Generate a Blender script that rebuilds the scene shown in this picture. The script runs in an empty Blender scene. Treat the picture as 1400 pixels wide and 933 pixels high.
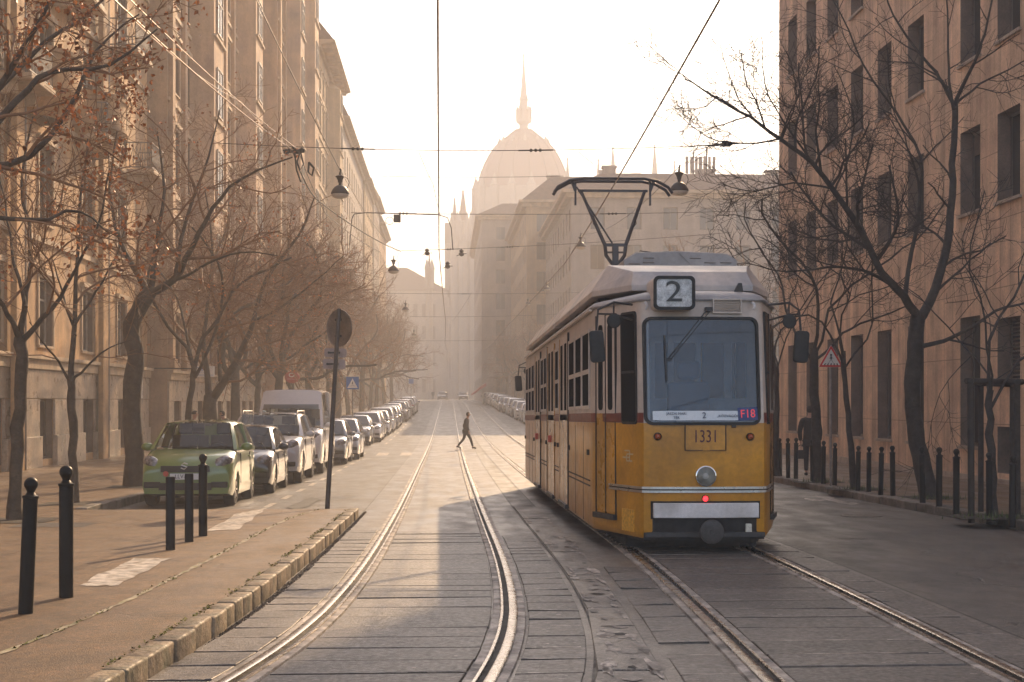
import bpy, bmesh, math, random
from mathutils import Vector, Matrix, Quaternion
R = math.radians
scene = bpy.context.scene
COL = scene.collection
F, CX, HY, CAMH, PSI = 2000.0, 700.0, 549.0, 2.0, 0.0454
random.seed(7)

# ------------------------------------------------------------------ street profile (metres along the street -> ground height)
PROF = [(-200, .55), (0, .55), (8.4, .38), (18.3, .2), (24, .08), (32, 0), (45, -.08), (60, -.14), (80, -.1), (100, .2), (120, .55),
        (160, 1.35), (200, 1.85), (280, 2.35), (450, 2.6), (3000, 2.6)]
def _gz(t):
    for (a, za), (b, zb) in zip(PROF, PROF[1:]):
        if t <= b:
            k = (t - a) / (b - a); k = max(0, min(1, k))
            return za + (zb - za) * k
    return PROF[-1][1]
def _gsm(t):                                   # smoothed at whole metres
    w = 5 if t < 60 else 12
    return sum(_gz(t + d * w / 4) for d in range(-4, 5)) / 9
_GC = {}
def gz(t):
    i = math.floor(t)
    for j in (i, i + 1):
        if j not in _GC: _GC[j] = _gsm(j)
    return _GC[i] + (_GC[i + 1] - _GC[i]) * (t - i)
def cam2w(X, Z): return (X * math.cos(PSI) + Z * math.sin(PSI), -X * math.sin(PSI) + Z * math.cos(PSI))
def G(px, py, h=0.0):
    u = (px - CX) / F; Z = 30.0
    for _ in range(40):
        s, t = cam2w(u * Z, Z)
        Z = .5 * Z + .5 * max(3, min(600, (CAMH - gz(t) - h) * F / (py - HY)))
    s, t = cam2w(u * Z, Z)
    return Vector((s, t, gz(t) + h))
def P(px, py, Z):
    s, t = cam2w((px - CX) / F * Z, Z)
    return Vector((s, t, CAMH + (HY - py) / F * Z))

# ------------------------------------------------------------------ mesh builder
class MB:
    def __init__(self): self.v = []; self.f = []; self.m = []; self.T = None; self.mi = 0
    def pt(self, p):
        p = Vector(p)
        if self.T is not None: p = self.T @ p
        self.v.append(p); return len(self.v) - 1
    def face(self, ids, mi=None): self.f.append(tuple(ids)); self.m.append(self.mi if mi is None else mi)
    def poly(self, pts, mi=None): self.face([self.pt(p) for p in pts], mi)
    def box(self, x0, x1, y0, y1, z0, z1, mi=None):
        i = [self.pt((x, y, z)) for z in (z0, z1) for y in (y0, y1) for x in (x0, x1)]
        for q in ((0, 2, 3, 1), (4, 5, 7, 6), (0, 1, 5, 4), (2, 6, 7, 3), (0, 4, 6, 2), (1, 3, 7, 5)): self.face([i[k] for k in q], mi)
    def bar(self, a, b, w, h, mi=None):        # square bar between two points
        a = Vector(a); b = Vector(b); d = (b - a).normalized()
        up = Vector((0, 0, 1)) if abs(d.z) < .95 else Vector((0, 1, 0))
        x = d.cross(up).normalized() * w / 2; y = x.cross(d).normalized() * h / 2
        i = [self.pt(p + q) for p in (a, b) for q in (-x - y, x - y, x + y, -x + y)]
        for q in ((3, 2, 1, 0), (4, 5, 6, 7), (0, 1, 5, 4), (1, 2, 6, 5), (2, 3, 7, 6), (3, 0, 4, 7)): self.face([i[k] for k in q], mi)
    def tube(self, pts, rad, n=6, mi=None, cap=True):
        pts = [Vector(p) for p in pts]
        if not hasattr(rad, '__len__'): rad = [rad] * len(pts)
        prev = None; ref = None
        for k, p in enumerate(pts):
            d = (pts[min(k + 1, len(pts) - 1)] - pts[max(k - 1, 0)])
            if d.length < 1e-9: d = Vector((0, 0, 1))
            d.normalize()
            if ref is None:
                ref = d.orthogonal().normalized()
            else:
                ref = ref - d * ref.dot(d)
                ref = ref.normalized() if ref.length > 1e-6 else d.orthogonal().normalized()
            b = d.cross(ref)
            ring = [self.pt(p + (ref * math.cos(2 * math.pi * j / n) + b * math.sin(2 * math.pi * j / n)) * rad[k]) for j in range(n)]
            if prev: 
                for j in range(n): self.face((prev[j], prev[(j + 1) % n], ring[(j + 1) % n], ring[j]), mi)
            elif cap: self.face(ring[::-1], mi)
            prev = ring
        if cap: self.face(prev, mi)
    def lathe(self, prof, c=(0, 0, 0), n=16, axis='z', mi=None):  # prof: (r, h) list
        c = Vector(c); prev = None
        for r, h in prof:
            if r < 1e-6: ring = [self.pt(c + self._ax(0, 0, h, axis))]
            else: ring = [self.pt(c + self._ax(r * math.cos(2 * math.pi * j / n), r * math.sin(2 * math.pi * j / n), h, axis)) for j in range(n)]
            if prev:
                if len(prev) == 1 and len(ring) > 1:
                    for j in range(n): self.face((prev[0], ring[(j + 1) % n], ring[j]), mi)
                elif len(ring) == 1 and len(prev) > 1:
                    for j in range(n): self.face((prev[j], prev[(j + 1) % n], ring[0]), mi)
                elif len(ring) > 1:
                    for j in range(n): self.face((prev[j], prev[(j + 1) % n], ring[(j + 1) % n], ring[j]), mi)
            prev = ring
    @staticmethod
    def _ax(a, b, h, axis): return Vector((a, b, h)) if axis == 'z' else (Vector((a, h, b)) if axis == 'y' else Vector((h, a, b)))
    def prism(self, poly, d0, d1, axis='y', mi=None):   # poly (a,b) extruded along the axis
        n = len(poly)
        def q(a, b, d): return (a, d, b) if axis == 'y' else ((d, a, b) if axis == 'x' else (a, b, d))
        A = [self.pt(q(a, b, d0)) for a, b in poly]; B = [self.pt(q(a, b, d1)) for a, b in poly]
        self.face(A, mi); self.face(B[::-1], mi)
        for k in range(n): self.face((A[k], B[k], B[(k + 1) % n], A[(k + 1) % n]), mi)
    def ring(self, outer, inner, d0, d1, axis='y', mi=None):  # frame between two outlines of equal count
        n = len(outer)
        def q(a, b, d): return (a, d, b) if axis == 'y' else ((d, a, b) if axis == 'x' else (a, b, d))
        O0 = [self.pt(q(a, b, d0)) for a, b in outer]; I0 = [self.pt(q(a, b, d0)) for a, b in inner]
        O1 = [self.pt(q(a, b, d1)) for a, b in outer]; I1 = [self.pt(q(a, b, d1)) for a, b in inner]
        for k in range(n):
            j = (k + 1) % n
            self.face((O0[k], O0[j], I0[j], I0[k]), mi); self.face((O1[j], O1[k], I1[k], I1[j]), mi)
            self.face((O0[j], O0[k], O1[k], O1[j]), mi); self.face((I0[k], I0[j], I1[j], I1[k]), mi)
    def loft(self, rings, closed=True, mi=None, cap=False):
        prev = None
        ids = [[self.pt(p) for p in r] for r in rings]
        n = len(ids[0])
        for a, b in zip(ids, ids[1:]):
            for j in range(n if closed else n - 1): self.face((a[j], a[(j + 1) % n], b[(j + 1) % n], b[j]), mi)
        if cap: self.face(ids[0][::-1], mi); self.face(ids[-1], mi)
        return ids
    def mesh(self, name, mats, smooth=None, bevel=0, seg=2, fix=True):
        me = bpy.data.meshes.new(name)
        me.from_pydata(self.v, [], self.f)
        if not isinstance(mats, (list, tuple)): mats = [mats]
        for m in mats: me.materials.append(m)
        if len(mats) > 1: me.polygons.foreach_set('material_index', self.m)
        if fix or bevel:
            bm = bmesh.new(); bm.from_mesh(me)
            if bevel:
                bmesh.ops.remove_doubles(bm, verts=bm.verts, dist=1e-5)
                bmesh.ops.recalc_face_normals(bm, faces=bm.faces)
                es = [e for e in bm.edges if len(e.link_faces) == 2 and e.calc_face_angle(0) > .6]
                bmesh.ops.bevel(bm, geom=es, offset=bevel, segments=seg, affect='EDGES', clamp_overlap=True, profile=.5)
            else: bmesh.ops.recalc_face_normals(bm, faces=bm.faces)
            bm.to_mesh(me); bm.free()
        if smooth:
            me.polygons.foreach_set('use_smooth', [True] * len(me.polygons))
            me.set_sharp_from_angle(angle=R(smooth))
        me.update(); return me
    def build(self, name, mats, parent=None, loc=None, **k):
        return link(name, self.mesh(name, mats, **k), parent, loc)

def link(name, data, parent=None, loc=None):
    o = bpy.data.objects.new(name, data); COL.objects.link(o)
    if parent is not None: o.parent = parent
    if loc is not None: o.location = loc
    return o
def tag(o, label=None, cat=None, group=None, kind=None):
    if label: o['label'] = label
    if cat: o['category'] = cat
    if group: o['group'] = group
    if kind: o['kind'] = kind
    return o
def thing(name, label, cat, loc=(0, 0, 0), rz=0, group=None):
    o = link(name, None, None, loc); o.rotation_euler = (0, 0, rz); o.empty_display_size = .3
    return tag(o, label, cat, group)
def dup(root, loc, rz=None, label=None, group=None, scale=None):
    def cp(o, par):
        c = o.copy(); COL.objects.link(c)
        if par is not None: c.parent = par
        for ch in o.children: cp(ch, c)
        return c
    c = cp(root, None); c.location = loc
    if rz is not None: c.rotation_euler = (c.rotation_euler[0], c.rotation_euler[1], rz)
    if scale is not None: c.scale = scale if hasattr(scale, '__len__') else (scale,) * 3
    if label: c['label'] = label
    if group: c['group'] = group
    return c
def rrect(a0, a1, b0, b1, r, n=5):
    out = []
    for cx, cy, st in ((a1 - r, b1 - r, 0), (a0 + r, b1 - r, 90), (a0 + r, b0 + r, 180), (a1 - r, b0 + r, 270)):
        for k in range(n + 1):
            an = R(st + 90 * k / n); out.append((cx + r * math.cos(an), cy + r * math.sin(an)))
    return out
ORD = ['first', 'second', 'third', 'fourth', 'fifth', 'sixth', 'seventh', 'eighth', 'ninth', 'tenth', 'eleventh', 'twelfth', 'thirteenth', 'fourteenth', 'fifteenth', 'sixteenth', 'seventeenth', 'eighteenth']
def text_obj(body, size, mat, parent=None, name='lettering', T=None, ext=.002, sx=1.0):
    cu = bpy.data.curves.new('lettering', 'FONT'); cu.body = body; cu.size = size; cu.align_x = 'CENTER'; cu.align_y = 'CENTER'; cu.extrude = ext; cu.resolution_u = 3
    ob = bpy.data.objects.new('lettering', cu); COL.objects.link(ob)
    dg = bpy.context.evaluated_depsgraph_get(); me = bpy.data.meshes.new_from_object(ob.evaluated_get(dg))
    bpy.data.objects.remove(ob); bpy.data.curves.remove(cu)
    M_ = Matrix.Rotation(R(90), 4, 'X') @ Matrix.Diagonal((sx, 1, 1, 1))       # stand it up, facing -y
    me.transform((T or Matrix()) @ M_); me.materials.clear(); me.materials.append(mat)
    return link(name, me, parent)

# ------------------------------------------------------------------ materials
MATS = {}
def mat(name, col, rough=.6, metal=0, var=.2, scale=4, bump=0, bscale=30, spec=.5, coat=0, streak=0, dirt=None, emit=None, island=0, ior=None, trans=0, coatrough=.05):
    if name in MATS: return MATS[name]
    m = bpy.data.materials.new(name); m.use_nodes = True; MATS[name] = m
    nt = m.node_tree; N = nt.nodes; L = nt.links; b = N['Principled BSDF']
    b.inputs['Roughness'].default_value = rough; b.inputs['Metallic'].default_value = metal
    b.inputs['Specular IOR Level'].default_value = spec
    if ior: b.inputs['IOR'].default_value = ior
    b.inputs['Coat Weight'].default_value = coat; b.inputs['Coat Roughness'].default_value = coatrough
    if trans: b.inputs['Transmission Weight'].default_value = trans
    tc = N.new('ShaderNodeTexCoord')
    def noise(sc, det=4, mp=None):
        n = N.new('ShaderNodeTexNoise'); n.inputs['Scale'].default_value = sc; n.inputs['Detail'].default_value = det
        if mp:
            q = N.new('ShaderNodeMapping'); q.inputs['Scale'].default_value = mp; L.new(tc.outputs['Object'], q.inputs[0]); L.new(q.outputs[0], n.inputs['Vector'])
        else: L.new(tc.outputs['Object'], n.inputs['Vector'])
        return n
    def ramp(fac, a, c, lo=.35, hi=.65):
        r = N.new('ShaderNodeMapRange'); r.inputs['From Min'].default_value = lo; r.inputs['From Max'].default_value = hi
        r.inputs['To Min'].default_value = a; r.inputs['To Max'].default_value = c; L.new(fac, r.inputs['Value']); return r.outputs[0]
    def mul(colsock, fac):
        x = N.new('ShaderNodeVectorMath'); x.operation = 'SCALE'; L.new(colsock, x.inputs[0]); L.new(fac, x.inputs['Scale']); return x.outputs[0]
    base = N.new('ShaderNodeRGB'); base.outputs[0].default_value = (*col, 1); c = base.outputs[0]
    if dirt:
        mx = N.new('ShaderNodeMix'); mx.data_type = 'RGBA'; L.new(ramp(noise(scale * .7, 6).outputs[0], 0, 1, .45, .7), mx.inputs[0]); L.new(c, mx.inputs[6]); mx.inputs[7].default_value = (*dirt, 1); c = mx.outputs[2]
    if var:
        c = mul(c, ramp(noise(scale, 5).outputs[0], 1 - var, 1 + var))
        c = mul(c, ramp(noise(scale * 9, 3).outputs[0], 1 - var * .6, 1 + var * .6))
    if streak: c = mul(c, ramp(noise(1.0, 5, (2.2, 2.2, .16)).outputs[0], 1 - streak, 1 + streak * .5))
    if island:
        g = N.new('ShaderNodeNewGeometry'); c = mul(c, ramp(g.outputs['Random Per Island'], 1 - island, 1 + island, 0, 1))
    L.new(c, b.inputs['Base Color'])
    if var: L.new(ramp(noise(scale * 2.3, 4).outputs[0], max(0.02, rough - var * .4), min(1, rough + var * .4)), b.inputs['Roughness'])
    if bump:
        bp = N.new('ShaderNodeBump'); bp.inputs['Strength'].default_value = 1; bp.inputs['Distance'].default_value = bump
        L.new(noise(bscale, 5).outputs[0], bp.inputs['Height']); L.new(bp.outputs[0], b.inputs['Normal'])
    if emit: b.inputs['Emission Color'].default_value = (*emit[0], 1); b.inputs['Emission Strength'].default_value = emit[1]
    return m
def thin_glass(name, tint, ior=1.5, rough=.02):
    m = bpy.data.materials.new(name); m.use_nodes = True; nt = m.node_tree; N = nt.nodes; L = nt.links; N.remove(N['Principled BSDF'])
    tr = N.new('ShaderNodeBsdfTransparent'); tr.inputs[0].default_value = (*tint, 1); gl = N.new('ShaderNodeBsdfGlossy'); gl.inputs['Roughness'].default_value = rough
    fr = N.new('ShaderNodeFresnel'); fr.inputs[0].default_value = ior; mx = N.new('ShaderNodeMixShader'); L.new(fr.outputs[0], mx.inputs[0]); L.new(tr.outputs[0], mx.inputs[1]); L.new(gl.outputs[0], mx.inputs[2]); L.new(mx.outputs[0], N['Material Output'].inputs[0]); MATS[name] = m; return m
iron = mat('bollard_paint', (.009, .008, .008), .45, 0, .25, 9, .0012, 45, spec=.2)
steel = mat('galvanised_steel', (.32, .3, .28), .45, .6, .2, 6)
darkmetal = mat('dark_metal', (.03, .028, .028), .5, .3, .3, 6)
wire_m = mat('wire', (.05, .035, .028), .45, .6, .1)
copper = mat('copper_wire', (.13, .07, .045), .4, .8, .1)
rubber = mat('rubber', (.014, .014, .014), .7, 0, .2, 8)
glass = mat('dark_glass', (.018, .02, .022), .06, 0, 0, spec=.6)
glass_car = mat('car_glass', (.02, .023, .025), .04, 0, 0, spec=.7, ior=1.6)
chrome = mat('chrome', (.7, .69, .66), .12, 1, 0)
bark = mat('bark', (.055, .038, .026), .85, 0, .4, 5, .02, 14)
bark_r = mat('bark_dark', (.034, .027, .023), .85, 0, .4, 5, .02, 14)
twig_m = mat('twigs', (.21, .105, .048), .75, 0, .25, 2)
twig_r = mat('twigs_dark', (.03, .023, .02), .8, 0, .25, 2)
leaf_m = mat('dry_leaves', (.36, .115, .025), .6, 0, .5, 3, island=.5)
white_paint = mat('white_paint', (.5, .45, .38), .65, 0, .35, 11, .004, 60, dirt=(.16, .115, .07))
# ------------------------------------------------------------------ ground, road, pavements, tracks
def lerp_tab(tab, t):
    if t <= tab[0][0]: return tab[0][1]
    for (a, x), (b, y) in zip(tab, tab[1:]):
        if t <= b:
            k = (t - a) / (b - a); k = k * k * (3 - 2 * k) if False else k
            return x + (y - x) * k
    return tab[-1][1]
def smooth_tab(tab, w=2.0):
    return lambda t: sum(lerp_tab(tab, t + d * w / 3) for d in range(-3, 4)) / 7
def trange(t0, t1):
    out = [t0]; t = t0
    while True:
        t = math.floor(t + 1e-6) + 1.0 if out[-1] >= 40 or True else 0
        if t < 12 and False: pass
        if t >= t1: break
        out.append(t)
    out.append(t1); return out
def strip(mb, fl, fr, t0, t1, dz, mi=None, fine=False):
    ts = trange(t0, t1)
    if fine: ts = [x for a, b in zip(ts, ts[1:]) for x in (a, (a + b) / 2)] + [ts[-1]]
    prev = None
    for t in ts:
        a = mb.pt((fl(t) if callable(fl) else fl, t, gz(t) + dz)); b = mb.pt((fr(t) if callable(fr) else fr, t, gz(t) + dz))
        if prev: mb.face((prev[0], prev[1], b, a), mi)
        prev = (a, b)
def slab(mb, fl, fr, t0, t1, h, depth=.25):            # raised pavement with side faces
    ts = trange(t0, t1); prev = None
    for t in ts:
        l = fl(t) if callable(fl) else fl; r = fr(t) if callable(fr) else fr; z = gz(t)
        q = [mb.pt((l, t, z + h)), mb.pt((r, t, z + h)), mb.pt((r, t, z - depth)), mb.pt((l, t, z - depth))]
        if prev:
            for k in range(4): mb.face((prev[k], prev[(k + 1) % 4], q[(k + 1) % 4], q[k]))
        else: mb.face(q)
        prev = q
    mb.face(prev[::-1])

def ground_mat(name, c1, c2, crack=.6, rough=.62, bump=.006, patch=.25, spec=.5, stretch=(1, .35, 1)):
    m = bpy.data.materials.new(name); m.use_nodes = True; nt = m.node_tree; N = nt.nodes; L = nt.links; b = N['Principled BSDF']
    tc = N.new('ShaderNodeTexCoord')
    def nz(sc, det=5, mp=None, rg=.55):
        n = N.new('ShaderNodeTexNoise'); n.inputs['Scale'].default_value = sc; n.inputs['Detail'].default_value = det; n.inputs['Roughness'].default_value = rg
        if mp:
            q = N.new('ShaderNodeMapping'); q.inputs['Scale'].default_value = mp; L.new(tc.outputs['Object'], q.inputs[0]); L.new(q.outputs[0], n.inputs['Vector'])
        else: L.new(tc.outputs['Object'], n.inputs['Vector'])
        return n.outputs[0]
    def rg(f, a, c, lo=.35, hi=.65):
        r = N.new('ShaderNodeMapRange'); r.inputs['From Min'].default_value = lo; r.inputs['From Max'].default_value = hi; r.inputs['To Min'].default_value = a; r.inputs['To Max'].default_value = c; L.new(f, r.inputs['Value']); return r.outputs[0]
    mx = N.new('ShaderNodeMix'); mx.data_type = 'RGBA'; L.new(rg(nz(.45, 6, stretch), 0, 1), mx.inputs[0]); mx.inputs[6].default_value = (*c1, 1); mx.inputs[7].default_value = (*c2, 1)
    c = mx.outputs[2]
    def mul(f):
        nonlocal c
        x = N.new('ShaderNodeVectorMath'); x.operation = 'SCALE'; L.new(c, x.inputs[0]); L.new(f, x.inputs['Scale']); c = x.outputs[0]
    mul(rg(nz(3.0, 6), 1 - patch, 1 + patch)); mul(rg(nz(16, 4, None, .7), .68, 1.3)); mul(rg(nz(55, 3), .6, 1.4)); mul(rg(nz(260, 1), .75, 1.25))
    # cracks: thin dark lines at warped voronoi borders
    vo = N.new('ShaderNodeTexVoronoi'); vo.feature = 'DISTANCE_TO_EDGE'; vo.inputs['Scale'].default_value = .33
    wv = N.new('ShaderNodeTexNoise'); wv.inputs['Scale'].default_value = 1.6; wv.inputs['Detail'].default_value = 6; L.new(tc.outputs['Object'], wv.inputs['Vector'])
    ad = N.new('ShaderNodeVectorMath'); ad.operation = 'MULTIPLY_ADD'; L.new(wv.outputs['Color'], ad.inputs[0]); ad.inputs[1].default_value = (1.1, 1.1, 0); L.new(tc.outputs['Object'], ad.inputs[2]); L.new(ad.outputs[0], vo.inputs['Vector'])
    ck = rg(vo.outputs['Distance'], 1 - crack, 1, .0, .011); mul(ck)
    L.new(c, b.inputs['Base Color']); b.inputs['Specular IOR Level'].default_value = spec
    L.new(rg(nz(2.2, 6, stretch), rough - .14, rough + .12), b.inputs['Roughness'])
    bp = N.new('ShaderNodeBump'); bp.inputs['Distance'].default_value = bump; h = N.new('ShaderNodeMath'); h.operation = 'MULTIPLY_ADD'; L.new(nz(90, 3), h.inputs[0]); h.inputs[1].default_value = .6; L.new(ck, h.inputs[2])
    L.new(h.outputs[0], bp.inputs['Height']); L.new(bp.outputs[0], b.inputs['Normal'])
    return m
m_road = ground_mat('asphalt_road', (.052, .043, .036), (.084, .07, .058), rough=.54, bump=.011)
m_walk = ground_mat('asphalt_pavement', (.105, .058, .025), (.148, .086, .038), rough=.62, crack=.35, bump=.009)
m_track = ground_mat('track_concrete', (.1, .086, .072), (.145, .124, .104), rough=.5, crack=.5)
m_far = ground_mat('far_ground', (.12, .1, .085), (.15, .13, .11))
m_slab = mat('track_slabs', (.105, .09, .076), .52, 0, .26, 13, .006, 60, island=.24, dirt=(.075, .065, .058))
m_kerb = mat('kerb_stone', (.2, .145, .09), .7, 0, .35, 6, .012, 22, island=.2, dirt=(.09, .08, .045))
m_kerb2 = mat('kerb_concrete', (.17, .145, .12), .7, 0, .3, 3, .006, 30, dirt=(.08, .075, .06))
m_rail = mat('rail_steel', (.46, .42, .375), .27, 1, .06, 3)
m_groove = mat('rail_groove', (.012, .011, .01), .8)
m_mortar = mat('rail_edge_concrete', (.36, .31, .26), .65, 0, .4, 5, .006, 40, dirt=(.09, .08, .07))
m_tar = mat('tar_seam', (.018, .016, .015), .7, 0, .3)

ZA, ZB = -40.0, 460.0
mb = MB(); xs = (-330, -60, -20, 0, 20, 60, 330)
rows = [-100] + [float(t) for t in range(-40, 461, 4)] + [760]
ids = [[mb.pt((x, t, gz(t) - .3)) for x in xs] for t in rows]
for a, b in zip(ids, ids[1:]):
    for k in range(len(xs) - 1): mb.face((a[k], a[k + 1], b[k + 1], b[k]))
tag(mb.build('ground', m_far), kind='structure')
mb = MB(); strip(mb, lambda t: -13.0, lambda t: 15.5 if t < 56 or t > 100 else 15.5, ZA, ZB, 0); tag(mb.build('road', m_road), kind='structure')
mb = MB(); mb.poly([(15.4, 57, -.08), (120, 57, -.08), (120, 128, .5), (15.4, 128, .5)]); tag(mb.build('square', m_far), kind='structure')

SL, SR = -6.15, 8.25
mb = MB(); slab(mb, -14.5, SL, ZA, 300, .14); tag(mb.build('pavement_left', m_walk), kind='structure')
mb = MB(); slab(mb, SR + .32, 13.2, ZA, 57.0, .14); tag(mb.build('pavement_right', m_walk), kind='structure')
mb = MB(); slab(mb, 8.3, 14.5, 118, 300, .14); tag(mb.build('pavement_far', m_walk), kind='structure')
# right kerb: long stones
mb = MB(); t = -6.0
while t < 57:
    L_ = random.uniform(.9, 1.15); z = gz(t + .5)
    dz = random.uniform(-.008, .008); ds = random.uniform(-.012, .012)
    mb.T = Matrix.Translation((0, t, gz(t))) @ Matrix.Rotation(math.atan(gz(t + 1) - gz(t)), 4, 'X')
    mb.box(SR + ds, SR + .315, 0.004, L_ - .006, -.2, .145 + dz); t += L_
mb.T = None; tag(mb.build('kerb_right', m_kerb2, bevel=.018), kind='structure')
mb = MB(); t = 24.6
while t < 120:
    L_ = random.uniform(.9, 1.1); mb.T = Matrix.Translation((0, t, gz(t)))
    mb.box(SL + .003, SL + .2, .004, L_ - .006, -.2, .146); t += L_
mb.T = None; tag(mb.build('kerb_left', m_kerb2, bevel=.015), kind='structure')

# near-left raised platform behind the old kerb stones
kerb_s = smooth_tab([(3, -2.25), (5, -1.98), (7.8, -1.74), (10.4, -1.6), (13, -1.52), (17, -1.47), (24, -1.43), (40, -1.43)], 1.6)
TE = 24.2
mb = MB(); slab(mb, SL + .004, lambda t: kerb_s(t) - .14, ZA, TE, .137); tag(mb.build('platform', m_walk), kind='structure')
mb = MB(); t = 3.0
while t < TE - .1:
    L_ = random.uniform(.34, .64); a = kerb_s(t); b = kerb_s(t + L_)
    mb.T = Matrix.Translation((a, t, gz(t))) @ Matrix.Rotation(-math.atan2(b - a, L_), 4, 'Z') @ Matrix.Rotation(random.uniform(-.012, .012), 4, 'Y') @ Matrix.Rotation(random.uniform(-.006, .006) - .018, 4, 'X')
    w = random.uniform(-.008, .01); mb.box(-.15, w, .003, L_ - .003, -.2, .152 + random.uniform(-.006, .006)); t += L_
mb.T = None
ko = mb.mesh('kerb_platform', m_kerb, bevel=.017, seg=2, smooth=50)
tag(link('kerb_platform', ko), kind='structure')

# ---- tram tracks
tr1 = smooth_tab([(-30, -14), (0, -2.6), (4, -1.35), (7, -.62), (8.4, -.37), (10.4, -.24), (12.6, -.16), (15, -.11), (22, -.1), (45, -.1), (75, -.03), (110, .05), (185, .25), (300, .3)], 3)
tr2 = smooth_tab([(-30, -1.0), (0, 2.2), (5, 2.43), (8.4, 2.58), (13, 2.81), (18.3, 2.95), (30, 2.99), (45, 2.98), (76, 2.95), (110, 3.0), (185, 3.2), (300, 3.2)], 3)
def off(f, d):
    def g(t):
        h = .25; a = (f(t + h) - f(t - h)) / (2 * h); return f(t) + d * math.sqrt(1 + a * a)
    return g
TF = 300
for nm, f in (('track_bed_one', tr1), ('track_bed_two', tr2)):
    mb = MB(); strip(mb, off(f, -1.32), off(f, 1.32), -10, TF, .004, fine=True); tag(mb.build(nm, m_track), kind='structure')
def sweep(mb, f, prof, t0, t1, mi=None):            # prof: (offset, height) open profile
    ts = []; t = t0
    while t < t1: ts.append(t); t += .25 if t < 26 else (1 if t < 80 else 4)
    prev = None
    for t in ts:
        r = [mb.pt((off(f, a)(t), t, gz(t) + h)) for a, h in prof]
        if prev:
            for k in range(len(r) - 1): mb.face((prev[k], prev[k + 1], r[k + 1], r[k]), mi)
        prev = r
mbr, mbg, mbm, mbt = MB(), MB(), MB(), MB()
for f in (tr1, tr2):
    for sgn in (-1, 1):
        g = sgn * .7175
        def q(a): return g + sgn * a                    # a>0 points outward from the running edge
        sweep(mbr, f, [(q(-.0), .012), (q(0), .034), (q(.012), .038), (q(.055), .038), (q(.066), .034), (q(.066), .008)], 1.5, TF)
        sweep(mbr, f, [(q(-.044), .012), (q(-.046), .03), (q(-.066), .03), (q(-.07), .008)], 1.5, TF)
        sweep(mbg, f, [(q(-.05), .014), (q(.004), .014)], 1.5, TF)
        sweep(mbm, f, [(q(.066), .02), (q(.075), .024), (q(.125), .022), (q(.13), .006)], 1.5, 70)
        sweep(mbm, f, [(q(-.07), .02), (q(-.08), .024), (q(-.125), .022), (q(-.13), .006)], 1.5, 70)
        sweep(mbt, f, [(q(.605), .0085), (q(.618), .0085)], 1.5, 90)
tag(mbr.build('rails', m_rail, smooth=60), kind='structure'); tag(mbg.build('rail_grooves', m_groove), kind='structure')
tag(mbm.build('rail_edging', m_mortar, smooth=60), kind='structure'); tag(mbt.build('tar_seams', m_tar), kind='structure')
# slabs between and beside the rails, each a little out of level
def slabs(mb, f, d0, d1, t0, t1, L0, jit=.008, split=1, skip=.0):
    t = t0
    while t < t1:
        L_ = L0 * random.uniform(.8, 1.25) if L0 > 0 else .6
        edges = [d0 + (d1 - d0) * k / split for k in range(split + 1)]
        for a, b in zip(edges, edges[1:]):
            if random.random() < skip: continue
            h = [.014 + random.uniform(-jit, jit) * .7 for _ in range(4)]
            g = .012 + random.uniform(0, .012)
            P4 = [(off(f, a + g * .5)(t + g), t + g), (off(f, b - g * .5)(t + g), t + g), (off(f, b - g * .5)(t + L_ - g), t + L_ - g), (off(f, a + g * .5)(t + L_ - g), t + L_ - g)]
            top = [mb.pt((x, y, gz(y) + .004 + max(.004, hh))) for (x, y), hh in zip(P4, h)]
            bot = [mb.pt((x, y, gz(y) - .03)) for x, y in P4]
            mb.face(top)
            for k in range(4): mb.face((bot[k], bot[(k + 1) % 4], top[(k + 1) % 4], top[k]))
            V = [mb.v[i] for i in top]
            for _ in range(random.randint(2, 5)):      # worn pale chips and lifting slots
                u, v = random.uniform(.06, .94), random.uniform(.15, .85); c = V[0].lerp(V[1], u).lerp(V[3].lerp(V[2], u), v); w, h_ = random.uniform(.008, .026), random.uniform(.005, .012)
                JM.poly([(c.x - w, c.y - h_ * random.uniform(.4, 1), c.z + .003), (c.x + w, c.y - h_, c.z + .003), (c.x + w * random.uniform(.5, 1), c.y + h_, c.z + .003), (c.x - w, c.y + h_, c.z + .003)])
        if random.random() < .75:                    # crumbly pale mortar left in the joint
            w = random.uniform(.006, .014); n = 10; prev = None
            for k in range(n + 1):
                d = d0 + (d1 - d0) * k / n; x = off(f, d)(t); ww = w * random.uniform(.1, 1.3)
                a = JM.pt((x, t - ww, gz(t) + .0225)); b = JM.pt((x, t + ww, gz(t) + .0225))
                if prev and random.random() < .88: JM.face((prev[0], a, b, prev[1]))
                prev = (a, b)
        t += L_
JM = MB(); mb = MB()
slabs(mb, tr1, -.585, .585, 2.5, 20.5, .52, .009, 1); slabs(mb, tr1, -1.28, -.85, 2.5, 21, .5, .008, 1); slabs(mb, tr1, .86, 1.28, 2.5, 19.5, .46, .009, 1)
slabs(mb, tr2, -.585, .585, 2.5, 17.5, .55, .009, 1); slabs(mb, tr2, .86, 1.25, 2.5, 19, .8, .010, 1, .1); slabs(mb, tr2, -1.22, -.86, 2.5, 15, .7, .02, 1, .15)
tag(mb.build('track_slabs', m_slab, bevel=.004, seg=1), kind='structure'); tag(JM.build('joint_mortar', m_mortar), kind='structure')

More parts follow.
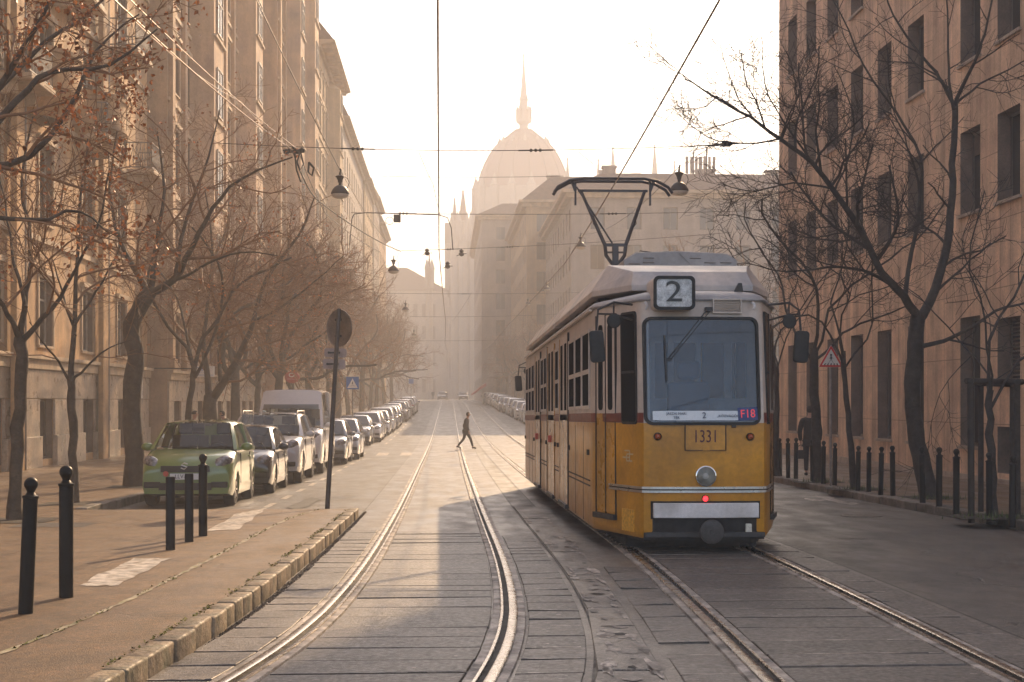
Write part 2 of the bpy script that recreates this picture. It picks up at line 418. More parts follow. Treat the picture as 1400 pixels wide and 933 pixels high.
# concrete panel strip between the tracks, with a few broken edges
mb = MB(); t = 3.0
while t < 26:
    L_ = random.uniform(2.2, 3.4); a = off(tr1, 1.36)(t); 
    h = [.012 + random.uniform(-.003, .003) for _ in range(4)]
    q4 = [(off(tr1, 1.35)(t + .02), t + .02), (off(tr2, -1.3)(t + .02), t + .02), (off(tr2, -1.3)(t + L_ - .02), t + L_ - .02), (off(tr1, 1.35)(t + L_ - .02), t + L_ - .02)]
    if q4[1][0] - q4[0][0] > .15:
        top = [mb.pt((x, y, gz(y) + hh)) for (x, y), hh in zip(q4, h)]; bot = [mb.pt((x, y, gz(y) - .03)) for x, y in q4]; mb.face(top)
        for k in range(4): mb.face((bot[k], bot[(k + 1) % 4], top[(k + 1) % 4], top[k]))
    t += L_
tag(mb.build('centre_panels', m_track, bevel=.006, seg=1), kind='structure')
# pot-holes and spalled edges along the seam by the second track: dark, irregular sheets; light mortar crumbs beside them
def blob(mb, x, y, a, b, dz, n=11, jag=.4):
    ids = []
    for k in range(n):
        an = 2 * math.pi * k / n; r = 1 + random.uniform(-jag, jag)
        yy = y + b * r * math.sin(an); ids.append(mb.pt((x + a * r * math.cos(an), yy, gz(yy) + dz)))
    mb.face(ids)
mb = MB(); mc = MB()
for k in range(18):
    t = random.uniform(7.5, 20); a, b = off(tr1, 1.44)(t), off(tr2, -1.36)(t); x = b - abs(random.gauss(0, .12)) if random.random() < .6 else random.uniform(a, max(a, b))
    if x > a: blob(mb, x, t, random.uniform(.015, .09), random.uniform(.02, .07), .0165, 15, .3)
for k in range(70):
    t = random.uniform(7, 24); a, b = off(tr1, 1.38)(t), off(tr2, -1.33)(t); x = random.choice((a + abs(random.gauss(0, .03)), b - abs(random.gauss(0, .03))))
    blob(mc, x, t, random.uniform(.012, .045), random.uniform(.05, .28), .0175, 13, .5)
for k in range(26):
    t = random.uniform(8, 20); blob(mc, random.uniform(off(tr1, 1.4)(t), max(off(tr1, 1.5)(t), off(tr2, -1.4)(t))), t, random.uniform(.02, .06), random.uniform(.015, .06), .0178, 12, .35)
for px, py in ((1138, 684), (1150, 687), (1128, 681), (1163, 689), (1112, 684)):
    c = G(px, py); blob(mc, c.x, c.y, random.uniform(.05, .16), random.uniform(.3, .7), .006, 16, .5)  # pale blobs painting a sunlit wet patch by the right kerb
tag(mb.build('potholes', m_tar), kind='structure'); tag(mc.build('mortar_and_sunlit_patches', m_mortar), kind='structure')

# painted marks and seams on the left platform
line_s = smooth_tab([(3, -3.4), (8.5, -2.62), (11, -2.45), (15, -2.38), (19, -2.36), (22.5, -2.3), (24, -2.0)], 1.2)
m_line = mat('pale_crack_line', (.34, .29, .2), .7, 0, .4, 7, dirt=(.14, .13, .03))
mb = MB(); prev = None; t = 4.0
while t < 23.6:
    x = line_s(t) + random.uniform(-.012, .012); w = random.uniform(.012, .034) * (1 if random.random() > .12 else .3)
    a = mb.pt((x - w, t, gz(t) + .142)); b = mb.pt((x + w, t, gz(t) + .142))
    if prev: mb.face((prev[0], prev[1], b, a))
    prev = (a, b); t += .14
tag(mb.build('crack_line', m_line), kind='structure')
def paint_patch(name, cs, dz, mats=None):
    mb = MB(); pts = [G(*c, h=dz) for c in cs]
    out = []
    for a, b in zip(pts, pts[1:] + pts[:1]):
        for k in range(8):
            p = a.lerp(b, k / 8) + Vector((random.uniform(-.03, .03), random.uniform(-.05, .05), 0)); p.z = gz(p.y) + dz; out.append(p)
    mb.poly(out); tag(mb.build(name, mats or white_paint), kind='structure')
paint_patch('road_marking', [(104, 801), (160, 801), (230, 764), (182, 763)], .142)
paint_patch('road_marking', [(283, 726), (325, 724), (366, 694), (322, 703)], .142)
m_patch = ground_mat('asphalt_patch', (.05, .042, .036), (.075, .064, .054), rough=.6, crack=.2); m_patchl = ground_mat('asphalt_patch_pale', (.09, .052, .025), (.125, .075, .036), rough=.66, crack=.2)
def rpatch(s0, s1, t0, t1, dz, m, name='repair_patch'):
    mb = MB(); e = []; n = 10
    for (a, b), (c, d) in (((s0, t0), (s1, t0)), ((s1, t0), (s1, t1)), ((s1, t1), (s0, t1)), ((s0, t1), (s0, t0))):
        for k in range(n): q = k / n; y = b + (d - b) * q + random.uniform(-.02, .02); e.append((a + (c - a) * q + random.uniform(-.02, .02), y, gz(y) + dz))
    mb.poly(e); tag(mb.build(name, m), kind='structure')
for a in ((5.2, 6.3, 19.2, 20.4), (6.6, 7.9, 27.0, 29.4), (4.7, 5.4, 30.2, 31.0), (-5.2, -3.9, 52.0, 53.0), (-2.9, -1.9, 30.0, 31.0)): rpatch(*a, .005, m_patch)
rpatch(-5.6, -4.6, 15.2, 16.1, .1405, m_patchl); rpatch(-5.9, -4.9, 20.0, 20.9, .1405, m_patch); rpatch(-9.6, -8.4, 30.0, 30.9, .1435, m_patchl)
for s_, t_ in ((6.9, 24.0), (-3.6, 37.0)):
    mb = MB(); mb.lathe([(.34, .0), (.34, .006), (.3, .006), (.29, .002), (0, .002)], (s_, t_, gz(t_) + .004), 28); tag(mb.build('manhole_cover', mat('manhole_iron', (.05, .042, .036), .45, .6, .4, 14, .006, 30)), kind='structure')
def marks(lst, w=.12, dz=.006):
    mb = MB()
    for (a, b, l, wd) in lst: 
        for k in range(max(1, int(l))):
            t0 = b + l * k / max(1, int(l)); t1 = b + l * (k + 1) / max(1, int(l)); mb.poly([(a, t0, gz(t0) + dz), (a + wd, t0, gz(t0) + dz), (a + wd, t1, gz(t1) + dz), (a, t1, gz(t1) + dz)])
    return mb
mk = [(-3.35 + .02 * k, 27 + 2.7 * k, 1.3, .12) for k in range(10)] + [(-3.0 + .008 * k, 72 + 5.6 * k, 2.2, .12) for k in range(14)]
mk += [(-5.6 + k * .95, 57.5, 3.0, .45) for k in range(5)] + [(4.6 + .95 * k, 57.5, 3.0, .45) for k in range(4)]
tag(marks(mk).build('road_markings', white_paint), kind='structure')
paint_patch('drain_cover', [(390, 694), (425, 680), (440, 683), (410, 697)], .012, m_tar)

# loose gravel, leaf litter in the gutter; moss on the kerb
m_grav = mat('gutter_grit', (.1, .075, .055), .9, 0, .3, 20, island=.6)
mb = MB()
for k in range(5200):
    t = random.uniform(6.5, 25.5); a = kerb_s(t) + .02; b = off(tr1, -1.27)(t)
    w = max(.03, b - a); x = a + w * min(1, abs(random.gauss(0, .5)))
    r = random.uniform(.004, .016); z = gz(t) + .003
    an = random.uniform(0, 6.28); p = [Vector((x + r * math.cos(an + q), t + r * 1.3 * math.sin(an + q), z)) for q in (0, 2.1, 4.2)]; tp = Vector((x, t, z + r * random.uniform(.5, 1.2)))
    for q in range(3): mb.poly([p[q], p[(q + 1) % 3], tp])
tag(mb.build('gutter_grit', m_grav, fix=False), 'loose grit and leaf crumbs lying along the old kerb stones', 'grit', kind='stuff')
m_moss = mat('moss', (.2, .175, .035), .9, 0, .4, 20, island=.5)
mb = MB()
for k in range(1500):
    t = random.uniform(6, 24); c = random.random()
    if c < .8: x = kerb_s(t) - .155 + random.gauss(0, .022); z = gz(t) + .143
    else: x = line_s(t) + random.gauss(0, .02); z = gz(t) + .142
    if math.sin(t * 2.1) + math.sin(t * 5.3 + 1) < random.uniform(-1.4, 1.2): continue
    for j in range(2):
        an = random.uniform(0, 6.28); r = random.uniform(.008, .025); d = Vector((math.cos(an), math.sin(an), 0)); n_ = Vector((-d.y, d.x, 0)) * r * .5
        c0 = Vector((x, t, z)); mb.poly([c0 - n_, c0 + n_, c0 + d * r + Vector((0, 0, r * .7))])
tag(mb.build('moss', m_moss, fix=False), 'yellow green moss growing along the platform kerb and crack', 'moss', kind='stuff')
# ------------------------------------------------------------------ the tram (local: x across, y back from the front, z above the rails)
t_yel = mat('tram_yellow', (.5, .215, .008), .33, 0, .14, 2.2, 0, streak=.16, spec=.5, coat=.25, coatrough=.12, dirt=(.41, .17, .01))
t_yel2 = mat('tram_yellow_side', (.46, .2, .014), .3, 0, .16, 2.4, 0, streak=.2, coat=.35, coatrough=.14, dirt=(.4, .19, .02))
t_cream = mat('tram_cream', (.52, .42, .345), .4, 0, .1, 1.5, 0, streak=.08, coat=.15, dirt=(.5, .44, .39))
t_roof = mat('tram_roof_grey', (.33, .305, .295), .5, 0, .12, 2.5, 0, dirt=(.25, .23, .22))
t_pod = mat('tram_pod_grey', (.5, .41, .345), .5, 0, .12, 1.5, 0, dirt=(.3, .28, .28))
t_red = mat('tram_dark_red', (.16, .03, .02), .45, 0, .1)
t_under = mat('tram_underside', (.012, .011, .011), .8, 0, .3, 5)
t_seam = mat('tram_seam', (.02, .014, .01), .7, 0, .1)
t_glass = mat('tram_glass', (.01, .011, .012), .15, 0, 0, spec=.05, ior=1.15)
t_side = mat('tram_side_glass', (.016, .014, .012), .3, 0, 0, spec=0)
t_wind = thin_glass('tram_windscreen', (.62, .7, .78), 1.85, .02)
t_plate = mat('tram_bumper_white', (.62, .57, .55), .5, 0, .1, 3, 0, dirt=(.45, .4, .37))
t_silver = mat('tram_trim', (.5, .48, .47), .3, .9, .1)
t_num = mat('tram_number_red', (.085, .012, .01), .5, 0, 0)
t_lampo = mat('orange_lens', (.3, .05, .015), .25, 0, 0, coat=.5)
t_redl = mat('red_lens', (.35, .01, .012), .25, 0, 0, emit=((1, .03, .04), 1.6))
t_board = mat('board_white', (.62, .64, .66), .5, 0, .05)
t_ink = mat('board_ink', (.05, .07, .12), .5, 0, 0)
t_blue = mat('sticker_blue', (.03, .05, .16), .5, 0, 0)
t_pink = mat('sticker_red_glow', (.72, .05, .07), .5, 0, 0, emit=((1, .1, .12), .12))  # red lettering given a faint glow of its own, no lamp behind it
t_box = mat('route_glass', (.42, .4, .4), .15, 0, .35, 9, spec=.7)

LB = 18.3
def lean(z): return max(0, z - 1.56) * .125
def outline(inset=0, front_y=0):           # plan outline, clockwise from front-left
    pts = [(-.63, -.045), (-.3, -.075), (0, -.085), (.3, -.075), (.63, -.045), (.70, -.02), (.745, .05)]
    pts += [(1.13, 1.42), (1.15, 1.52), (1.15, LB - 1.5), (1.13, LB - 1.4), (.745, LB - .05), (.63, LB + .04), (-.63, LB + .04), (-.745, LB - .05), (-1.13, LB - 1.4), (-1.15, LB - 1.5), (-1.15, 1.52), (-1.13, 1.42), (-.745, .05), (-.70, -.02)]
    out = []
    for x, y in pts:
        k = max(0, 1 - inset / 1.15)
        out.append((x * k, y + (inset if y < 5 else -inset)))
    return out
def ring_at(z, inset): return [(x, y + lean(min(z, 3.0)) * max(0, 1 - max(0, y) / 1.3) if y < 1.3 else y, z) for x, y in outline(inset)]
tram = thing('tram', 'yellow and cream tram numbered 1331 standing on the right-hand track with its pantograph raised', 'tram', (2.985, 16.8, .205))
tram.rotation_euler = (-.0112, 0, 0)
mb = MB(); mb.loft([ring_at(z, i) for z, i in ((.215, .03), (.235, .012), (.3, 0), (1.545, 0))]); mb.build('lower_body', t_yel, tram, smooth=35)
mb = MB(); mb.loft([ring_at(z, i) for z, i in ((1.545, .0), (1.562, .0), (2.735, .011), (2.97, .02))])
kp = [k for k, f_ in enumerate(mb.f) if not (all(abs(mb.v[i].x) < .64 and mb.v[i].y < .6 for i in f_) and min(mb.v[i].z for i in f_) > 1.556 and max(mb.v[i].z for i in f_) < 2.74)]   # windscreen opening
mb.f = [mb.f[k] for k in kp]; mb.m = [0] * len(kp); mb.build('upper_body', t_cream, tram, smooth=35)
# the cab seen through the windscreen
ci = mat('cab_interior', (.33, .31, .3), .7, 0, .1); cd = mat('cab_dark', (.05, .05, .055), .7, 0, .2)
mb = MB(); mb.box(-.64, .64, .16, .5, 1.2, 1.545); mb.box(-.3, .45, .2, .42, 1.546, 1.6); mb.box(-.52, -.36, .2, .36, 1.546, 1.66); mb.build('cab_desk', cd, tram, bevel=.02)
mb = MB(); mb.box(-.26, .26, 1.0, 1.12, 1.5, 2.05); mb.box(-.14, .14, 1.0, 1.1, 2.08, 2.3); mb.box(-.26, .26, .7, 1.15, 1.35, 1.5); mb.build('driver_seat', mat('cab_seat', (.03, .035, .06), .8, 0, .1), tram, bevel=.04, smooth=50)
mb = MB(); y = 1.45
for a, b in ((-.95, -.78), (-.42, -.36), (-.2, -.12), (.16, .22), (.52, .62), (.8, .95)): mb.box(a, b, y, y + .05, 1.2, 2.9)
mb.box(-.95, .95, y + .001, y + .049, 1.2, 1.85); mb.box(-.95, .95, y + .002, y + .048, 2.55, 2.9); mb.build('cab_partition', ci, tram)
mb = MB(); mb.box(-1.0, 1.0, 3.2, 3.24, 1.0, 2.95); mb.build('saloon_end', cd, tram)
mb = MB(); mb.tube([(.3, 1.9, 1.3), (.3, 1.9, 2.9)], .022, 6); mb.tube([(-.3, 2.2, 1.3), (-.3, 2.2, 2.9)], .022, 6); mb.build('grab_pole', t_yel2, tram)
mb = MB(); mb.loft([ring_at(z, i) for z, i in ((2.97, -.012), (2.985, -.022), (3.01, -.012), (3.045, .04), (3.08, .14), (3.11, .34), (3.125, .7))], cap=True); mb.build('roof', t_roof, tram, smooth=40)
mb = MB(); mb.loft([ring_at(z, .12) for z in (.16, .3)], cap=True); mb.box(-.8, .8, .9, LB - .9, -.05, .2)
for yb in (3.2, 9.0, 15.0):
    for y in (yb - .9, yb + .9):
        for x in (-.74, .74): mb.lathe([(0, -.06), (.33, -.06), (.36, -.03), (.36, .05), (0, .06)], (x, y, .33), 18, 'x')
mb.build('underframe', t_under, tram)
# red waist band
mb = MB(); mb.loft([ring_at(z, i) for z, i in ((1.548, -.003), (1.565, -.006), (1.655, -.006), (1.665, -.003))])
mb2 = MB(); keep = [k for k in range(len(mb.f)) if not all(abs(mb.v[i].x) < .71 and mb.v[i].y < 1 for i in mb.f[k])]
mb.f = [mb.f[k] for k in keep]; mb.m = [mb.m[k] for k in keep]; mb.build('waist_band', t_red, tram)
# ---- front
def fy(x): return -.085 + .04 * (x / .63) ** 2 if abs(x) < .63 else -.045 + (abs(x) - .63) * .5
def front_panel(mbx, poly, d0, d1):                # prism following the slightly bowed front
    n = len(poly); A = [mbx.pt((a, fy(a) + lean(b) - d0, b)) for a, b in poly]; B = [mbx.pt((a, fy(a) + lean(b) - d1, b)) for a, b in poly]
    mbx.face(A); mbx.face(B[::-1])
    for k in range(n): mbx.face((A[k], B[k], B[(k + 1) % n], A[(k + 1) % n]))
def front_ring(mbx, o, i_, d0, d1):
    n = len(o)
    O0 = [mbx.pt((a, fy(a) + lean(b) - d0, b)) for a, b in o]; I0 = [mbx.pt((a, fy(a) + lean(b) - d0, b)) for a, b in i_]
    O1 = [mbx.pt((a, fy(a) + lean(b) - d1, b)) for a, b in o]; I1 = [mbx.pt((a, fy(a) + lean(b) - d1, b)) for a, b in i_]
    for k in range(n):
        j = (k + 1) % n
        mbx.face((O0[k], O0[j], I0[j], I0[k])); mbx.face((O1[j], O1[k], I1[k], I1[j])); mbx.face((O0[j], O0[k], O1[k], O1[j])); mbx.face((I0[k], I0[j], I1[j], I1[k]))
def dense(poly):                                   # split long edges so that panels can bow
    out = []
    for a, b in zip(poly, poly[1:] + poly[:1]):
        m = max(1, int(abs(a[0] - b[0]) / .12))
        out += [(a[0] + (b[0] - a[0]) * k / m, a[1] + (b[1] - a[1]) * k / m) for k in range(m)]
    return out
w0, w1, z0, z1 = -.665, .625, 1.555, 2.745
def strip_panel(mbx, x0, x1, za, zb, r, d, n=14):  # rounded panel as a lateral strip grid on the bowed front
    prev = None
    for k in range(n + 1):
        x = x0 + (x1 - x0) * k / n
        e = min(x - x0, x1 - x); c = 0 if e >= r else r - math.sqrt(max(0, r * r - (r - e) ** 2))
        a = mbx.pt((x, fy(x) + lean(za + c) - d, za + c)); b = mbx.pt((x, fy(x) + lean(zb - c) - d, zb - c))
        if prev: mbx.face((prev[0], a, b, prev[1]))
        prev = (a, b)
mb = MB(); front_ring(mb, dense(rrect(w0 - .035, w1 + .035, z0 - .035, z1 + .035, .1)), dense(rrect(w0, w1, z0, z1, .075)), -.01, .028)
ws = mb.build('windscreen_frame', rubber, tram, smooth=40)
mb = MB(); strip_panel(mb, w0 - .01, w1 + .01, z0 - .01, z1 + .01, .08, .008, 24); gl = mb.build('windscreen', t_wind, tram, smooth=60)
# wiper
mb = MB(); fyw = -.085 - .05
mb.T = Matrix.Translation((0, 0, 0)) @ Matrix(((1, 0, 0, 0), (0, 1, .125, -.125 * 1.56), (0, 0, 1, 0), (0, 0, 0, 1)))
mb.bar((.055, fyw, 2.87), (-.42, fyw - .01, 2.29), .022, .012); mb.bar((.095, fyw, 2.86), (-.39, fyw - .01, 2.28), .012, .01); mb.box(.03, .11, fyw - .02, -.05, 2.84, 2.89)
mb.bar((-.455, fyw + .005, 2.56), (-.44, fyw + .005, 2.03), .018, .02); mb.bar((-.46, fyw, 2.285), (-.38, fyw, 2.285), .02, .015)
mb.build('wiper', darkmetal, tram)
# destination board and sticker, standing just outside the glass so that its face is seen
bd = MB(); strip_panel(bd, -.6, .44, 1.575, 1.685, .004, .014, 10); brd = bd.build('destination_board', t_board, tram)
TT = lambda x, z, d=.022: Matrix.Translation((x, fy(x) + lean(z) - d, z)) @ Matrix.Rotation(R(-7.1), 4, 'X')
text_obj('JÁSZAI MARI', .042, t_ink, brd, 'board_lettering', TT(-.33, 1.652)); text_obj('TÉR', .042, t_ink, brd, 'board_lettering', TT(-.33, 1.604))
text_obj('2', .1, t_ink, brd, 'board_lettering', TT(-.01, 1.63)); text_obj('„KÖZVÁGÓH', .043, t_ink, brd, 'board_lettering', TT(.27, 1.625))
mb = MB(); mb.T = Matrix.Translation((.5, fy(.5) + lean(1.65) - .022, 1.65)) @ Matrix.Rotation(R(-7.1), 4, 'X') @ Matrix.Rotation(R(-2.5), 4, 'Y'); mb.box(-.115, .115, -.004, .004, -.075, .075); st = mb.build('number_sticker', t_blue, tram)
text_obj('F18', .135, t_pink, st, 'sticker_lettering', Matrix.Translation((.5, fy(.5) + lean(1.65) - .03, 1.648)) @ Matrix.Rotation(R(-7.1), 4, 'X') @ Matrix.Rotation(R(-2.5), 4, 'Y'), ext=.003, sx=.9)
# route number box
mb = MB(); mb.prism(rrect(-.60 + .0, -.12, 2.845, 3.235, .06), -.12, .45); rb = mb.build('route_box', t_cream, tram, smooth=40)
mb = MB(); mb.ring(rrect(-.6, -.12, 2.845, 3.235, .06), rrect(-.565, -.155, 2.88, 3.2, .04), -.152, -.116); mb.build('route_box_frame', rubber, rb, smooth=40)
mb = MB(); mb.prism(rrect(-.57, -.15, 2.875, 3.205, .04), -.132, -.12); rg_ = mb.build('route_box_glass', t_box, rb)
text_obj('2', .34, mat('route_digit', (.02, .02, .022), .4, 0, 0), rb, 'route_digit', Matrix.Translation((-.365, -.142, 3.045)), sx=1.25, ext=.005)
# vent, hooks
mb = MB(); mb.ring([(.12, 2.82), (.46, 2.82), (.46, 2.99), (.12, 2.99)], [(.135, 2.835), (.445, 2.835), (.445, 2.975), (.135, 2.975)], .05, .14)
for k in range(7): mb.T = Matrix.Translation((0, .075, 2.845 + k * .02)) @ Matrix.Rotation(R(35), 4, 'X'); mb.box(.13, .45, -.012, .012, -.002, .002)
mb.T = None; mb.box(.13, .45, .08, .14, 2.83, 2.98); mb.build('vent_grille', t_cream, tram)
for x in (-.66, .6):
    mb = MB(); mb.tube([(x, .12, 2.95), (x, .06, 2.94), (x + .01, .05, 2.9), (x, .07, 2.87)], .016, 6); mb.build('marker_hook', t_plate, tram, smooth=50)
# number panel
mb = MB(); strip_panel(mb, -.225, .235, 1.235, 1.53, .004, .012, 8); npn = mb.build('number_panel', t_yel, tram)
mb = MB()
for q in (((-.235, 1.225), (.245, 1.24)), ((-.235, 1.525), (.245, 1.537))): pass
mb.ring([(-.235, 1.228), (.245, 1.228), (.245, 1.537), (-.235, 1.537)], [(-.228, 1.234), (.238, 1.234), (.238, 1.531), (-.228, 1.531)], -.103, -.08); mb.build('panel_edge', t_seam, npn)
mb = MB(); mb.box(-.03, .05, -.112, -.08, 1.23, 1.275); mb.build('panel_catch', t_yel, npn)
text_obj('1331', .205, t_num, npn, 'panel_number', Matrix.Translation((.005, -.1005, 1.385)), sx=.72, ext=.003)
# lamps
def lamp(name, x, z, r, m, rim=darkmetal, d=.05):
    y = fy(x)
    mb = MB(); mb.lathe([(r * 1.25, .01), (r * 1.25, -.02), (r * 1.02, -.035), (r, -.02)], (x, y, z), 20, 'y'); o = mb.build(name, rim, tram, smooth=40)
    mb = MB(); mb.lathe([(r, -.018), (r * .8, -.018 - d * .6), (r * .4, -.018 - d), (0, -.02 - d * 1.1)], (x, y, z), 20, 'y'); mb.build('lens', m, o, smooth=60); return o
lamp('marker_lamp', -.545, 1.39, .037, t_lampo); lamp('marker_lamp', .53, 1.385, .037, t_lampo); lamp('tail_lamp', -.0, .675, .032, t_redl)
hl = MB(); hl.lathe([(.1, .02), (.118, -.03), (.12, -.07), (.108, -.075), (.1, -.062)], (0, fy(0), .935), 28, 'y'); hlo = hl.build('headlight', chrome, tram, smooth=40)
hl = MB(); hl.lathe([(.1, -.06), (.085, -.04), (.05, -.018), (.02, -.01), (0, -.01)], (0, fy(0), .935), 24, 'y'); hl.build('reflector', chrome, hlo, smooth=50)
hl = MB(); hl.lathe([(.036, -.015), (.034, -.055), (.02, -.068), (0, -.07)], (0, fy(0), .935), 16, 'y'); hl.build('bulb', mat('bulb_glass', (.35, .33, .3), .2, 0, 0), hlo, smooth=50)
mb = MB(); mb.box(.31, .36, -.1, -.06, 1.49, 1.53); mb.build('socket', darkmetal, tram, bevel=.006)
# trim strips around the nose
for za, zb, d in ((.745, .765, .022), (.775, .795, .026)):
    pass
def nose_strip(za, zb, d, m, name, kmax=.62):
    mb = MB(); pts = [(-.745 - .385 * kmax, .05 + 1.37 * kmax)] + [(-.745, .05), (-.70, -.02), (-.63, -.045), (-.3, -.075), (0, -.085), (.3, -.075), (.63, -.045), (.70, -.02), (.745, .05)] + [(.745 + .385 * kmax, .05 + 1.37 * kmax)]
    def outp(x, y, e):
        n = Vector((x * .9, -.6 if abs(x) < .7 else -.25, 0)) if abs(x) >= .69 else Vector((0, -1, 0)); n.normalize(); return (x + n.x * e, y + n.y * e)
    rings = []
    for x, y in pts:
        a = outp(x, y, -.01); b = outp(x, y, d); rings.append([(a[0], a[1], za), (b[0], b[1], za), (b[0], b[1], zb), (a[0], a[1], zb)])
    mb.loft(rings, cap=True); return mb.build(name, m, tram)
nose_strip(.742, .768, .024, t_silver, 'trim_strip'); nose_strip(.784, .81, .026, t_silver, 'trim_strip'); nose_strip(.768, .784, .014, t_seam, 'trim_rubber')
# bumper, dark opening, coupler
mb = MB(); strip_panel(mb, -.6, .62, .465, .615, .004, .075, 12); n0 = len(mb.v)
mb2 = MB(); front_panel(mb2, dense([(-.6, .455), (.62, .455), (.62, .625), (-.6, .625)]), .0, .07); bmpo = mb2.build('bumper', t_plate, tram, bevel=.008)
mb = MB(); front_panel(mb, dense([(-.625, .44), (.645, .44), (.645, .645), (-.625, .645)]), -.01, .012); mb.build('bumper_backing', t_under, bmpo)
mb = MB(); front_panel(mb, dense([(-.7, .2), (.7, .2), (.7, .445), (-.7, .445)]), -.06, .006); mb.build('apron_opening', t_under, tram)
mb = MB(); mb.bar((-.69, -.1, .26), (.69, -.1, .26), .05, .06); mb.build('beam', mat('buffer_beam', (.03, .027, .027), .6, 0, .3), tram, bevel=.01)
mb = MB(); mb.lathe([(0, -.2), (.02, -.2), (.025, -.185), (.11, -.19), (.138, -.175), (.14, -.15), (.1, -.13), (.06, -.05), (.06, .1)], (.06, -.03, .3), 26, 'y'); mb.build('coupler', mat('coupler_iron', (.05, .045, .043), .6, .2, .3), tram, smooth=40)
mb = MB(); mb.box(.47, .54, -.105, -.06, .27, .385); mb.build('hose_bracket', mat('bare_plate', (.6, .55, .46), .5, 0, .2), tram, bevel=.01)
# ---- side nose panels: point k along the taper
def nose(k, side, d=0, z=0):
    a = Vector((-.745, .05, 0)); b = Vector((-1.13, 1.42, 0)); n = Vector((-(b.y - a.y), (b.x - a.x), 0)).normalized()
    p = a.lerp(b, k) + n * d; p.y += lean(min(z, 3.0)) * max(0, 1 - max(0, p.y) / 1.3)
    return (p.x * -side if side > 0 else p.x, p.y, z)
def nose_panel(mbx, side, k0, k1, za, zb, d0, d1, r=.05):
    Lk = 1.423; out = rrect(k0 * Lk, k1 * Lk, za, zb, r)
    A = [mbx.pt(nose(a / Lk, side, d0, b)) for a, b in out]; B = [mbx.pt(nose(a / Lk, side, d1, b)) for a, b in out]
    mbx.face(A); mbx.face(B); n = len(out)
    for k in range(n): mbx.face((A[k], A[(k + 1) % n], B[(k + 1) % n], B[k]))
for side in (-1, 1):
    mb = MB(); nose_panel(mb, side, .03, .36, 1.53, 2.86, -.01, .012, .06); w = mb.build('cab_window', rubber, tram)
    mb = MB(); nose_panel(mb, side, .052, .338, 1.56, 2.83, 0, .016, .045); mb.build('pane', t_glass, w)
    mb = MB(); nose_panel(mb, side, .055, .335, 2.13, 2.16, .0, .024, .01); mb.build('window_bar', rubber, w)
    mb = MB(); nose_panel(mb, side, .05, .335, .46 + .8, .47 + .8, -.01, -.005, .004)
    for j, (ka, kb) in enumerate(((.5, .7), (.72, .92))):
        mb = MB(); nose_panel(mb, side, ka, kb, .46, 2.86, -.01, .008, .01); d = mb.build('door_leaf', t_yel2, tram)
        mb = MB(); nose_panel(mb, side, ka + .002, kb - .002, 1.66, 2.858, 0, .0105, .01); mb.build('door_upper', t_cream, d)
        mb = MB(); nose_panel(mb, side, ka + .05, kb - .05, 1.7, 2.75, 0, .016, .05); mb.build('pane', t_glass, d)
    mb = MB()
    for k in (.485, .71, .935): nose_panel(mb, side, k - .008, k + .008, .44, 2.87, -.01, .014, .002)
    mb.build('door_seal', t_seam, tram)
    mb = MB(); nose_panel(mb, side, .47, .95, .375, .44, -.01, .05, .004); mb.build('door_step', darkmetal, tram)
    mb = MB(); nose_panel(mb, side, .1, .36, .27, .53, 0, .005, .01); mb.build('data_plate', mat('data_plate', (.6, .3, .03), .5, 0, .3, 30), tram) if side < 0 else None
# pale logo sticker on the left nose: bars of a stylised wave mark
mb = MB()
for k, (a, b, z_) in enumerate(((.2, .3, 1.21), (.12, .25, 1.17), (.2, .34, 1.13), (.14, .26, 1.09))): nose_panel(mb, -1, a, b, z_, z_ + .016, .002, .006, .004)
nose_panel(mb, -1, .19, .2, 1.09, 1.22, .002, .006, .002); nose_panel(mb, -1, .25, .262, 1.1, 1.17, .002, .006, .002); mb.build('wave_mark', mat('sticker_pale', (.5, .38, .22), .6, 0, 0), tram)
# ---- long sides
def side_box(mbx, side, y0, y1, za, zb, d0, d1):
    x0, x1 = (-1.15 - d1, -1.15 - d0) if side < 0 else (1.15 + d0, 1.15 + d1); mbx.box(x0, x1, y0, y1, za, zb)
def side_window(side, y0, y1, za=1.72, zb=2.74, split=2.2):
    mb = MB(); x = (-1.15, -1.15 - .014) if side < 0 else (1.15, 1.164)
    mb.ring([(y0, za), (y1, za), (y1, zb), (y0, zb)], [(y0 + .045, za + .045), (y1 - .045, za + .045), (y1 - .045, zb - .045), (y0 + .045, zb - .045)], x[0], x[1], 'x')
    side_box(mb, side, y0 + .03, y1 - .03, split - .03, split + .03, .0, .013)
    f = mb.build('side_window', t_cream, tram); mb = MB(); side_box(mb, side, y0 + .04, y1 - .04, za + .04, zb - .04, -.02, .005); mb.build('pane', t_side, f)
def side_door(side, y0, y1, leaves=2, red=False):
    for ya in (y0 - .1, y1): mb = MB(); side_box(mb, side, ya, ya + .1, .3, 2.86, -.02, .012); mb.build('door_post', t_yel2, tram)
    w = (y1 - y0) / leaves
    for k in range(leaves):
        a, b = y0 + w * k + .015, y0 + w * (k + 1) - .015
        mb = MB(); side_box(mb, side, a, b, .3, 1.6, -.02, .006); d = mb.build('door_leaf', t_yel2, tram)
        mb = MB(); side_box(mb, side, a, b, 1.6, 2.86, -.02, .006); mb.build('door_upper', t_cream, d)
        mb = MB(); side_box(mb, side, a + .16, b - .16, 1.72, 2.74, -.02, .010); mb.build('pane', t_side, d)
        if red and k == 0: mb = MB(); side_box(mb, side, b - .05, b + .05, 1.18, 1.3, .0, .06); mb.build('door_lamp', mat('door_lamp_red', (.5, .05, .02), .3, 0, 0), d, bevel=.01)
    mb = MB(); side_box(mb, side, y0, y1, .24, .3, -.02, .04); mb.build('door_step', darkmetal, tram)
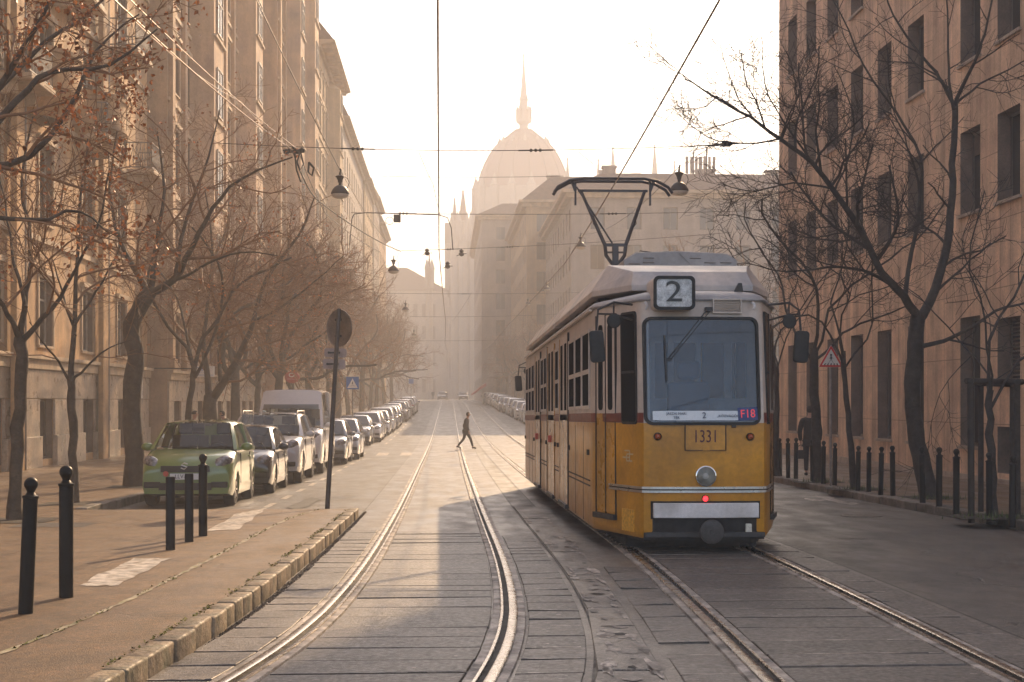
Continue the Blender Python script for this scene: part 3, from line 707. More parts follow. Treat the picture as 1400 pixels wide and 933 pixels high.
for side in (-1, 1):
    for y0 in (1.75, 2.82, 3.89): side_window(side, y0, y0 + .98)
    side_door(side, 5.1, 6.55, 2, False) 
    side_window(side, 6.8, 7.6)
    side_door(side, 7.85, 9.3, 2, True)
    for k in range(2): side_window(side, 9.6 + k * .85, 10.4 + k * .85) 
    side_door(side, 11.5, 12.95, 2, True)
    for y0 in (13.3, 14.4, 15.5): side_window(side, y0, y0 + .98)
    mb = MB()
    for a, b in ((1.7, 4.95), (6.75, 7.7), (9.5, 11.3), (13.15, 16.7)): 
        side_box(mb, side, a, b, .735, .75, -.01, .012); side_box(mb, side, a, b, .80, .815, -.01, .012)
        for y in (a + .9, a + 2.1):
            if y < b: side_box(mb, side, y, y + .012, .26, 1.5, -.01, .0035)
        side_box(mb, side, a + .1, a + .18, 1.13, 1.2, 0, .03); side_box(mb, side, b - .2, b - .12, 1.13, 1.2, 0, .03)
    mb.build('side_trim', t_seam, tram)
    for y in (4.95, 9.42, 11.32): mb = MB(); side_box(mb, side, y, y + .035, .25, 2.88, -.01, .018); mb.build('joint_seal', rubber, tram)
    # gutter
    mb = MB(); side_box(mb, side, 1.5, LB - 1.5, 2.945, 2.972, -.01, .035); mb.build('gutter', t_cream, tram)
    # mirrors
    for yb, dr in ((.0, 1), (LB, -1)):
        sx = side
        mb = MB(); r0 = Vector((sx * .80, yb + dr * .22, 2.93)); r1 = Vector((sx * 1.03, yb + dr * .12, 2.95)); r2 = Vector((sx * (1.22 if sx < 0 else 1.13), yb + dr * .05, 2.86)); r3 = Vector((sx * (1.24 if sx < 0 else 1.15), yb + dr * .05, 2.62))
        mb.tube([r0, r1, r2, r3], .014, 6); mb.tube([r0 - Vector((0, 0, .18)), r1 - Vector((0, 0, .14)), r2 - Vector((0, 0, .05))], .012, 6); mb.tube([r1, r1 - Vector((0, 0, .14))], .01, 6); arm = mb.build('mirror_arm', darkmetal, tram, smooth=50)
        mb = MB(); mb.T = Matrix.Translation((sx * (1.235 if sx < 0 else 1.15), yb + dr * .03, 2.43)) @ Matrix.Rotation(R(4 * sx), 4, 'Y'); mb.prism(rrect(-.083, .083, -.185, .185, .04), -.04, .04); mb.build('mirror_head', rubber, arm, bevel=.012, smooth=40)
        mb = MB(); mb.lathe([(0, -.02), (.075, -.015), (.085, 0), (.05, .03), (0, .04)], (sx * 1.03, yb + dr * .1, 2.73), 14, 'y'); mb.build('wide_mirror', rubber, arm, smooth=50)
# ---- roof equipment
def pod(y0, y1, front=False):
    zb, zt = 3.14, 3.56
    if front: lo = [(-1.13, y0 + .95), (-.74, y0), (.74, y0), (1.13, y0 + .95), (1.13, y1), (-1.13, y1)]; up = [(-.9, y0 + 1.1), (-.7, y0 + .18), (.7, y0 + .18), (.9, y0 + 1.1), (.9, y1), (-.9, y1)]; zs = [zt, zt - .17, zt - .17, zt, zt, zt]
    else: lo = [(-1.13, y0), (1.13, y0), (1.13, y1), (-1.13, y1)]; up = [(-.9, y0), (.9, y0), (.9, y1), (-.9, y1)]; zs = [zt] * 4
    mb = MB(); lo2 = [mb.pt((x, y, zb)) for x, y in lo]; md = [mb.pt((x * 1.0, y, zb + .07)) for x, y in lo]; u = [mb.pt((x, y, z)) for (x, y), z in zip(up, zs)]
    n = len(lo)
    for A, B in ((lo2, md), (md, u)):
        for k in range(n): mb.face((A[k], A[(k + 1) % n], B[(k + 1) % n], B[k]))
    mb.face(lo2[::-1])
    if front: mb.face((u[0], u[1], u[2], u[3])); mb.face((u[0], u[3], u[4], u[5]))
    else: mb.face(u)
    return mb.build('roof_pod', t_pod if not front else t_pod, tram, bevel=.008)
pod(.75, 3.35, True); pod(3.38, 5.35); pod(5.38, 7.95)
pod(8.15, 10.4); pod(10.43, 12.6); pod(12.63, LB - 1.6)
mb = MB(); mb.box(-1.02, 1.02, 1.9, LB - 1.7, 3.08, 3.15); mb.build('pod_rail', t_under, tram)
mb = MB(); mb.prism([(-.56, 3.5), (1.0, 3.5), (1.0, 3.76), (.86, 3.85), (.2, 3.88), (-.38, 3.86), (-.56, 3.76)], 3.0, 6.2, 'y'); up = mb.build('roof_unit', t_roof, tram, bevel=.012)
mb = MB()
for cx, zz in ((-.42, 3.7), (-.22, 3.78), (.02, 3.6), (.02, 3.66), (-.42, 3.64), (-.42, 3.58), (-.22, 3.72), (.62, 3.72), (.62, 3.65), (.62, 3.58), (.84, 3.66), (.84, 3.6), (.84, 3.72), (.42, 3.78), (.24, 3.6)): mb.T = Matrix.Translation((cx, 2.995, zz)) @ Matrix.Rotation(R(-30), 4, 'X'); mb.box(-.075, .075, -.022, .004, -.004, .004)
mb.T = None; mb.bar((-.3, 2.99, 3.52), (.12, 2.99, 3.86), .012, .02); mb.bar((.55, 2.99, 3.52), (.2, 2.99, 3.86), .012, .02); mb.build('louvre', t_roof, up)
mb = MB(); mb.tube([(-.26, 3.6, 3.85), (-.26, 3.6, 3.95), (-.02, 3.6, 3.92), (-.02, 3.6, 3.84)], .008, 5); mb.tube([(-.14, 3.6, 3.94), (-.14, 3.6, 3.84)], .006, 5); mb.build('handrail', darkmetal, tram)
mb = MB(); mb.lathe([(.03, 0), (.03, .17), (0, .18)], (-.39, .5, 3.08), 10); mb.build('aerial_stub', t_roof, tram)
mb = MB(); mb.poly([(.42, .35, 3.1), (.54, .35, 3.1), (.52, .35, 3.2)]); mb.prism([(.42, 3.08), (.54, 3.08), (.52, 3.2), (.48, 3.2)], .34, .4, 'y'); mb.build('horn', darkmetal, tram)
# ---- pantograph
PY = 7.0
pan = MB(); pan.box(-.5, .3, PY - .5, PY + .5, 3.5, 3.62); pan.bar((-.28, PY, 3.6), (-.18, PY - .1, 3.78), .06, .06); pan.bar((.05, PY, 3.6), (-.02, PY - .1, 3.78), .06, .06); pano = pan.build('pantograph_base', darkmetal, tram)
panm = mat('pantograph_paint', (.05, .047, .05), .45, .3, .2)
O = -.22
mb = MB(); zt = 5.42
mb.tube([(O - .17, PY - .1, 4.42), (O - .15, PY - .1, 4.25), (O - .07, PY - .1, 4.14), (O + .02, PY - .1, 4.06)], .03, 8); mb.tube([(O + .17, PY - .1, 4.42), (O + .15, PY - .1, 4.25), (O + .07, PY - .1, 4.14), (O - .02, PY - .1, 4.06)], .03, 8)
mb.bar((O - .17, PY - .1, 4.42), (O + .17, PY - .1, 4.42), .06, .05); mb.bar((O - .15, PY - .1, 4.3), (O + .15, PY - .1, 4.3), .03, .03); mb.box(O - .05, O + .05, PY - .14, PY - .06, 3.6, 4.44); mb.bar((O - .28, PY - .1, 3.6), (O - .03, PY - .1, 4.08), .04, .04); mb.bar((O + .28, PY - .1, 3.6), (O + .03, PY - .1, 4.08), .04, .04)
mb.build('pantograph_elbow', panm, tram, smooth=40)
mb = MB()
for s_ in (-1, 1): mb.tube([(O + s_ * .17, PY - .1, 4.42), (O + s_ * .53, PY + .25, zt - .06)], [.032, .026], 8); mb.tube([(O + s_ * .30, PY - .0, 4.72), (O + s_ * .35, PY - .03, 4.78), (O + s_ * .34, PY, 4.9)], .01, 5)
mb.tube([(O - .6, PY + .25, zt - .0), (O - .05, PY - .1, 4.45)], .014, 6); mb.bar((O - .58, PY + .25, zt - .06), (O + .58, PY + .25, zt - .06), .03, .04); mb.build('pantograph_arm', panm, tram, smooth=40)
mb = MB()
for dy in (.1, .4): mb.tube([(O - .98, PY + dy, zt - .11), (O - .92, PY + dy, zt - .02), (O - .72, PY + dy, zt + .09), (O - .5, PY + dy, zt + .12), (O + .5, PY + dy, zt + .12), (O + .72, PY + dy, zt + .08), (O + .9, PY + dy, zt - .02), (O + .97, PY + dy, zt - .12)], .026, 8)
for s_ in (-1, 1): mb.bar((O + s_ * .62, PY + .1, zt + .1), (O + s_ * .62, PY + .4, zt + .1), .03, .03); mb.bar((O + s_ * .62, PY + .25, zt + .1), (O + s_ * .62, PY + .25, zt - .3), .03, .05); mb.bar((O + s_ * .68, PY + .25, zt + .1), (O + s_ * .62, PY + .25, zt - .06), .03, .05)
mb.build('collector_head', panm, tram, smooth=40)
# ------------------------------------------------------------------ buildings
b_pink = mat('stone_panels_pink', (.68, .475, .32), .8, 0, .16, 1.5, .004, 30, streak=.3, dirt=(.56, .37, .25))
b_sill = mat('sill_stone', (.36, .29, .23), .75, 0, .2, 3)
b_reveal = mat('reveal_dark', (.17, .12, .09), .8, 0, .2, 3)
b_tan = mat('plaster_tan', (.49, .295, .14), .85, 0, .14, 1.1, .006, 20, streak=.22, dirt=(.29, .19, .115))
b_tan2 = mat('plaster_pinkish', (.47, .31, .185), .85, 0, .12, .9, .006, 20, streak=.18, dirt=(.32, .21, .15))
b_tan3 = mat('plaster_ochre', (.44, .31, .18), .85, 0, .12, .9, .006, 20, streak=.18, dirt=(.33, .23, .14))
b_grey = mat('plaster_grey', (.34, .29, .25), .85, 0, .12, .9, .006, 20, streak=.16)
b_marble = mat('marble_plinth', (.44, .34, .245), .35, 0, .22, 1.4, 0, dirt=(.3, .25, .2), streak=.15)
b_trim = mat('plaster_trim', (.47, .35, .23), .8, 0, .16, 2, .004, 30, streak=.15)
b_roof = mat('roof_tiles', (.14, .085, .06), .8, 0, .25, 2, .01, 20)
b_frame = mat('window_frame_paint', (.42, .37, .31), .55, 0, .2, 3)
b_framed = mat('window_frame_dark', (.11, .085, .07), .55, 0, .2, 3)
b_pane = mat('window_pane', (.03, .032, .034), .06, 0, 0, spec=.6)
b_rail = mat('balcony_iron', (.16, .13, .11), .55, .2, .2, 8)
b_stone = mat('parliament_stone', (.36, .31, .26), .85, 0, .12, .4)
b_dome = mat('parliament_dome', (.2, .1, .08), .7, 0, .1, .4)
def panel_joints(m, w, h):                      # stone panel joints added to a wall material
    nt = m.node_tree; N = nt.nodes; L = nt.links; b = N['Principled BSDF']
    tc = N.new('ShaderNodeTexCoord'); sp = N.new('ShaderNodeSeparateXYZ'); L.new(tc.outputs['Object'], sp.inputs[0])
    cb = N.new('ShaderNodeCombineXYZ'); L.new(sp.outputs['Y'], cb.inputs['X']); L.new(sp.outputs['Z'], cb.inputs['Y'])
    br = N.new('ShaderNodeTexBrick'); br.inputs['Scale'].default_value = 1; br.inputs['Brick Width'].default_value = w; br.inputs['Row Height'].default_value = h; br.inputs['Mortar Size'].default_value = .012; br.offset = 0; br.inputs['Color1'].default_value = (1, 1, 1, 1); br.inputs['Color2'].default_value = (.88, .88, .88, 1); br.inputs['Mortar'].default_value = (.5, .48, .46, 1)
    L.new(cb.outputs[0], br.inputs['Vector'])
    src = b.inputs['Base Color'].links[0].from_socket; mx = N.new('ShaderNodeMix'); mx.data_type = 'RGBA'; mx.blend_type = 'MULTIPLY'; mx.inputs[0].default_value = 1; L.new(src, mx.inputs[6]); L.new(br.outputs['Color'], mx.inputs[7]); L.new(mx.outputs[2], b.inputs['Base Color'])
panel_joints(b_pink, .62, 1.55)

class Fac:                                       # a facade plane: origin, direction along it, outward normal (local to its building)
    def __init__(s, O, U, N): s.O = Vector(O); s.U = Vector(U); s.N = Vector(N)
    def p(s, u, v, d=0): return s.O + s.U * u + Vector((0, 0, v)) + s.N * d
    def mtx(s, u, v, d=0):                        # local x along the wall, y outward, z up
        q = s.p(u, v, d); return Matrix(((s.U.x, s.N.x, 0, q.x), (s.U.y, s.N.y, 0, q.y), (0, 0, 1, q.z), (0, 0, 0, 1)))
    def box(s, mb, u0, u1, v0, v1, d0, d1, mi=None):
        old = mb.T; mb.T = s.mtx(0, 0); mb.box(u0, u1, d0, d1, v0, v1, mi); mb.T = old
def wall_with_holes(mb, f, W, H, holes, depth, v0=0, mi_rev=1):
    us = sorted({0, W} | {h[0] for h in holes} | {h[1] for h in holes}); vs = sorted({v0, H} | {h[2] for h in holes} | {h[3] for h in holes})
    us = [u for u in us if 0 <= u <= W]; vs = [v for v in vs if v0 <= v <= H]
    for a, b in zip(us, us[1:]):
        for c, d in zip(vs, vs[1:]):
            m = ((a + b) / 2, (c + d) / 2)
            if any(h[0] < m[0] < h[1] and h[2] < m[1] < h[3] for h in holes): continue
            mb.poly([f.p(a, c), f.p(b, c), f.p(b, d), f.p(a, d)], 0)
    for a, b, c, d in holes:
        for q in (((a, c), (b, c)), ((b, c), (b, d)), ((b, d), (a, d)), ((a, d), (a, c))):
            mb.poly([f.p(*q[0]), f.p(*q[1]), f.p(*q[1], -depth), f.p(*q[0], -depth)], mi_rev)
WCACHE = {}
def window(f, u0, u1, v0, v1, depth, parent, style='cross', fm=b_frame, sill=None, name='window', pm=None, sur=None):
    w, h = round(u1 - u0, 3), round(v1 - v0, 3); key = (w, h, style, fm.name, sill.name if sill else '', (pm or b_pane).name, bool(sur))
    if key not in WCACHE:
        mb = MB(); e = .07
        mb.ring([(-w / 2 + .002, .002), (w / 2 - .002, .002), (w / 2 - .002, h - .002), (-w / 2 + .002, h - .002)], [(-w / 2 + e, e), (w / 2 - e, e), (w / 2 - e, h - e), (-w / 2 + e, h - e)], 0, .07)
        if style in ('cross', 'T', 'two'): mb.box(-.035, .035, .003, .062, e, h - e)
        if style in ('cross',): mb.box(-w / 2 + e, -.036, .005, .058, h * .68, h * .68 + .06); mb.box(.036, w / 2 - e, .005, .058, h * .68, h * .68 + .06)
        if style == 'blind': mb.box(-w / 2 + e, w / 2 - e, .012, .05, h * .72, h - e)
        if style == 'slat':
            for k in range(int(h / .09)): mb.box(-w / 2 + e, w / 2 - e, .012, .04, .06 + k * .09, .1 + k * .09)
        A = mb.mesh('window', fm)
        mb = MB(); mb.box(-w / 2 + e * .5, w / 2 - e * .5, .012, .03, e * .5, h - e * .5); B = mb.mesh('pane', pm or b_pane); S = None
        if sill: mb = MB(); mb.box(-w / 2 - .08, w / 2 + .08, depth - .02, depth + .07, -.075, -.004); S = mb.mesh('sill', sill)
        Q = None
        if sur:
            mb = MB(); d = depth + .003; mb.box(-w / 2 - .14, -w / 2 - .01, d, d + .05, -.004, h + .1); mb.box(w / 2 + .01, w / 2 + .14, d, d + .05, -.004, h + .1); mb.box(-w / 2 - .22, w / 2 + .22, d, d + .13, h + .102, h + .26); mb.box(-w / 2 - .009, w / 2 + .009, d, d + .04, h + .004, h + .1); Q = mb.mesh('surround', sur)
        WCACHE[key] = (A, B, S, Q)
    A, B, S, Q = WCACHE[key]
    o = link(name, A, parent); o.matrix_local = f.mtx((u0 + u1) / 2, v0, -depth); link('pane', B, o)
    if S: link('sill', S, o)
    if Q: link('surround', Q, o)
    return o

# ---- right-hand building: pale pink stone panels, deep windows
RB_S, RB_T1, RB_T0 = 12.55, 54.6, 14.0
zb = gz(44)
rbd = thing('office_building', 'pinkish stone-clad office block with rows of deep dark windows on the right-hand pavement', 'building', (RB_S, RB_T0, zb))
f = Fac((0, 0, 0), (0, 1, 0), (-1, 0, 0)); W = RB_T1 - RB_T0; H = 25.5
cols = [52.45, 49.75, 46.95, 44.15, 41.35, 38.55, 34.5, 32.1, 29.3, 26.5, 23.7]
holes = []
for i, c in enumerate(cols):
    u = c - RB_T0
    if c in (32.1, 29.3): holes += [(u - .66, u + .66, .45, 1.5, 'slat', 0), (u - .66, u + .66, 2.5, 3.95, 'slat', 1)]
    else: holes.append((u - .66, u + .66, 1.0, 4.1, 'tall', 1))
    for k, v in enumerate((6.6, 10.25, 13.95, 17.6, 21.2)): holes.append((u - .66, u + .66, v, v + 2.0, ('two', 'blind', 'two', 'slat', 'blind', 'two', 'two')[(i * 3 + k * 5) % 7], 1))
mb = MB(); wall_with_holes(mb, f, W, H, [h[:4] for h in holes], .42, -.8)
for q in (((0, 0, 0), (14, 0, 0)), ((14, 0, 0), (14, W, 0)), ((14, W, 0), (0, W, 0))):
    a, b = Vector(q[0]), Vector(q[1]); mb.poly([a + Vector((0, 0, -.8)), b + Vector((0, 0, -.8)), b + Vector((0, 0, H)), a + Vector((0, 0, H))], 0)
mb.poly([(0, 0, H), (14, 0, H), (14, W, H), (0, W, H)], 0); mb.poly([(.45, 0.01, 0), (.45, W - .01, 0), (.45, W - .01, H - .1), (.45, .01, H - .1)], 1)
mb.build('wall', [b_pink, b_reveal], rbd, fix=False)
for a, b, c, d, st, sl in holes: window(f, a, b, c, d, .36, rbd, st, b_framed, b_sill if sl else None)
mb = MB(); f.box(mb, 0, W, -.7, .32, .001, .03); mb.build('plinth', b_sill, rbd, bevel=.008)
mb = MB(); f.box(mb, -.1, W + .25, H, H + .4, -.2, .5); mb.build('cornice', b_pink, rbd)

# ---- left-hand houses
def railing(mb, f, u0, u1, v, d, h=1.0):
    pts = [(u0, .02), (u0, d), (u1, d), (u1, .02)]
    for (a, da), (b, db) in zip(pts, pts[1:]):
        for hh in (h, .08): mb.bar(f.p(a, v + hh, da), f.p(b, v + hh, db), .045, .04)
        L_ = math.hypot(b - a, db - da); n = max(2, int(L_ / .13))
        for k in range(n + 1):
            q = k / n; mb.bar(f.p(a + (b - a) * q, v + .08, da + (db - da) * q), f.p(a + (b - a) * q, v + h, da + (db - da) * q), .02, .02)
        for k in range(n):
            q = (k + .5) / n; r = .5 / n; c = f.p(a + (b - a) * q, v + .55, da + (db - da) * q); e = f.p(a + (b - a) * (q + r), v + .55, da + (db - da) * (q + r)) - c
            for sg in (-1, 1): mb.bar(c - e + Vector((0, 0, -.3 * sg)), c + e + Vector((0, 0, .3 * sg)), .014, .014)
def balcony(par, f, u0, u1, v, d=.95, stone=False):
    mb = MB(); f.box(mb, u0 - .05, u1 + .05, v - .16, v, .003, d + .06)
    for u in (u0 + .2, u1 - .35): f.box(mb, u, u + .15, v - .5, v - .162, .003, d * .6)
    o = mb.build('balcony', b_trim, par, bevel=.02)
    mb = MB(); railing(mb, f, u0, u1, v, d - .03); mb.build('railing', b_rail, o, fix=False)
def round_bay(par, f, u, v0, v1, r, m):           # half-round projecting balcony with a solid parapet
    mb = MB(); n = 12
    def rr(rad, z): return [f.p(u + rad * math.cos(math.pi * k / n), z, rad * .75 * math.sin(math.pi * k / n)) for k in range(n + 1)]
    mb.loft([rr(r * .55, v0 - .7), rr(r * .9, v0 - .25), rr(r, v0), rr(r + .08, v0 + .02), rr(r + .08, v0 + .14), rr(r, v0 + .16), rr(r, v1 - .15), rr(r + .1, v1 - .13), rr(r + .1, v1), rr(r - .2, v1), rr(r - .2, v0 + .2), rr(.02, v0 + .2)], closed=False)
    return mb.build('round_balcony', m, par, smooth=35)
def house(label, s, t0, t1, H, m, floors, spacing=2.7, ww=1.2, bays=(), pil=False, roof=4, group=None, ground=True, detail=True, cor=.9, chim=(), end=True, back=12, winf=b_frame, mans=.45):
    z0 = gz((t0 + t1) / 2) - .05; W = t1 - t0
    root = thing('town_house', label, 'building', (s, t0, z0), group=group)
    f = Fac((0, 0, 0), (0, 1, 0), (1, 0, 0)); holes = []; n = max(1, int(W / spacing)); e = (W - n * spacing) / 2
    cents = [e + spacing * (k + .5) for k in range(n)]
    inbay = lambda u: any(a - .2 < u < b + .2 for a, b in bays)
    for (v, h) in floors:
        for u in cents:
            if not inbay(u) or v < 3: holes.append((u - ww / 2, u + ww / 2, v, v + h))
    gh = []
    if ground:
        for u in cents: gh.append((u - .8, u + .8, .35, 2.15))
    mb = MB(); wall_with_holes(mb, f, W, H, holes + gh, .3, -1.2)
    for a, b in (((0, 0), (-back, 0)), ((-back, W), (0, W))): mb.poly([(a[0], a[1], -1.2), (b[0], b[1], -1.2), (b[0], b[1], H), (a[0], a[1], H)], 0)
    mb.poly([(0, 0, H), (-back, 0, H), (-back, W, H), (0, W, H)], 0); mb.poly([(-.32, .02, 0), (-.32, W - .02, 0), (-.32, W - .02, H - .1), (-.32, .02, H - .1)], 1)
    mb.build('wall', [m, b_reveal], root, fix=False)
    for h in holes: window(f, *h, .24, root, 'cross' if detail else 'two', winf, b_trim, sur=b_trim if detail else None)
    for h in gh: window(f, *h, .26, root, 'plain', b_framed, None, 'shop_window', mat('shop_pane', (.05, .05, .05), .04, 0, 0, spec=.8, ior=1.7))
    if ground:
        mb = MB(); prev = 0.0
        for a, b, _, _ in gh + [(W, W, 0, 0)]:
            if a - prev > .2: f.box(mb, prev + .01, a - .01, -1, 1.05, .003, .16); f.box(mb, prev + .03, a - .03, 1.052, 2.14, .003, .08)
            prev = b
        f.box(mb, .01, W - .01, 2.16, 3.0, .003, .09)
        mb.build('marble_cladding', b_marble, root, bevel=.02)
        mb = MB(); f.box(mb, 0, W, 3.02, 3.3, .003, .16); f.box(mb, 0, W, 3.302, 3.42, .003, .26); mb.build('string_course', b_trim, root, bevel=.015)
    if detail:
        mb = MB()
        for (v, h) in floors[1:]: mb = MB(); f.box(mb, 0, W, v - .62, v - .46, .003, .1); mb.build('string_course', b_trim, root)
    if pil:
        for k in range(0, n + 1):
            u = e + spacing * k
            if inbay(u): continue
            mb = MB(); f.box(mb, u - .28, u + .28, 3.45, H - .3, .003, .2); f.box(mb, u - .36, u + .36, H - 1.0, H - .31, .2, .3); f.box(mb, u - .36, u + .36, 3.44, 3.9, .2, .28); mb.build('pilaster', m, root, bevel=.01)
    for a, b in bays:
        mb = MB(); d = 1.0; v0 = 6.0; v1 = H - 1.5
        q = [(a, 0), (a + .5, d), (b - .5, d), (b, 0)]
        A = [f.p(u, v0, dd) for u, dd in q]; B = [f.p(u, v1, dd) for u, dd in q]; mb.loft([[f.p((a + b) / 2 + (u - (a + b) / 2) * .6, v0 - 1.0, dd * .2) for u, dd in q], A, B, [f.p((a + b) / 2, v1 + 1.0, 0)] * 4], closed=False)
        bo = mb.build('bay', m, root)
        for v, h in floors[1:]: mb = MB(); f.box(mb, a + .45, b - .45, v - .3, v - .18, d - .2, d + .12); mb.build('ledge', b_trim, bo)
        for v, h in floors[1:]:
            if v + h < v1:
                f2 = Fac(f.p(0, 0, d + .02), f.U, f.N); window(f2, (a + b) / 2 - .75, (a + b) / 2 + .75, v, v + h, .0, root, 'cross', winf, None)
    mb = MB(); prof = [(.003, H - .35), (.2, H - .35), (.28, H - .12), (cor * .8, H + .02), (cor, H + .12), (cor, H + .26), (.003, H + .26)]
    mb.loft([[f.p(u, v, d) for d, v in prof] for u in (-.15, W + .15)], closed=True, cap=True); 
    n2 = int(W / 1.1)
    for k in range(n2 if detail else 0): u = (k + .5) * W / n2; f.box(mb, u - .12, u + .12, H - .3, H - .03, .285, cor * .75)
    mb.build('cornice', b_trim, root)
    mb = MB(); prof = [(cor - .1, H + .27), (cor - .1 - roof * mans, H + roof), (-back * .5, H + roof + 1.2), (-back, H + .3)]
    mb.loft([[f.p(u, v, d) for d, v in prof] for u in (0, W)], closed=False); mb.poly([f.p(0, v, d) for d, v in prof]); mb.poly([f.p(W, v, d) for d, v in prof]); rf = mb.build('roof', b_roof, root)
    for u, d, h in chim:
        mb = MB(); f.box(mb, u, u + 1.3, H + .5, H + roof + h, d - .7, d); f.box(mb, u - .1, u + 1.4, H + roof + h, H + roof + h + .15, d - .8, d + .1)
        for k in range(3): f.box(mb, u + .12 + k * .4, u + .36 + k * .4, H + roof + h + .15, H + roof + h + .5, d - .5, d - .2)
        mb.build('chimney', m, rf)
    return root, f
fl5 = [(3.75, 2.0), (7.4, 2.3), (11.2, 2.3), (15.0, 2.2), (18.7, 2.1), (22.3, 1.9)]
h1, f1 = house('tan plastered corner house with round balcony and marble-clad shop front, nearest on the left', -12.0, 14, 59.5, 24.8, b_tan, fl5, 5.15, 1.5, pil=False, chim=())
for u in (3.2, 16, 29.3, 35.5): round_bay(h1, f1, u, 11.0, 12.15, 1.7, b_tan)
for u in (8.5, 22, 30.8, 38.2): 
    balcony(h1, f1, u, u + 2.6, 14.6, 1.1); balcony(h1, f1, u + 3.3, u + 5.6, 10.8, 1.0)
for u in (5.0, 10.5, 26.4, 36.5):                  # downpipes and wall piers
    mb = MB(); f1.box(mb, u, u + .75, -.8, 24.2, .165, .34); mb.build('pier', b_tan, h1, bevel=.015)
    mb = MB(); mb.tube([f1.p(u + .95, -.2, .27), f1.p(u + .95, 24.4, .27)], .07, 8); mb.build('downpipe', b_rail, h1, smooth=60)
h2, f2_ = house('pinkish town house with tall pilasters and two bay columns, second on the left', -11.3, 60, 90, 28.5, b_tan2, fl5 + [(25.6, 1.9)], 2.9, 1.3, bays=((5.2, 9.0), (19.6, 23.6)), pil=True, chim=((22, -2, 1.5),))
h3, f3 = house('tall ochre town house with steep mansard roof, third on the left', -10.35, 90.5, 112, 33.0, b_tan2, fl5 + [(25.9, 2.0), (29.5, 1.9)], 2.9, 1.2, bays=((4.0, 7.6), (14.5, 18.5)), pil=True, roof=6)
h4, f4 = house('yellowish town house with broad eaves and a chimney beside the tall mansard house', -9.75, 112.5, 131, 28.9, b_tan3, [(3.75, 2), (7.4, 2.2), (11.2, 2.2), (15, 2.2), (18.7, 2.1), (22.4, 2.1), (25.6, 1.6)], 3.0, 1.2, bays=((9, 13),), roof=4.2, cor=1.3, chim=((1.5, -2.2, 1.2), (3.4, -2.4, .9)), mans=.75)
for lab, s, a, b, H, m, rf, ch in (
    ('hazy grey town house with sloping roof past the broad-eaved house', -9.35, 131.4, 166, 27.0, b_grey, 4.5, ((30, -2, .6),)),
    ('hazy town house with stepped gable next past the grey one', -9.15, 166.4, 184, 27.0, b_tan3, 3, ((12, -1.5, 1.0),)),
    ('hazy pale town house second to last in the left row', -9.0, 184.4, 200, 27.5, b_grey, 2.0, ((11, -1.5, .6),)),
    ('hazy last house of the left row at the end of the street', -9.0, 200.4, 222, 26.2, b_tan2, 2.2, ((16, -1.5, .8),))):
    house(lab, s, a, b, H - gz(a), m, [(3.75, 2), (7.4, 2.2), (11.2, 2.2), (15, 2.2), (18.7, 2.1), (22.2, 2.0)], 3.4, 1.2, roof=rf, detail=False, ground=False, chim=ch, cor=.8)

# ---- far right blocks, seen across the square (facades towards the camera and along the street)
def block(label, s0, s1, t0, t1, H, m, floors, sp=3.2, ww=1.3, roof=2.5, extra=None, cat='building', name='town_house'):
    z0 = gz(min(t0, 250)) - .1; root = thing(name, label, cat, (s0, t0, z0)); W = s1 - s0; D = t1 - t0
    f = Fac((0, 0, 0), (1, 0, 0), (0, -1, 0)); g = Fac((0, D, 0), (0, -1, 0), (-1, 0, 0))
    mb = MB()
    for ff, w_ in ((f, W), (g, D)):
        n = max(1, int(w_ / sp)); e = (w_ - n * sp) / 2; hs = [(e + sp * (k + .5) - ww / 2, e + sp * (k + .5) + ww / 2, v, v + h) for k in range(n) for v, h in floors]
        wall_with_holes(mb, ff, w_, H, hs, .3, -1.5)
        if (ff is f and W < 45) or ff is g:
            for h in hs: window(ff, *h, .25, root, 'two', b_framed, None)
    mb.poly([(W, 0, -1), (W, D, -1), (W, D, H), (W, 0, H)], 0); mb.poly([(W, D, -1), (0, D, -1), (0, D, H), (W, D, H)], 0)
    mb.build('wall', [m, b_reveal], root, fix=False)
    mb = MB(); mb.box(-.9, W + .5, -.9, D + .5, H, H + .3); mb.box(-.5, W + .3, -.5, D + .3, H - .4, H - .003); mb.build('cornice', b_trim, root)
    mb = MB(); q = 3.0; mb.loft([[(-.6, -.6, H + .3), (W + .3, -.6, H + .3), (W + .3, D + .3, H + .3), (-.6, D + .3, H + .3)], [(q, q, H + .3 + roof), (W - q, q, H + .3 + roof), (W - q, D - q, H + .3 + roof), (q, D - q, H + .3 + roof)]], cap=True); rf = mb.build('roof', b_roof, root)
    return root, rf
fls = [(1.5, 2.2), (5.4, 2.3), (9.4, 2.3), (13.2, 2.2), (16.8, 2.0)]
ba, ra = block('broad hazy grey block with flat roof and aerials across the square', 11.3, 49, 131, 165, 20.0, b_grey, fls, 3.3, 1.3, 2.0)
def chimney(rf, x, y, z, w, h, m=b_grey): mb = MB(); mb.box(x, x + w, y, y + .8, z, z + h); mb.box(x - .1, x + w + .1, y - .1, y + .9, z + h + .002, z + h + .2); mb.build('chimney', m, rf)
for x, y, w_, h in ((3.5, 6, 1.2, 1.3), (6.5, 8, .7, .9), (12.5, 7, 1.6, 1.2), (19, 6, 2.2, 1.0), (24, 7, 1.0, 1.2), (31, 6, 1.5, 1.1)): chimney(ra, x, y, 22.0, w_, h)
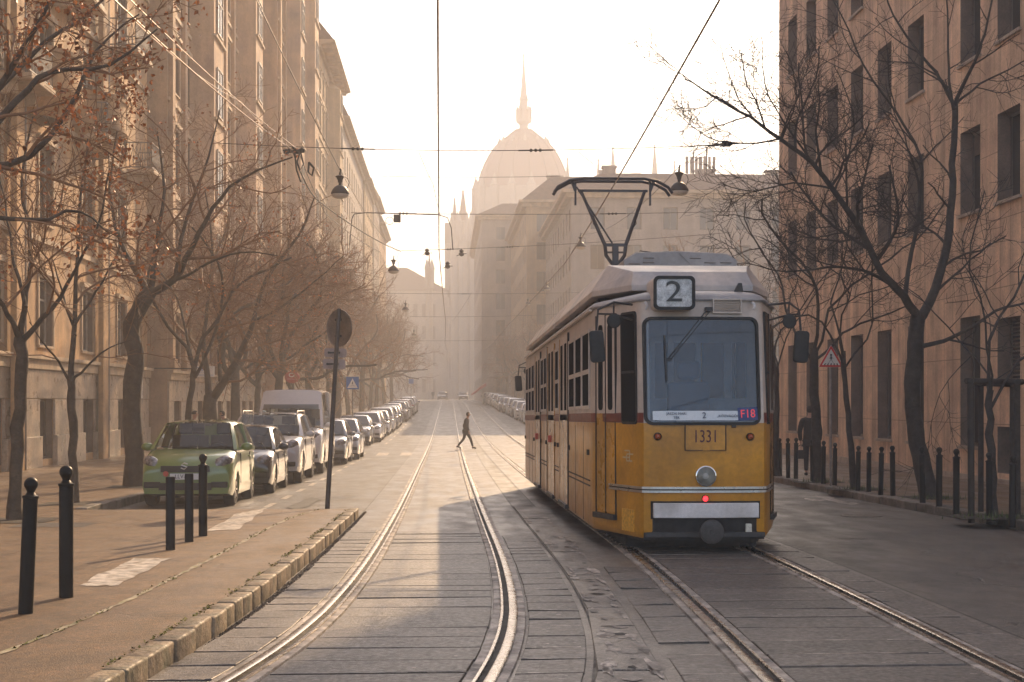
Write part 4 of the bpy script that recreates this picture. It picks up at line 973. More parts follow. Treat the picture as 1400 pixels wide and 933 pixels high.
# aerial cluster on that roof
for px, lab, hh in ((948, 'leftmost thin phone mast of the aerial pair on the grey block', 3.0), (966, 'taller phone mast with panel antennas on the grey block', 3.4)):
    p = P(px, 226, 137); root = thing('phone_mast', lab, 'mast', (p.x, p.y, 22.0 + .4)); 
    mb = MB(); mb.tube([(0, 0, -.6), (0, 0, hh)], .07, 6); mb.bar((-.7, 0, .8), (.7, 0, .8), .05, .05); mb.bar((-.7, 0, 2), (.7, 0, 2), .05, .05); mb.build('pole', darkmetal, root)
    for x in (-.65, -.2, .25, .68): mb = MB(); mb.box(x - .13, x + .13, -.2, -.08, .9, 2.5); mb.build('antenna', b_grey, root, bevel=.03)
bb, rb_ = block('hazy corner block with hipped roof beside the broad grey block', 9.2, 26, 166, 205, 23.2, b_tan3, fls + [(20, 2)], 3.3, 1.3, 3.2)
chimney(rb_, 3, 9, 26, 1.4, 1.6); chimney(rb_, 9, 6, 26, 1.2, 1.8)
bc, rc = block('faint far block ending the right side of the street under the dome', 5.1, 24, 206, 262, 26.2, b_grey, fls + [(20, 2), (23, 1.8)], 3.4, 1.3, 2.0)
# rooftop pinnacles seen along the skyline over the grey block
for px, top, lab in ((776, 212, 'slim gothic pinnacle nearest the dome on the skyline'), (818, 214, 'second slim pinnacle right of the dome on the skyline'), (838, 196, 'tall slim pinnacle above the pantograph on the skyline'), (895, 194, 'tallest thin spire right of the pantograph on the skyline'), (922, 216, 'small pinnacle left of the aerials on the skyline')):
    p = P(px, top, 330); root = thing('pinnacle', lab, 'spire', (p.x, p.y, 0)); mb = MB(); w_ = .9
    h = p.z; mb.lathe([(1.6, 0), (1.6, h - 16), (1.1, h - 15.8), (1.1, h - 9), (1.3, h - 8.8), (.75, h - 8.2), (.12, h - 1.2), (.3, h - .9), (.05, h - .6), (0, h)], (0, 0, 0), 8); mb.build('shaft', b_stone, root)

# ---- parliament dome and west towers
DZ = 397.0
c = P(716, HY, DZ); dome = thing('parliament_dome', 'great hazy domed hall with a needle spire rising over the street end', 'dome', (c.x, c.y, 0))
def zz(y): return CAMH + (HY - y) / F * DZ
def rr(px): return px / F * DZ
mb = MB(); mb.lathe([(rr(66), 0), (rr(66), zz(330)), (rr(63), zz(326)), (rr(63), zz(262))], (0, 0, 0), 32); mb.build('drum', b_stone, dome, smooth=40)
mb = MB(); prof = [(63, 262), (61.5, 252), (58.5, 240), (54, 228), (48, 216), (41, 205), (33.5, 196.5), (27, 192), (21, 187), (15, 182), (10, 178)]
mb.lathe([(rr(a), zz(b)) for a, b in prof], (0, 0, 0), 32)
for k in range(16):
    an = 2 * math.pi * k / 16 + .1; mb.tube([Vector((rr(a) * 1.005 * math.cos(an), rr(a) * 1.005 * math.sin(an), zz(b))) for a, b in prof], .28, 5)
mb.build('shell', b_dome, dome, smooth=50)
for k in range(16):
    an = 2 * math.pi * k / 16 + .1; x, y = rr(66) * math.cos(an), rr(66) * math.sin(an); mb = MB()
    mb.lathe([(1.1, zz(300)), (1.1, zz(262)), (1.35, zz(261)), (.9, zz(259)), (.12, zz(245)), (0, zz(243))], (x, y, 0), 6); mb.build('turret', b_stone, dome)
for k in range(12):
    an = 2 * math.pi * k / 12; mb = MB(); mb.lathe([(.5, zz(206)), (.5, zz(196)), (.65, zz(195.5)), (.1, zz(189)), (0, zz(188))], (rr(33) * math.cos(an), rr(33) * math.sin(an), 0), 5); mb.build('crocket', b_stone, dome)
mb = MB(); mb.lathe([(rr(11), zz(180)), (rr(6), zz(176)), (rr(6), zz(171)), (rr(10), zz(168)), (rr(10), zz(165)), (rr(6), zz(164)), (rr(6), zz(152)), (rr(8.5), zz(150)), (rr(5.5), zz(148)), (rr(5.5), zz(138)), (rr(6.5), zz(137)), (rr(4.2), zz(130)), (rr(2.6), zz(108)), (rr(1.5), zz(93)), (rr(2.1), zz(92)), (rr(1.2), zz(90)), (rr(.9), zz(78)), (rr(1.5), zz(76)), (rr(.6), zz(74)), (0, zz(66))], (0, 0, 0), 12); lan = mb.build('lantern', b_stone, dome)
for k in range(8):
    an = 2 * math.pi * k / 8; x, y = rr(9) * math.cos(an), rr(9) * math.sin(an); mb = MB(); mb.lathe([(.4, zz(168)), (.4, zz(152)), (.5, zz(151.5)), (.06, zz(145)), (0, zz(144))], (x, y, 0), 5); mb.build('pinnacle', b_stone, lan)
def tower(px, top, wpx, lab, Z=370):
    p = P(px, top, Z); k = Z / F; root = thing('gothic_tower', lab, 'tower', (p.x, p.y, 0)); w_ = wpx * k / 2; h = p.z; zs = lambda y: CAMH + (HY - (y + max(0, top - 280))) * k
    mb = MB(); mb.lathe([(w_ * 1.25, 0), (w_ * 1.25, zs(330)), (w_ * 1.1, zs(329)), (w_ * 1.1, zs(306)), (w_ * 1.25, zs(305)), (w_ * .9, zs(302))], (0, 0, 0), 8); mb.build('shaft', b_stone, root)
    mb = MB(); mb.lathe([(w_ * .95, zs(303)), (w_ * .6, zs(min(top, 280) + 24)), (w_ * .2, zs(min(top, 280) + 6)), (w_ * .3, zs(min(top, 280) + 5)), (.05, zs(min(top, 280) + 3)), (0, h)], (0, 0, 0), 8); mb.build('spire', b_dome, root)
    for q in range(4):
        an = math.pi / 4 + q * math.pi / 2; mb = MB(); mb.lathe([(.5, zs(330)), (.5, zs(304)), (.65, zs(303)), (.08, zs(290)), (0, zs(289))], (w_ * 1.2 * math.cos(an), w_ * 1.2 * math.sin(an), 0), 5); mb.build('pinnacle', b_stone, root)
tower(621.5, 268, 9, 'leftmost of the three hazy gothic spires by the dome'); tower(633, 257, 12, 'middle and tallest of the three hazy gothic spires by the dome'); tower(647.5, 264, 10, 'rightmost of the three hazy gothic spires, nearest the dome')
tower(587, 345, 8, 'low lone spire behind the tree tops at the end of the left row', 300)
a = P(608, 0, 378); b = P(664, 0, 378)
pw = thing('parliament_wing', 'faint gothic palace wing closing the far end of the street', 'building', (a.x, a.y, 0)); Wp = b.x - a.x
mb = MB(); wall_with_holes(mb, Fac((0, 0, 0), (1, 0, 0), (0, -1, 0)), Wp, 43, [(1.2 + k * 1.5, 2.0 + k * 1.5, v, v + 5) for k in range(6) for v in (8, 17, 27)], .4); mb.poly([(0, 0, 0), (0, 20, 0), (0, 20, 43), (0, 0, 43)], 0); mb.poly([(0, .4, 0), (Wp, .4, 0), (Wp, .4, 43), (0, .4, 43)], 1); mb.poly([(Wp, 0, 0), (Wp, 20, 0), (Wp, 20, 43), (Wp, 0, 43)], 0); mb.build('wall', [b_stone, b_reveal], pw, fix=False)
mb = MB(); mb.loft([[(0, -.3, 43), (Wp, -.3, 43), (Wp, 20, 43), (0, 20, 43)], [(0, 7, 49), (Wp, 7, 49), (Wp, 12, 49), (0, 12, 49)]], cap=True); mb.build('roof', b_roof, pw)
a = P(498, 0, 330); b = P(612, 0, 330)
lo = thing('palace', 'faint low palace front behind the far parked cars', 'building', (a.x, a.y, 0)); Wp = b.x - a.x; Hh = 27
mb = MB(); wall_with_holes(mb, Fac((0, 0, 0), (1, 0, 0), (0, -1, 0)), Wp, Hh, [(1 + k * 2, 2 + k * 2, v, v + 3) for k in range(8) for v in (4, 10, 16, 21)], .4); mb.poly([(0, .4, 0), (Wp, .4, 0), (Wp, .4, Hh), (0, .4, Hh)], 1); mb.poly([(Wp, 0, 0), (Wp, 20, 0), (Wp, 20, Hh), (Wp, 0, Hh)], 0); mb.build('wall', [b_stone, b_reveal], lo, fix=False)
mb = MB(); mb.loft([[(-.3, -.5, Hh), (Wp + .3, -.5, Hh), (Wp + .3, 20, Hh), (-.3, 20, Hh)], [(0, 9, Hh + 6), (Wp * .5, 9, Hh + 6), (Wp * .5, 11, Hh + 6), (0, 11, Hh + 6)]], cap=True); mb.build('roof', b_roof, lo)
# ------------------------------------------------------------------ bare winter trees
rnd = random.Random(11)
def rdir(d, ang, rn):
    o = d.orthogonal().normalized(); o.rotate(Quaternion(d, rn.uniform(0, 6.2832))); v = d * math.cos(ang) + o * math.sin(ang); return v.normalized()
class Tree:
    def __init__(s, seed, up=.03, wander=.16, dense=1.0, levels=4, droop=0.0, curl=0.05, leafy=0.0):
        s.rn = random.Random(seed); s.tr = MB(); s.cr = MB(); s.lf = MB(); s.up = up; s.w = wander; s.d = dense; s.L = levels; s.droop = droop; s.curl = curl; s.leafy = leafy
    def limb(s, pts, r0, r1, level, kids=True, sides=None, kid0=.25, kidlen=None):
        n = len(pts); rad = [r0 + (r1 - r0) * (k / (n - 1)) ** .8 for k in range(n)]
        mb = s.tr if level <= 1 else s.cr
        mb.tube(pts, rad, sides or (10 if level == 0 else 7 if level == 1 else 5 if level == 2 else 3), cap=level < 2)
        if kids and level < s.L:
            Lt = sum((b - a).length for a, b in zip(pts, pts[1:]))
            per = (1.5, .5, .2, .085, .1)[level] / s.d
            cnt = max(2, int(Lt * (1 - kid0) / per + s.rn.random()))
            for j in range(cnt):
                q = kid0 + (1 - kid0) * (j + s.rn.random()) / cnt; x = q * (n - 1); i = min(n - 2, int(x)); k = x - i
                p = pts[i].lerp(pts[i + 1], k); d = (pts[i + 1] - pts[i]).normalized(); r = rad[i] + (rad[i + 1] - rad[i]) * k
                ln = (kidlen or Lt) * s.rn.uniform(.42, .72) * (1.12 - .62 * q) if level < 2 else Lt * s.rn.uniform(.35, .62) * (1.1 - .5 * q)
                ln = max(ln, (.8, .7, .42, .24, .12)[level])
                s.grow(p, rdir(d, R(s.rn.uniform(32, 62)), s.rn), ln, min(r * .62, .010 + ln * .014), level + 1)
    def grow(s, p, d, L, r, level, end=None):
        seg = (.5, .38, .26, .16, .1)[min(level, 4)]; n = max(3, int(L / seg)); st = L / n; pts = [p.copy()]
        ax = rdir(d, R(90), s.rn)
        for k in range(n):
            w = s.w * (1 + .35 * level)
            d = d + Vector((s.rn.gauss(0, w), s.rn.gauss(0, w), s.rn.gauss(0, w))) * st / .4 + Vector((0, 0, s.up * (1.4 if k > n * .4 else .5) - s.droop * (level - 1) * (k / n))) + ax * s.curl * (1 if level > 1 else .4)
            d.normalize(); p = p + d * st; pts.append(p)
        tip = r * .45 if level < s.L else r * .3
        s.limb(pts, max(r, (.02, .012, .008, .0062, .0048)[level]), max(tip, (.006, .005, .0045, .0038, .0032)[level]), level, kid0=.2 if level > 0 else .45)
        if s.leafy and level >= s.L - 1 and s.rn.random() < s.leafy:
            s.leaves(pts[-1], s.rn.randint(3, 8))
    def leaves(s, c, n):
        for _ in range(n):
            q = c + Vector((s.rn.gauss(0, .07), s.rn.gauss(0, .07), s.rn.gauss(-.07, .08))); a = Vector((s.rn.gauss(0, 1), s.rn.gauss(0, 1), s.rn.gauss(-.6, 1))).normalized() * s.rn.uniform(.04, .085); b = a.orthogonal().normalized() * a.length * .42
            m = q + a * .5 + a.cross(b).normalized() * .012
            s.lf.poly([q, m + b, q + a]); s.lf.poly([q, q + a, m - b])
    def build(s, label, loc, group=None, tm=None, cm=None, name='bare_tree', rz=0, pit=True):
        root = thing(name, label, 'tree', loc, rz, group)
        if s.tr.v: s.tr.build('trunk', tm or bark, root, smooth=60, fix=False)
        if s.cr.v: s.cr.build('crown', cm or twig_m, root, smooth=60, fix=False)
        if s.lf.v: s.lf.build('dry_leaves', leaf_m, root, fix=False)
        return root
def simple_tree(seed, trunk_h, r, H, fork=4, spread=32, lean=(0, 0), lr=1.0, **k):
    T = Tree(seed, **k); rn = T.rn; n = 9; pts = []
    for i in range(n + 1):
        q = i / n; pts.append(Vector((lean[0] * q + rn.gauss(0, .016), lean[1] * q + rn.gauss(0, .016), -.1 + (trunk_h + .1) * q)))
    rad = [r * (1.5 if i == 0 else 1.15 if i == 1 else (1 - .25 * i / n) * rn.uniform(.93, 1.09)) for i in range(n + 1)]
    T.tr.tube(pts, rad, 12)
    top = pts[-1]; a0 = rn.uniform(0, 6.28)
    for j in range(fork):
        an = a0 + j * 6.283 / fork + rn.uniform(-.4, .4); sp = R(spread * rn.uniform(.6, 1.25)) if j else R(spread * .3)
        d = Vector((math.sin(sp) * math.cos(an), math.sin(sp) * math.sin(an), math.cos(sp)))
        T.grow(top - Vector((0, 0, .05 + .12 * j)), d, (H - trunk_h) * rn.uniform(.8, 1.05), r * lr * rn.uniform(.46, .64), 1)
    return T
def gp(px, py, h=.14): return G(px, py, h)
# guided big tree on the right pavement
base = gp(1271, 679); Zb = 27.9
def guide(pts, base, Z0, dz=0.0, wob=.05, rn=rnd, sub=3):
    out = [P(x, y, Z0 + dz * k / max(1, len(pts) - 1)) - base for k, (x, y) in enumerate(pts)]
    res = []                                       # catmull-rom
    q = [out[0]] + out + [out[-1]]
    for i in range(1, len(q) - 2):
        for j in range(sub):
            t = j / sub; a, b, c, d = q[i - 1], q[i], q[i + 1], q[i + 2]
            res.append(.5 * ((2 * b) + (c - a) * t + (2 * a - 5 * b + 4 * c - d) * t * t + (3 * b - a - 3 * c + d) * t ** 3) + Vector((rn.gauss(0, wob * .4), rn.gauss(0, wob), rn.gauss(0, wob * .4))) * (1 if j else .5))
    res.append(out[-1]); return res
T = Tree(5, up=.05, wander=.13, dense=1.05, levels=4, curl=.06)
tr = guide([(1273, 684), (1262, 640), (1252, 590), (1247, 540), (1250, 490), (1255, 432)], base, Zb, 0, .02); tr[0].z -= .1
T.tr.tube(tr, [.26, .2, .175, .17, .165, .155, .16, .15, .15, .145, .15, .16, .15, .15, .14, .14][:len(tr)], 12)
LA = [([(1255, 438), (1235, 405), (1205, 373), (1178, 318), (1137, 258), (1110, 222), (1065, 190), (1025, 160), (975, 132), (935, 108)], .095, .012, -2.2),
      ([(1257, 436), (1272, 412), (1292, 350), (1300, 290), (1303, 225), (1306, 140)], .105, .06, .9),
      ([(1305, 150), (1290, 115), (1272, 90), (1240, 50), (1214, 5), (1200, -50)], .045, .012, 1.2),
      ([(1306, 145), (1322, 105), (1336, 76), (1350, 30), (1362, -40)], .045, .014, -1.0),
      ([(1304, 150), (1298, 110), (1296, 45), (1292, -40)], .035, .012, .4),
      ([(1308, 140), (1340, 115), (1380, 95), (1430, 70)], .03, .01, 1.0),
      ([(1238, 408), (1246, 345), (1257, 288), (1258, 215), (1225, 155), (1180, 88), (1150, 20), (1120, -40)], .05, .01, 1.8),
      ([(1228, 395), (1180, 370), (1130, 366), (1075, 372), (1020, 360)], .04, .008, -2.0),
      ([(1258, 222), (1290, 190), (1318, 160)], .022, .008, 1.0),
      ([(1180, 322), (1150, 330), (1105, 322), (1060, 300)], .03, .008, 1.8),
      ([(1254, 476), (1290, 466), (1322, 452), (1362, 425), (1400, 415)], .05, .02, -1.4),
      ([(1140, 262), (1160, 215), (1165, 150), (1140, 90)], .025, .007, -1.2),
      ([(1068, 192), (1090, 130), (1075, 70)], .02, .007, -1.0), ([(1110, 223), (1070, 165), (1046, 115), (1042, 50)], .024, .007, -.6), ([(1066, 190), (1015, 196), (965, 186), (922, 150)], .022, .007, .8), ([(1030, 163), (1002, 118), (985, 62)], .02, .007, .5), ([(1137, 258), (1085, 250), (1030, 262), (985, 250)], .024, .007, -.8)]
for i_, (pts, r0, r1, dz) in enumerate(LA):
    T.d = 1.5 if i_ in (0, 7, 9) or i_ > 10 else .85
    g = guide(pts, base, Zb, dz, .025); T.limb(g, r0, r1, 1 if r0 > .03 else 2, kid0=.22, kidlen=min(3.6, .45 * sum((b - a).length for a, b in zip(g, g[1:])) + .6))
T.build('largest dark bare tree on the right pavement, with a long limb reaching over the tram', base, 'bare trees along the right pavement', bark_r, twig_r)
for px, py, th, r, H, sd, ln, lab in ((1169, 669, 2.9, .085, 7.2, 21, (-.25, .1), 'slim young bare tree just right of the triangular warning sign'),
                              (1118, 659, 3.1, .15, 8.2, 22, (-.1, 0), 'bare tree behind the warning sign with a man half hidden by its trunk'),
                              (1060, 651, 2.6, .1, 7.0, 23, (.05, 0), 'slim bare tree partly hidden by the right edge of the tram'),
                              (1357, 706, 1.9, .085, 5.8, 24, (0, .1), 'young bare tree inside the dark timber tree guard'),
                              ):
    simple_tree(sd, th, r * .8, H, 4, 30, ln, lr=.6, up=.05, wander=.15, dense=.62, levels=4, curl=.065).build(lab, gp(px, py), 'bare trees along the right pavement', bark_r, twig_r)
# left pavement: the near ones each of their own, then copies further down the street
GL = 'bare trees along the left pavement'
def left_tree(px, py, th, r, H, sd, lab, guides=None, leafy=.0, fork=4, dense=1.0, spread=34, lean=(0, 0), **k):
    b = gp(px, py)
    if guides:
        T = Tree(sd, up=.02, wander=.15, dense=dense, levels=4, curl=.03, leafy=leafy, droop=.012); Z0 = (b.y + b.x * PSI)
        for i, (pts, r0, r1, dz) in enumerate(guides):
            g = guide(pts, b, Z0, dz, .03)
            if i == 0: g[0].z -= .1; T.tr.tube(g, [r0 * (1.35 if j == 0 else 1.1 if j == 1 else T.rn.uniform(.93, 1.08)) + (r1 - r0) * j / (len(g) - 1) for j in range(len(g))], 12)
            else: T.limb(g, r0, r1, 1, kid0=.15, kidlen=4.2)
    else: T = simple_tree(sd, th, r, H, fork, spread, lean, up=.03, wander=.15, dense=dense, levels=4, curl=.035, leafy=leafy, droop=.008)
    return T.build(lab, b, GL)
left_tree(20, 711, 3.2, .1, 8.0, 31, 'slender bare tree nearest the left edge, forked above head height', [([(20, 711), (23, 640), (27, 560), (30, 500), (28, 462)], .1, .085, 0), ([(28, 465), (10, 430), (-10, 395), (-40, 330), (-60, 240)], .05, .01, -1), ([(28, 466), (36, 400), (42, 330), (30, 250), (45, 160)], .055, .012, .8), ([(30, 465), (60, 435), (90, 390), (130, 320), (150, 230)], .05, .01, -.6), ([(34, 420), (20, 360), (10, 300), (-5, 230)], .035, .008, 1.2)], .03, dense=.72)
left_tree(101, 688, 2.5, .085, 6.6, 32, 'thin young bare tree between the marble pillars and the large trunk', [([(101, 688), (100, 620), (98, 560), (97, 520)], .08, .07, 0), ([(97, 524), (80, 495), (60, 470), (40, 440)], .03, .007, -.8), ([(98, 525), (120, 500), (150, 475), (180, 465)], .03, .007, -.4), ([(97, 525), (102, 440), (106, 360), (110, 270), (120, 190)], .06, .012, .4), ([(103, 445), (130, 400), (160, 350), (175, 290)], .03, .008, .8), ([(102, 460), (85, 400), (70, 350)], .03, .008, .6)], 0, dense=.75)
left_tree(184, 665, 3.4, .2, 10.0, 33, 'thick dark tree trunk leaning right beside the green car, with a broad bare crown', [([(184, 665), (183, 600), (180, 540), (186, 490), (180, 455), (190, 425), (207, 396)], .21, .16, 0), ([(204, 402), (184, 368), (165, 330), (150, 260), (160, 180)], .09, .015, 1.5), ([(207, 400), (236, 383), (262, 338), (290, 285), (330, 245), (400, 215)], .1, .015, -1.5), ([(225, 388), (250, 380), (285, 360), (330, 345), (380, 350)], .05, .01, -2), ([(206, 398), (215, 330), (225, 260), (215, 180)], .08, .015, 1), ([(240, 380), (255, 300), (285, 215), (300, 150)], .06, .012, 2.5)], .06, dense=.88)
left_tree(290, 632, 1.6, .23, 9.5, 34, 'forked bare tree with a wide V of two limbs behind the dark hatchback', [([(290, 632), (288, 600), (287, 560), (288, 540)], .24, .2, 0), ([(286, 545), (282, 500), (278, 470), (283, 420), (290, 340), (280, 260)], .12, .02, .8), ([(290, 545), (308, 520), (330, 480), (346, 440), (365, 380), (410, 320), (430, 270)], .16, .02, -1.5), ([(302, 522), (300, 480), (312, 430), (325, 350), (345, 280)], .08, .012, 1.5), ([(346, 440), (385, 420), (430, 385), (470, 350)], .06, .01, -2.5)], .06, dense=.88)
proto = [left_tree(322, 618, 3.2, .22, 10.5, 35, 'bare tree with straight trunk just left of the white van', None, .08, dense=.72),
         left_tree(249, 642, 3.0, .1, 8.0, 36, 'thin bare tree leaning over the pavement in front of the forked tree', None, .02, lean=(.35, 0)),
         left_tree(352, 606, 3.0, .17, 10.0, 37, 'bare tree rising directly behind the silver off-roader', None, .1, dense=.72)]
# the crown that hangs in from beyond the left edge of the frame, hung with rusty leaves
b = Vector((-7.3, 17.2, gz(17.2) + .14)); T = Tree(41, up=.01, wander=.17, dense=.85, levels=4, curl=.045, leafy=.55, droop=.02); Z0 = b.y - .3
def rel(l): return [Vector(q) for q in l]
T.tr.tube(rel([(0, 0, -.1), (.02, 0, 1), (-.03, .05, 2), (.05, 0, 3.0)]), [.22, .17, .16, .15], 12)
for pts, r0, r1, dz in (([(-200, 300), (-60, 225), (20, 140), (70, 98), (150, 88), (215, 40)], .075, .01, 1.5), ([(-190, 290), (-60, 190), (10, 100), (60, 20), (90, -60)], .07, .012, -1), ([(-180, 310), (-50, 235), (40, 215), (105, 130), (130, 70), (190, 20)], .07, .01, 2.5), ([(-190, 320), (-40, 300), (40, 300), (110, 290), (150, 320)], .05, .008, 1), ([(-190, 300), (-30, 150), (60, 60), (130, 10), (200, -60)], .06, .01, 3)):
    g = guide(pts, b, Z0, dz, .03); g = [Vector((.05, 0, 3.0))] + g; T.limb(g, r0, r1, 1, kid0=.3, kidlen=2.6)
T.build('bare tree at the far left edge whose rust-leaved branches hang into the top corner', b, GL)
# further trees down both sides
far_a = simple_tree(51, 3.2, .2, 10.5, 4, 36, (.2, 0), up=.03, wander=.16, dense=.8, levels=4, curl=.035, leafy=.04)
far_b = simple_tree(52, 2.9, .17, 9.5, 5, 40, (-.2, .1), up=.02, wander=.17, dense=.8, levels=4, curl=.04, leafy=.06)
fp = [far_a.build('hazy bare tree, first beyond the white van along the left row', (-7.2, 62, gz(62) + .14), GL), far_b.build('hazy bare tree, second beyond the white van along the left row', (-7.1, 69.5, gz(69.5) + .14), GL)]
k = 2
for t in (77, 85, 94, 103, 113, 124, 136, 149, 164):
    s = -7.2 + .012 * (t - 60) + rnd.uniform(-.2, .2)
    dup(fp[k % 2], (s, t, gz(t) + .14), rnd.uniform(0, 6.28), 'hazy bare tree, %s beyond the white van along the left row' % ORD[k], GL, rnd.uniform(.95, 1.2)); k += 1
k = 0
for s, t in ((10.0, 118), (10.2, 126), (9.6, 135), (9.0, 146), (8.6, 158), (8.2, 172), (7.8, 188)):
    dup(fp[k % 2], (s, t, gz(t) + .14), rnd.uniform(0, 6.28), 'hazy bare tree, %s in the row before the far right blocks' % ORD[k], 'hazy trees on the far right', rnd.uniform(.85, 1.15)); k += 1
for s, t, sc, lab in ((17.5, 96, 1.25, 'hazy bare tree on the square behind the pantograph'), (24, 104, 1.35, 'hazy bare tree on the square right of the hanging lamp'), (29, 92, 1.2, 'hazy bare tree on the square next to the office block corner')):
    dup(fp[0 if t != 104 else 1], (s, t, .1), rnd.uniform(0, 6.28), lab, 'hazy trees on the far right', sc)
# ------------------------------------------------------------------ cars (local: front bumper at y=0 facing -y, length along +y)
c_tyre = mat('tyre', (.012, .012, .012), .75, 0, .2, 10)
c_rim = mat('alloy_rim', (.42, .41, .4), .35, .8, .2)
c_black = mat('black_plastic', (.018, .017, .017), .6, 0, .2, 8)
c_lamp = mat('headlamp_glass', (.2, .19, .19), .1, .2, .6, 16, spec=.5, coat=.6)
c_tail = mat('tail_lamp', (.3, .02, .015), .2, 0, 0, coat=.6)
c_plate = mat('number_plate', (.66, .64, .6), .5, 0, .05)
c_ink = mat('plate_ink', (.02, .02, .025), .5, 0, 0)
c_seam = mat('panel_gap', (.02, .02, .02), .8, 0, 0)
c_seat = mat('seat_cloth', (.1, .1, .11), .8, 0, .2)
def paint(name, col): return mat('car_paint_' + name, col, .32, 0.0, .05, 2, 0, coat=1.0, spec=.5)
c_glass = thin_glass('clear_car_glass', (.42, .45, .46), 1.6)
def car_meshes(open_=False, W=1.68, L=3.7, H=1.56, nose=.70, hood=.96, belt=.98, yb=.78, yt=1.55, ye=3.2, yr=3.66, deck=.99, zb=.2, wr=.3, ax=(.72, 3.05), top=.74, fc=.16, van=False, rails=False):
    hw = W / 2
    def bow(x, y): return fc * (abs(x) / hw) ** 2.4 * max(0, 1 - y / 1.1) - fc * .6 * (abs(x) / hw) ** 2.4 * max(0, 1 - (L - y) / .9)
    ys = sorted({0, .03, .1, .22, .4, .55, yb - .1, yb, (yb + yt) / 2, yt, (yt + ye) / 2, ye, yr, L - .12, L - .03, L} | {a + d * wr * 1.16 for a in ax for d in (-1, -.92, -.75, -.5, -.25, 0, .25, .5, .75, .92, 1)} | {a + s_ * (wr * 1.16 + .012) for a in ax for s_ in (-1, 1)})
    ys = [y for y in ys if 0 <= y <= L]
    def ztop(y):
        if y < .12: return nose * .84 + (nose * .16) * (y / .12) ** .5
        if y < yb: q = (y - .12) / (yb - .12); return nose + (hood - nose) * (q ** .62)
        if y < yr: return hood + (belt - hood) * min(1, (y - yb) / .6)
        return belt + (deck - belt) * min(1, (y - yr) / max(.01, L - yr)) - (.06 * max(0, (y - (L - .12)) / .12) ** 2)
    def wid(y):
        a = .5; k = 1.0
        if y < a: k = 1 - .07 * ((a - y) / a) ** 2
        if y > L - a: k = 1 - .08 * ((y - (L - a)) / a) ** 2
        return hw * k
    def zlow(y):
        z = zb + (.05 * max(0, 1 - y / .25)) + .1 * max(0, 1 - (L - y) / .3)
        for a in ax:
            d = abs(y - a)
            if d < wr * 1.16: z = max(z, wr + math.sqrt((wr * 1.16) ** 2 - d * d))
        return z
    rings = []
    for y in ys:
        w, t, lo = wid(y), ztop(y), zlow(y); cr = .02
        half = [(0, t + cr), (.5 * w, t + cr * .8), (.8 * w, t + .004), (.93 * w, t - .03), (.985 * w, t - .1), (1.0 * w, t - .24), (1.005 * w, .52 * t), (.99 * w, lo + .1), (.965 * w, lo)]
        half = [(x, max(z, lo + .001 * (8 - i))) for i, (x, z) in enumerate(half)] 
        ring = half + [(.6 * w, lo)] + [(-.6 * w, lo)] + [(-x, z) for x, z in half[::-1]][:-1]
        rings.append([(x, y + bow(x, y) + (.05 * max(0, (z - .5)) if y < .05 else 0), z) for x, z in ring])
    body = MB(); ids = body.loft(rings, cap=True, mi=0)
    n = len(rings[0])
    for k, fc_ in enumerate(body.f):                 # underside and wheel arches dark
        zs = [body.v[i].z for i in fc_]; xs = [abs(body.v[i].x) for i in fc_]
        if len(fc_) == 4 and max(xs) < .97 * hw and all(any(abs(body.v[i].z - zlow(body.v[i].y - bow(body.v[i].x, body.v[i].y))) < .012 for _ in (0,)) for i in fc_) and sum(zs) / 4 < belt - .2: body.m[k] = 1
    # cabin
    cab = MB(); wb = hw * .955; wt = hw * top
    st = [(yb, hood + .005, 0), (yb + (yt - yb) * .5, None, .5), (yt, H - .035, 1), ((yt + ye) / 2, H, 1), (ye, H - .03, 1), ((ye + yr) / 2, None, .5), (yr, belt + .005, 0)]
    def cs(y, zt, q, base):
        if zt is None: zt = base + (H - .03 - base) * .5
        zl = min(zt, base); e = wb + (wt - wb) * ((zt - base) / (H - base) if H > base else 0)
        half = [(wb, zl - .05), (wb, zl), (wb + (e - wb) * .55 + .012, zl + (zt - zl) * .55), (e + .012, zt - .06 * q), (e * .93, zt - .012 * q), (e * .6, zt + .012 * q), (0, zt + .02 * q)]
        arr = half + [(-x, z) for x, z in half[::-1]][1:]
        bowf = (.12 if y < yt + .01 else 0) * (1 if y < yt - .01 else .6); bowr = (.08 if y > ye - .01 else 0)
        return [(x, y + bowf * (abs(x) / wb) ** 2 - bowr * (abs(x) / wb) ** 2, z) for x, z in arr]
    CS = [cs(y, z, q, hood if y <= (yb + yt) / 2 + .01 else belt) for y, z, q in st]
    cab.loft(CS, closed=False, mi=0)
    if open_:                                      # cut the screens and side lights out of the shell
        nq = len(CS[0]) - 1; kf, km = [], []
        for k, f_ in enumerate(cab.f):
            st_i, c_i = divmod(k, nq)
            if (st_i in (0, 1, 4, 5) and 4 <= c_i <= 7 and not (van and st_i == 1)) or (st_i in (2, 3) and c_i in (1, 2, nq - 2, nq - 3) and not (van and st_i == 3)): continue
            kf.append(f_); km.append(0)
        cab.f, cab.m = kf, km
        for s_ in (-1, 1): ymid = (yt + ye) / 2 + .08; cab.bar((s_ * wb, ymid, belt), (s_ * (wt + .02), ymid, H - .07), .1, .03)
    out = {'body': body, 'cabin': cab}
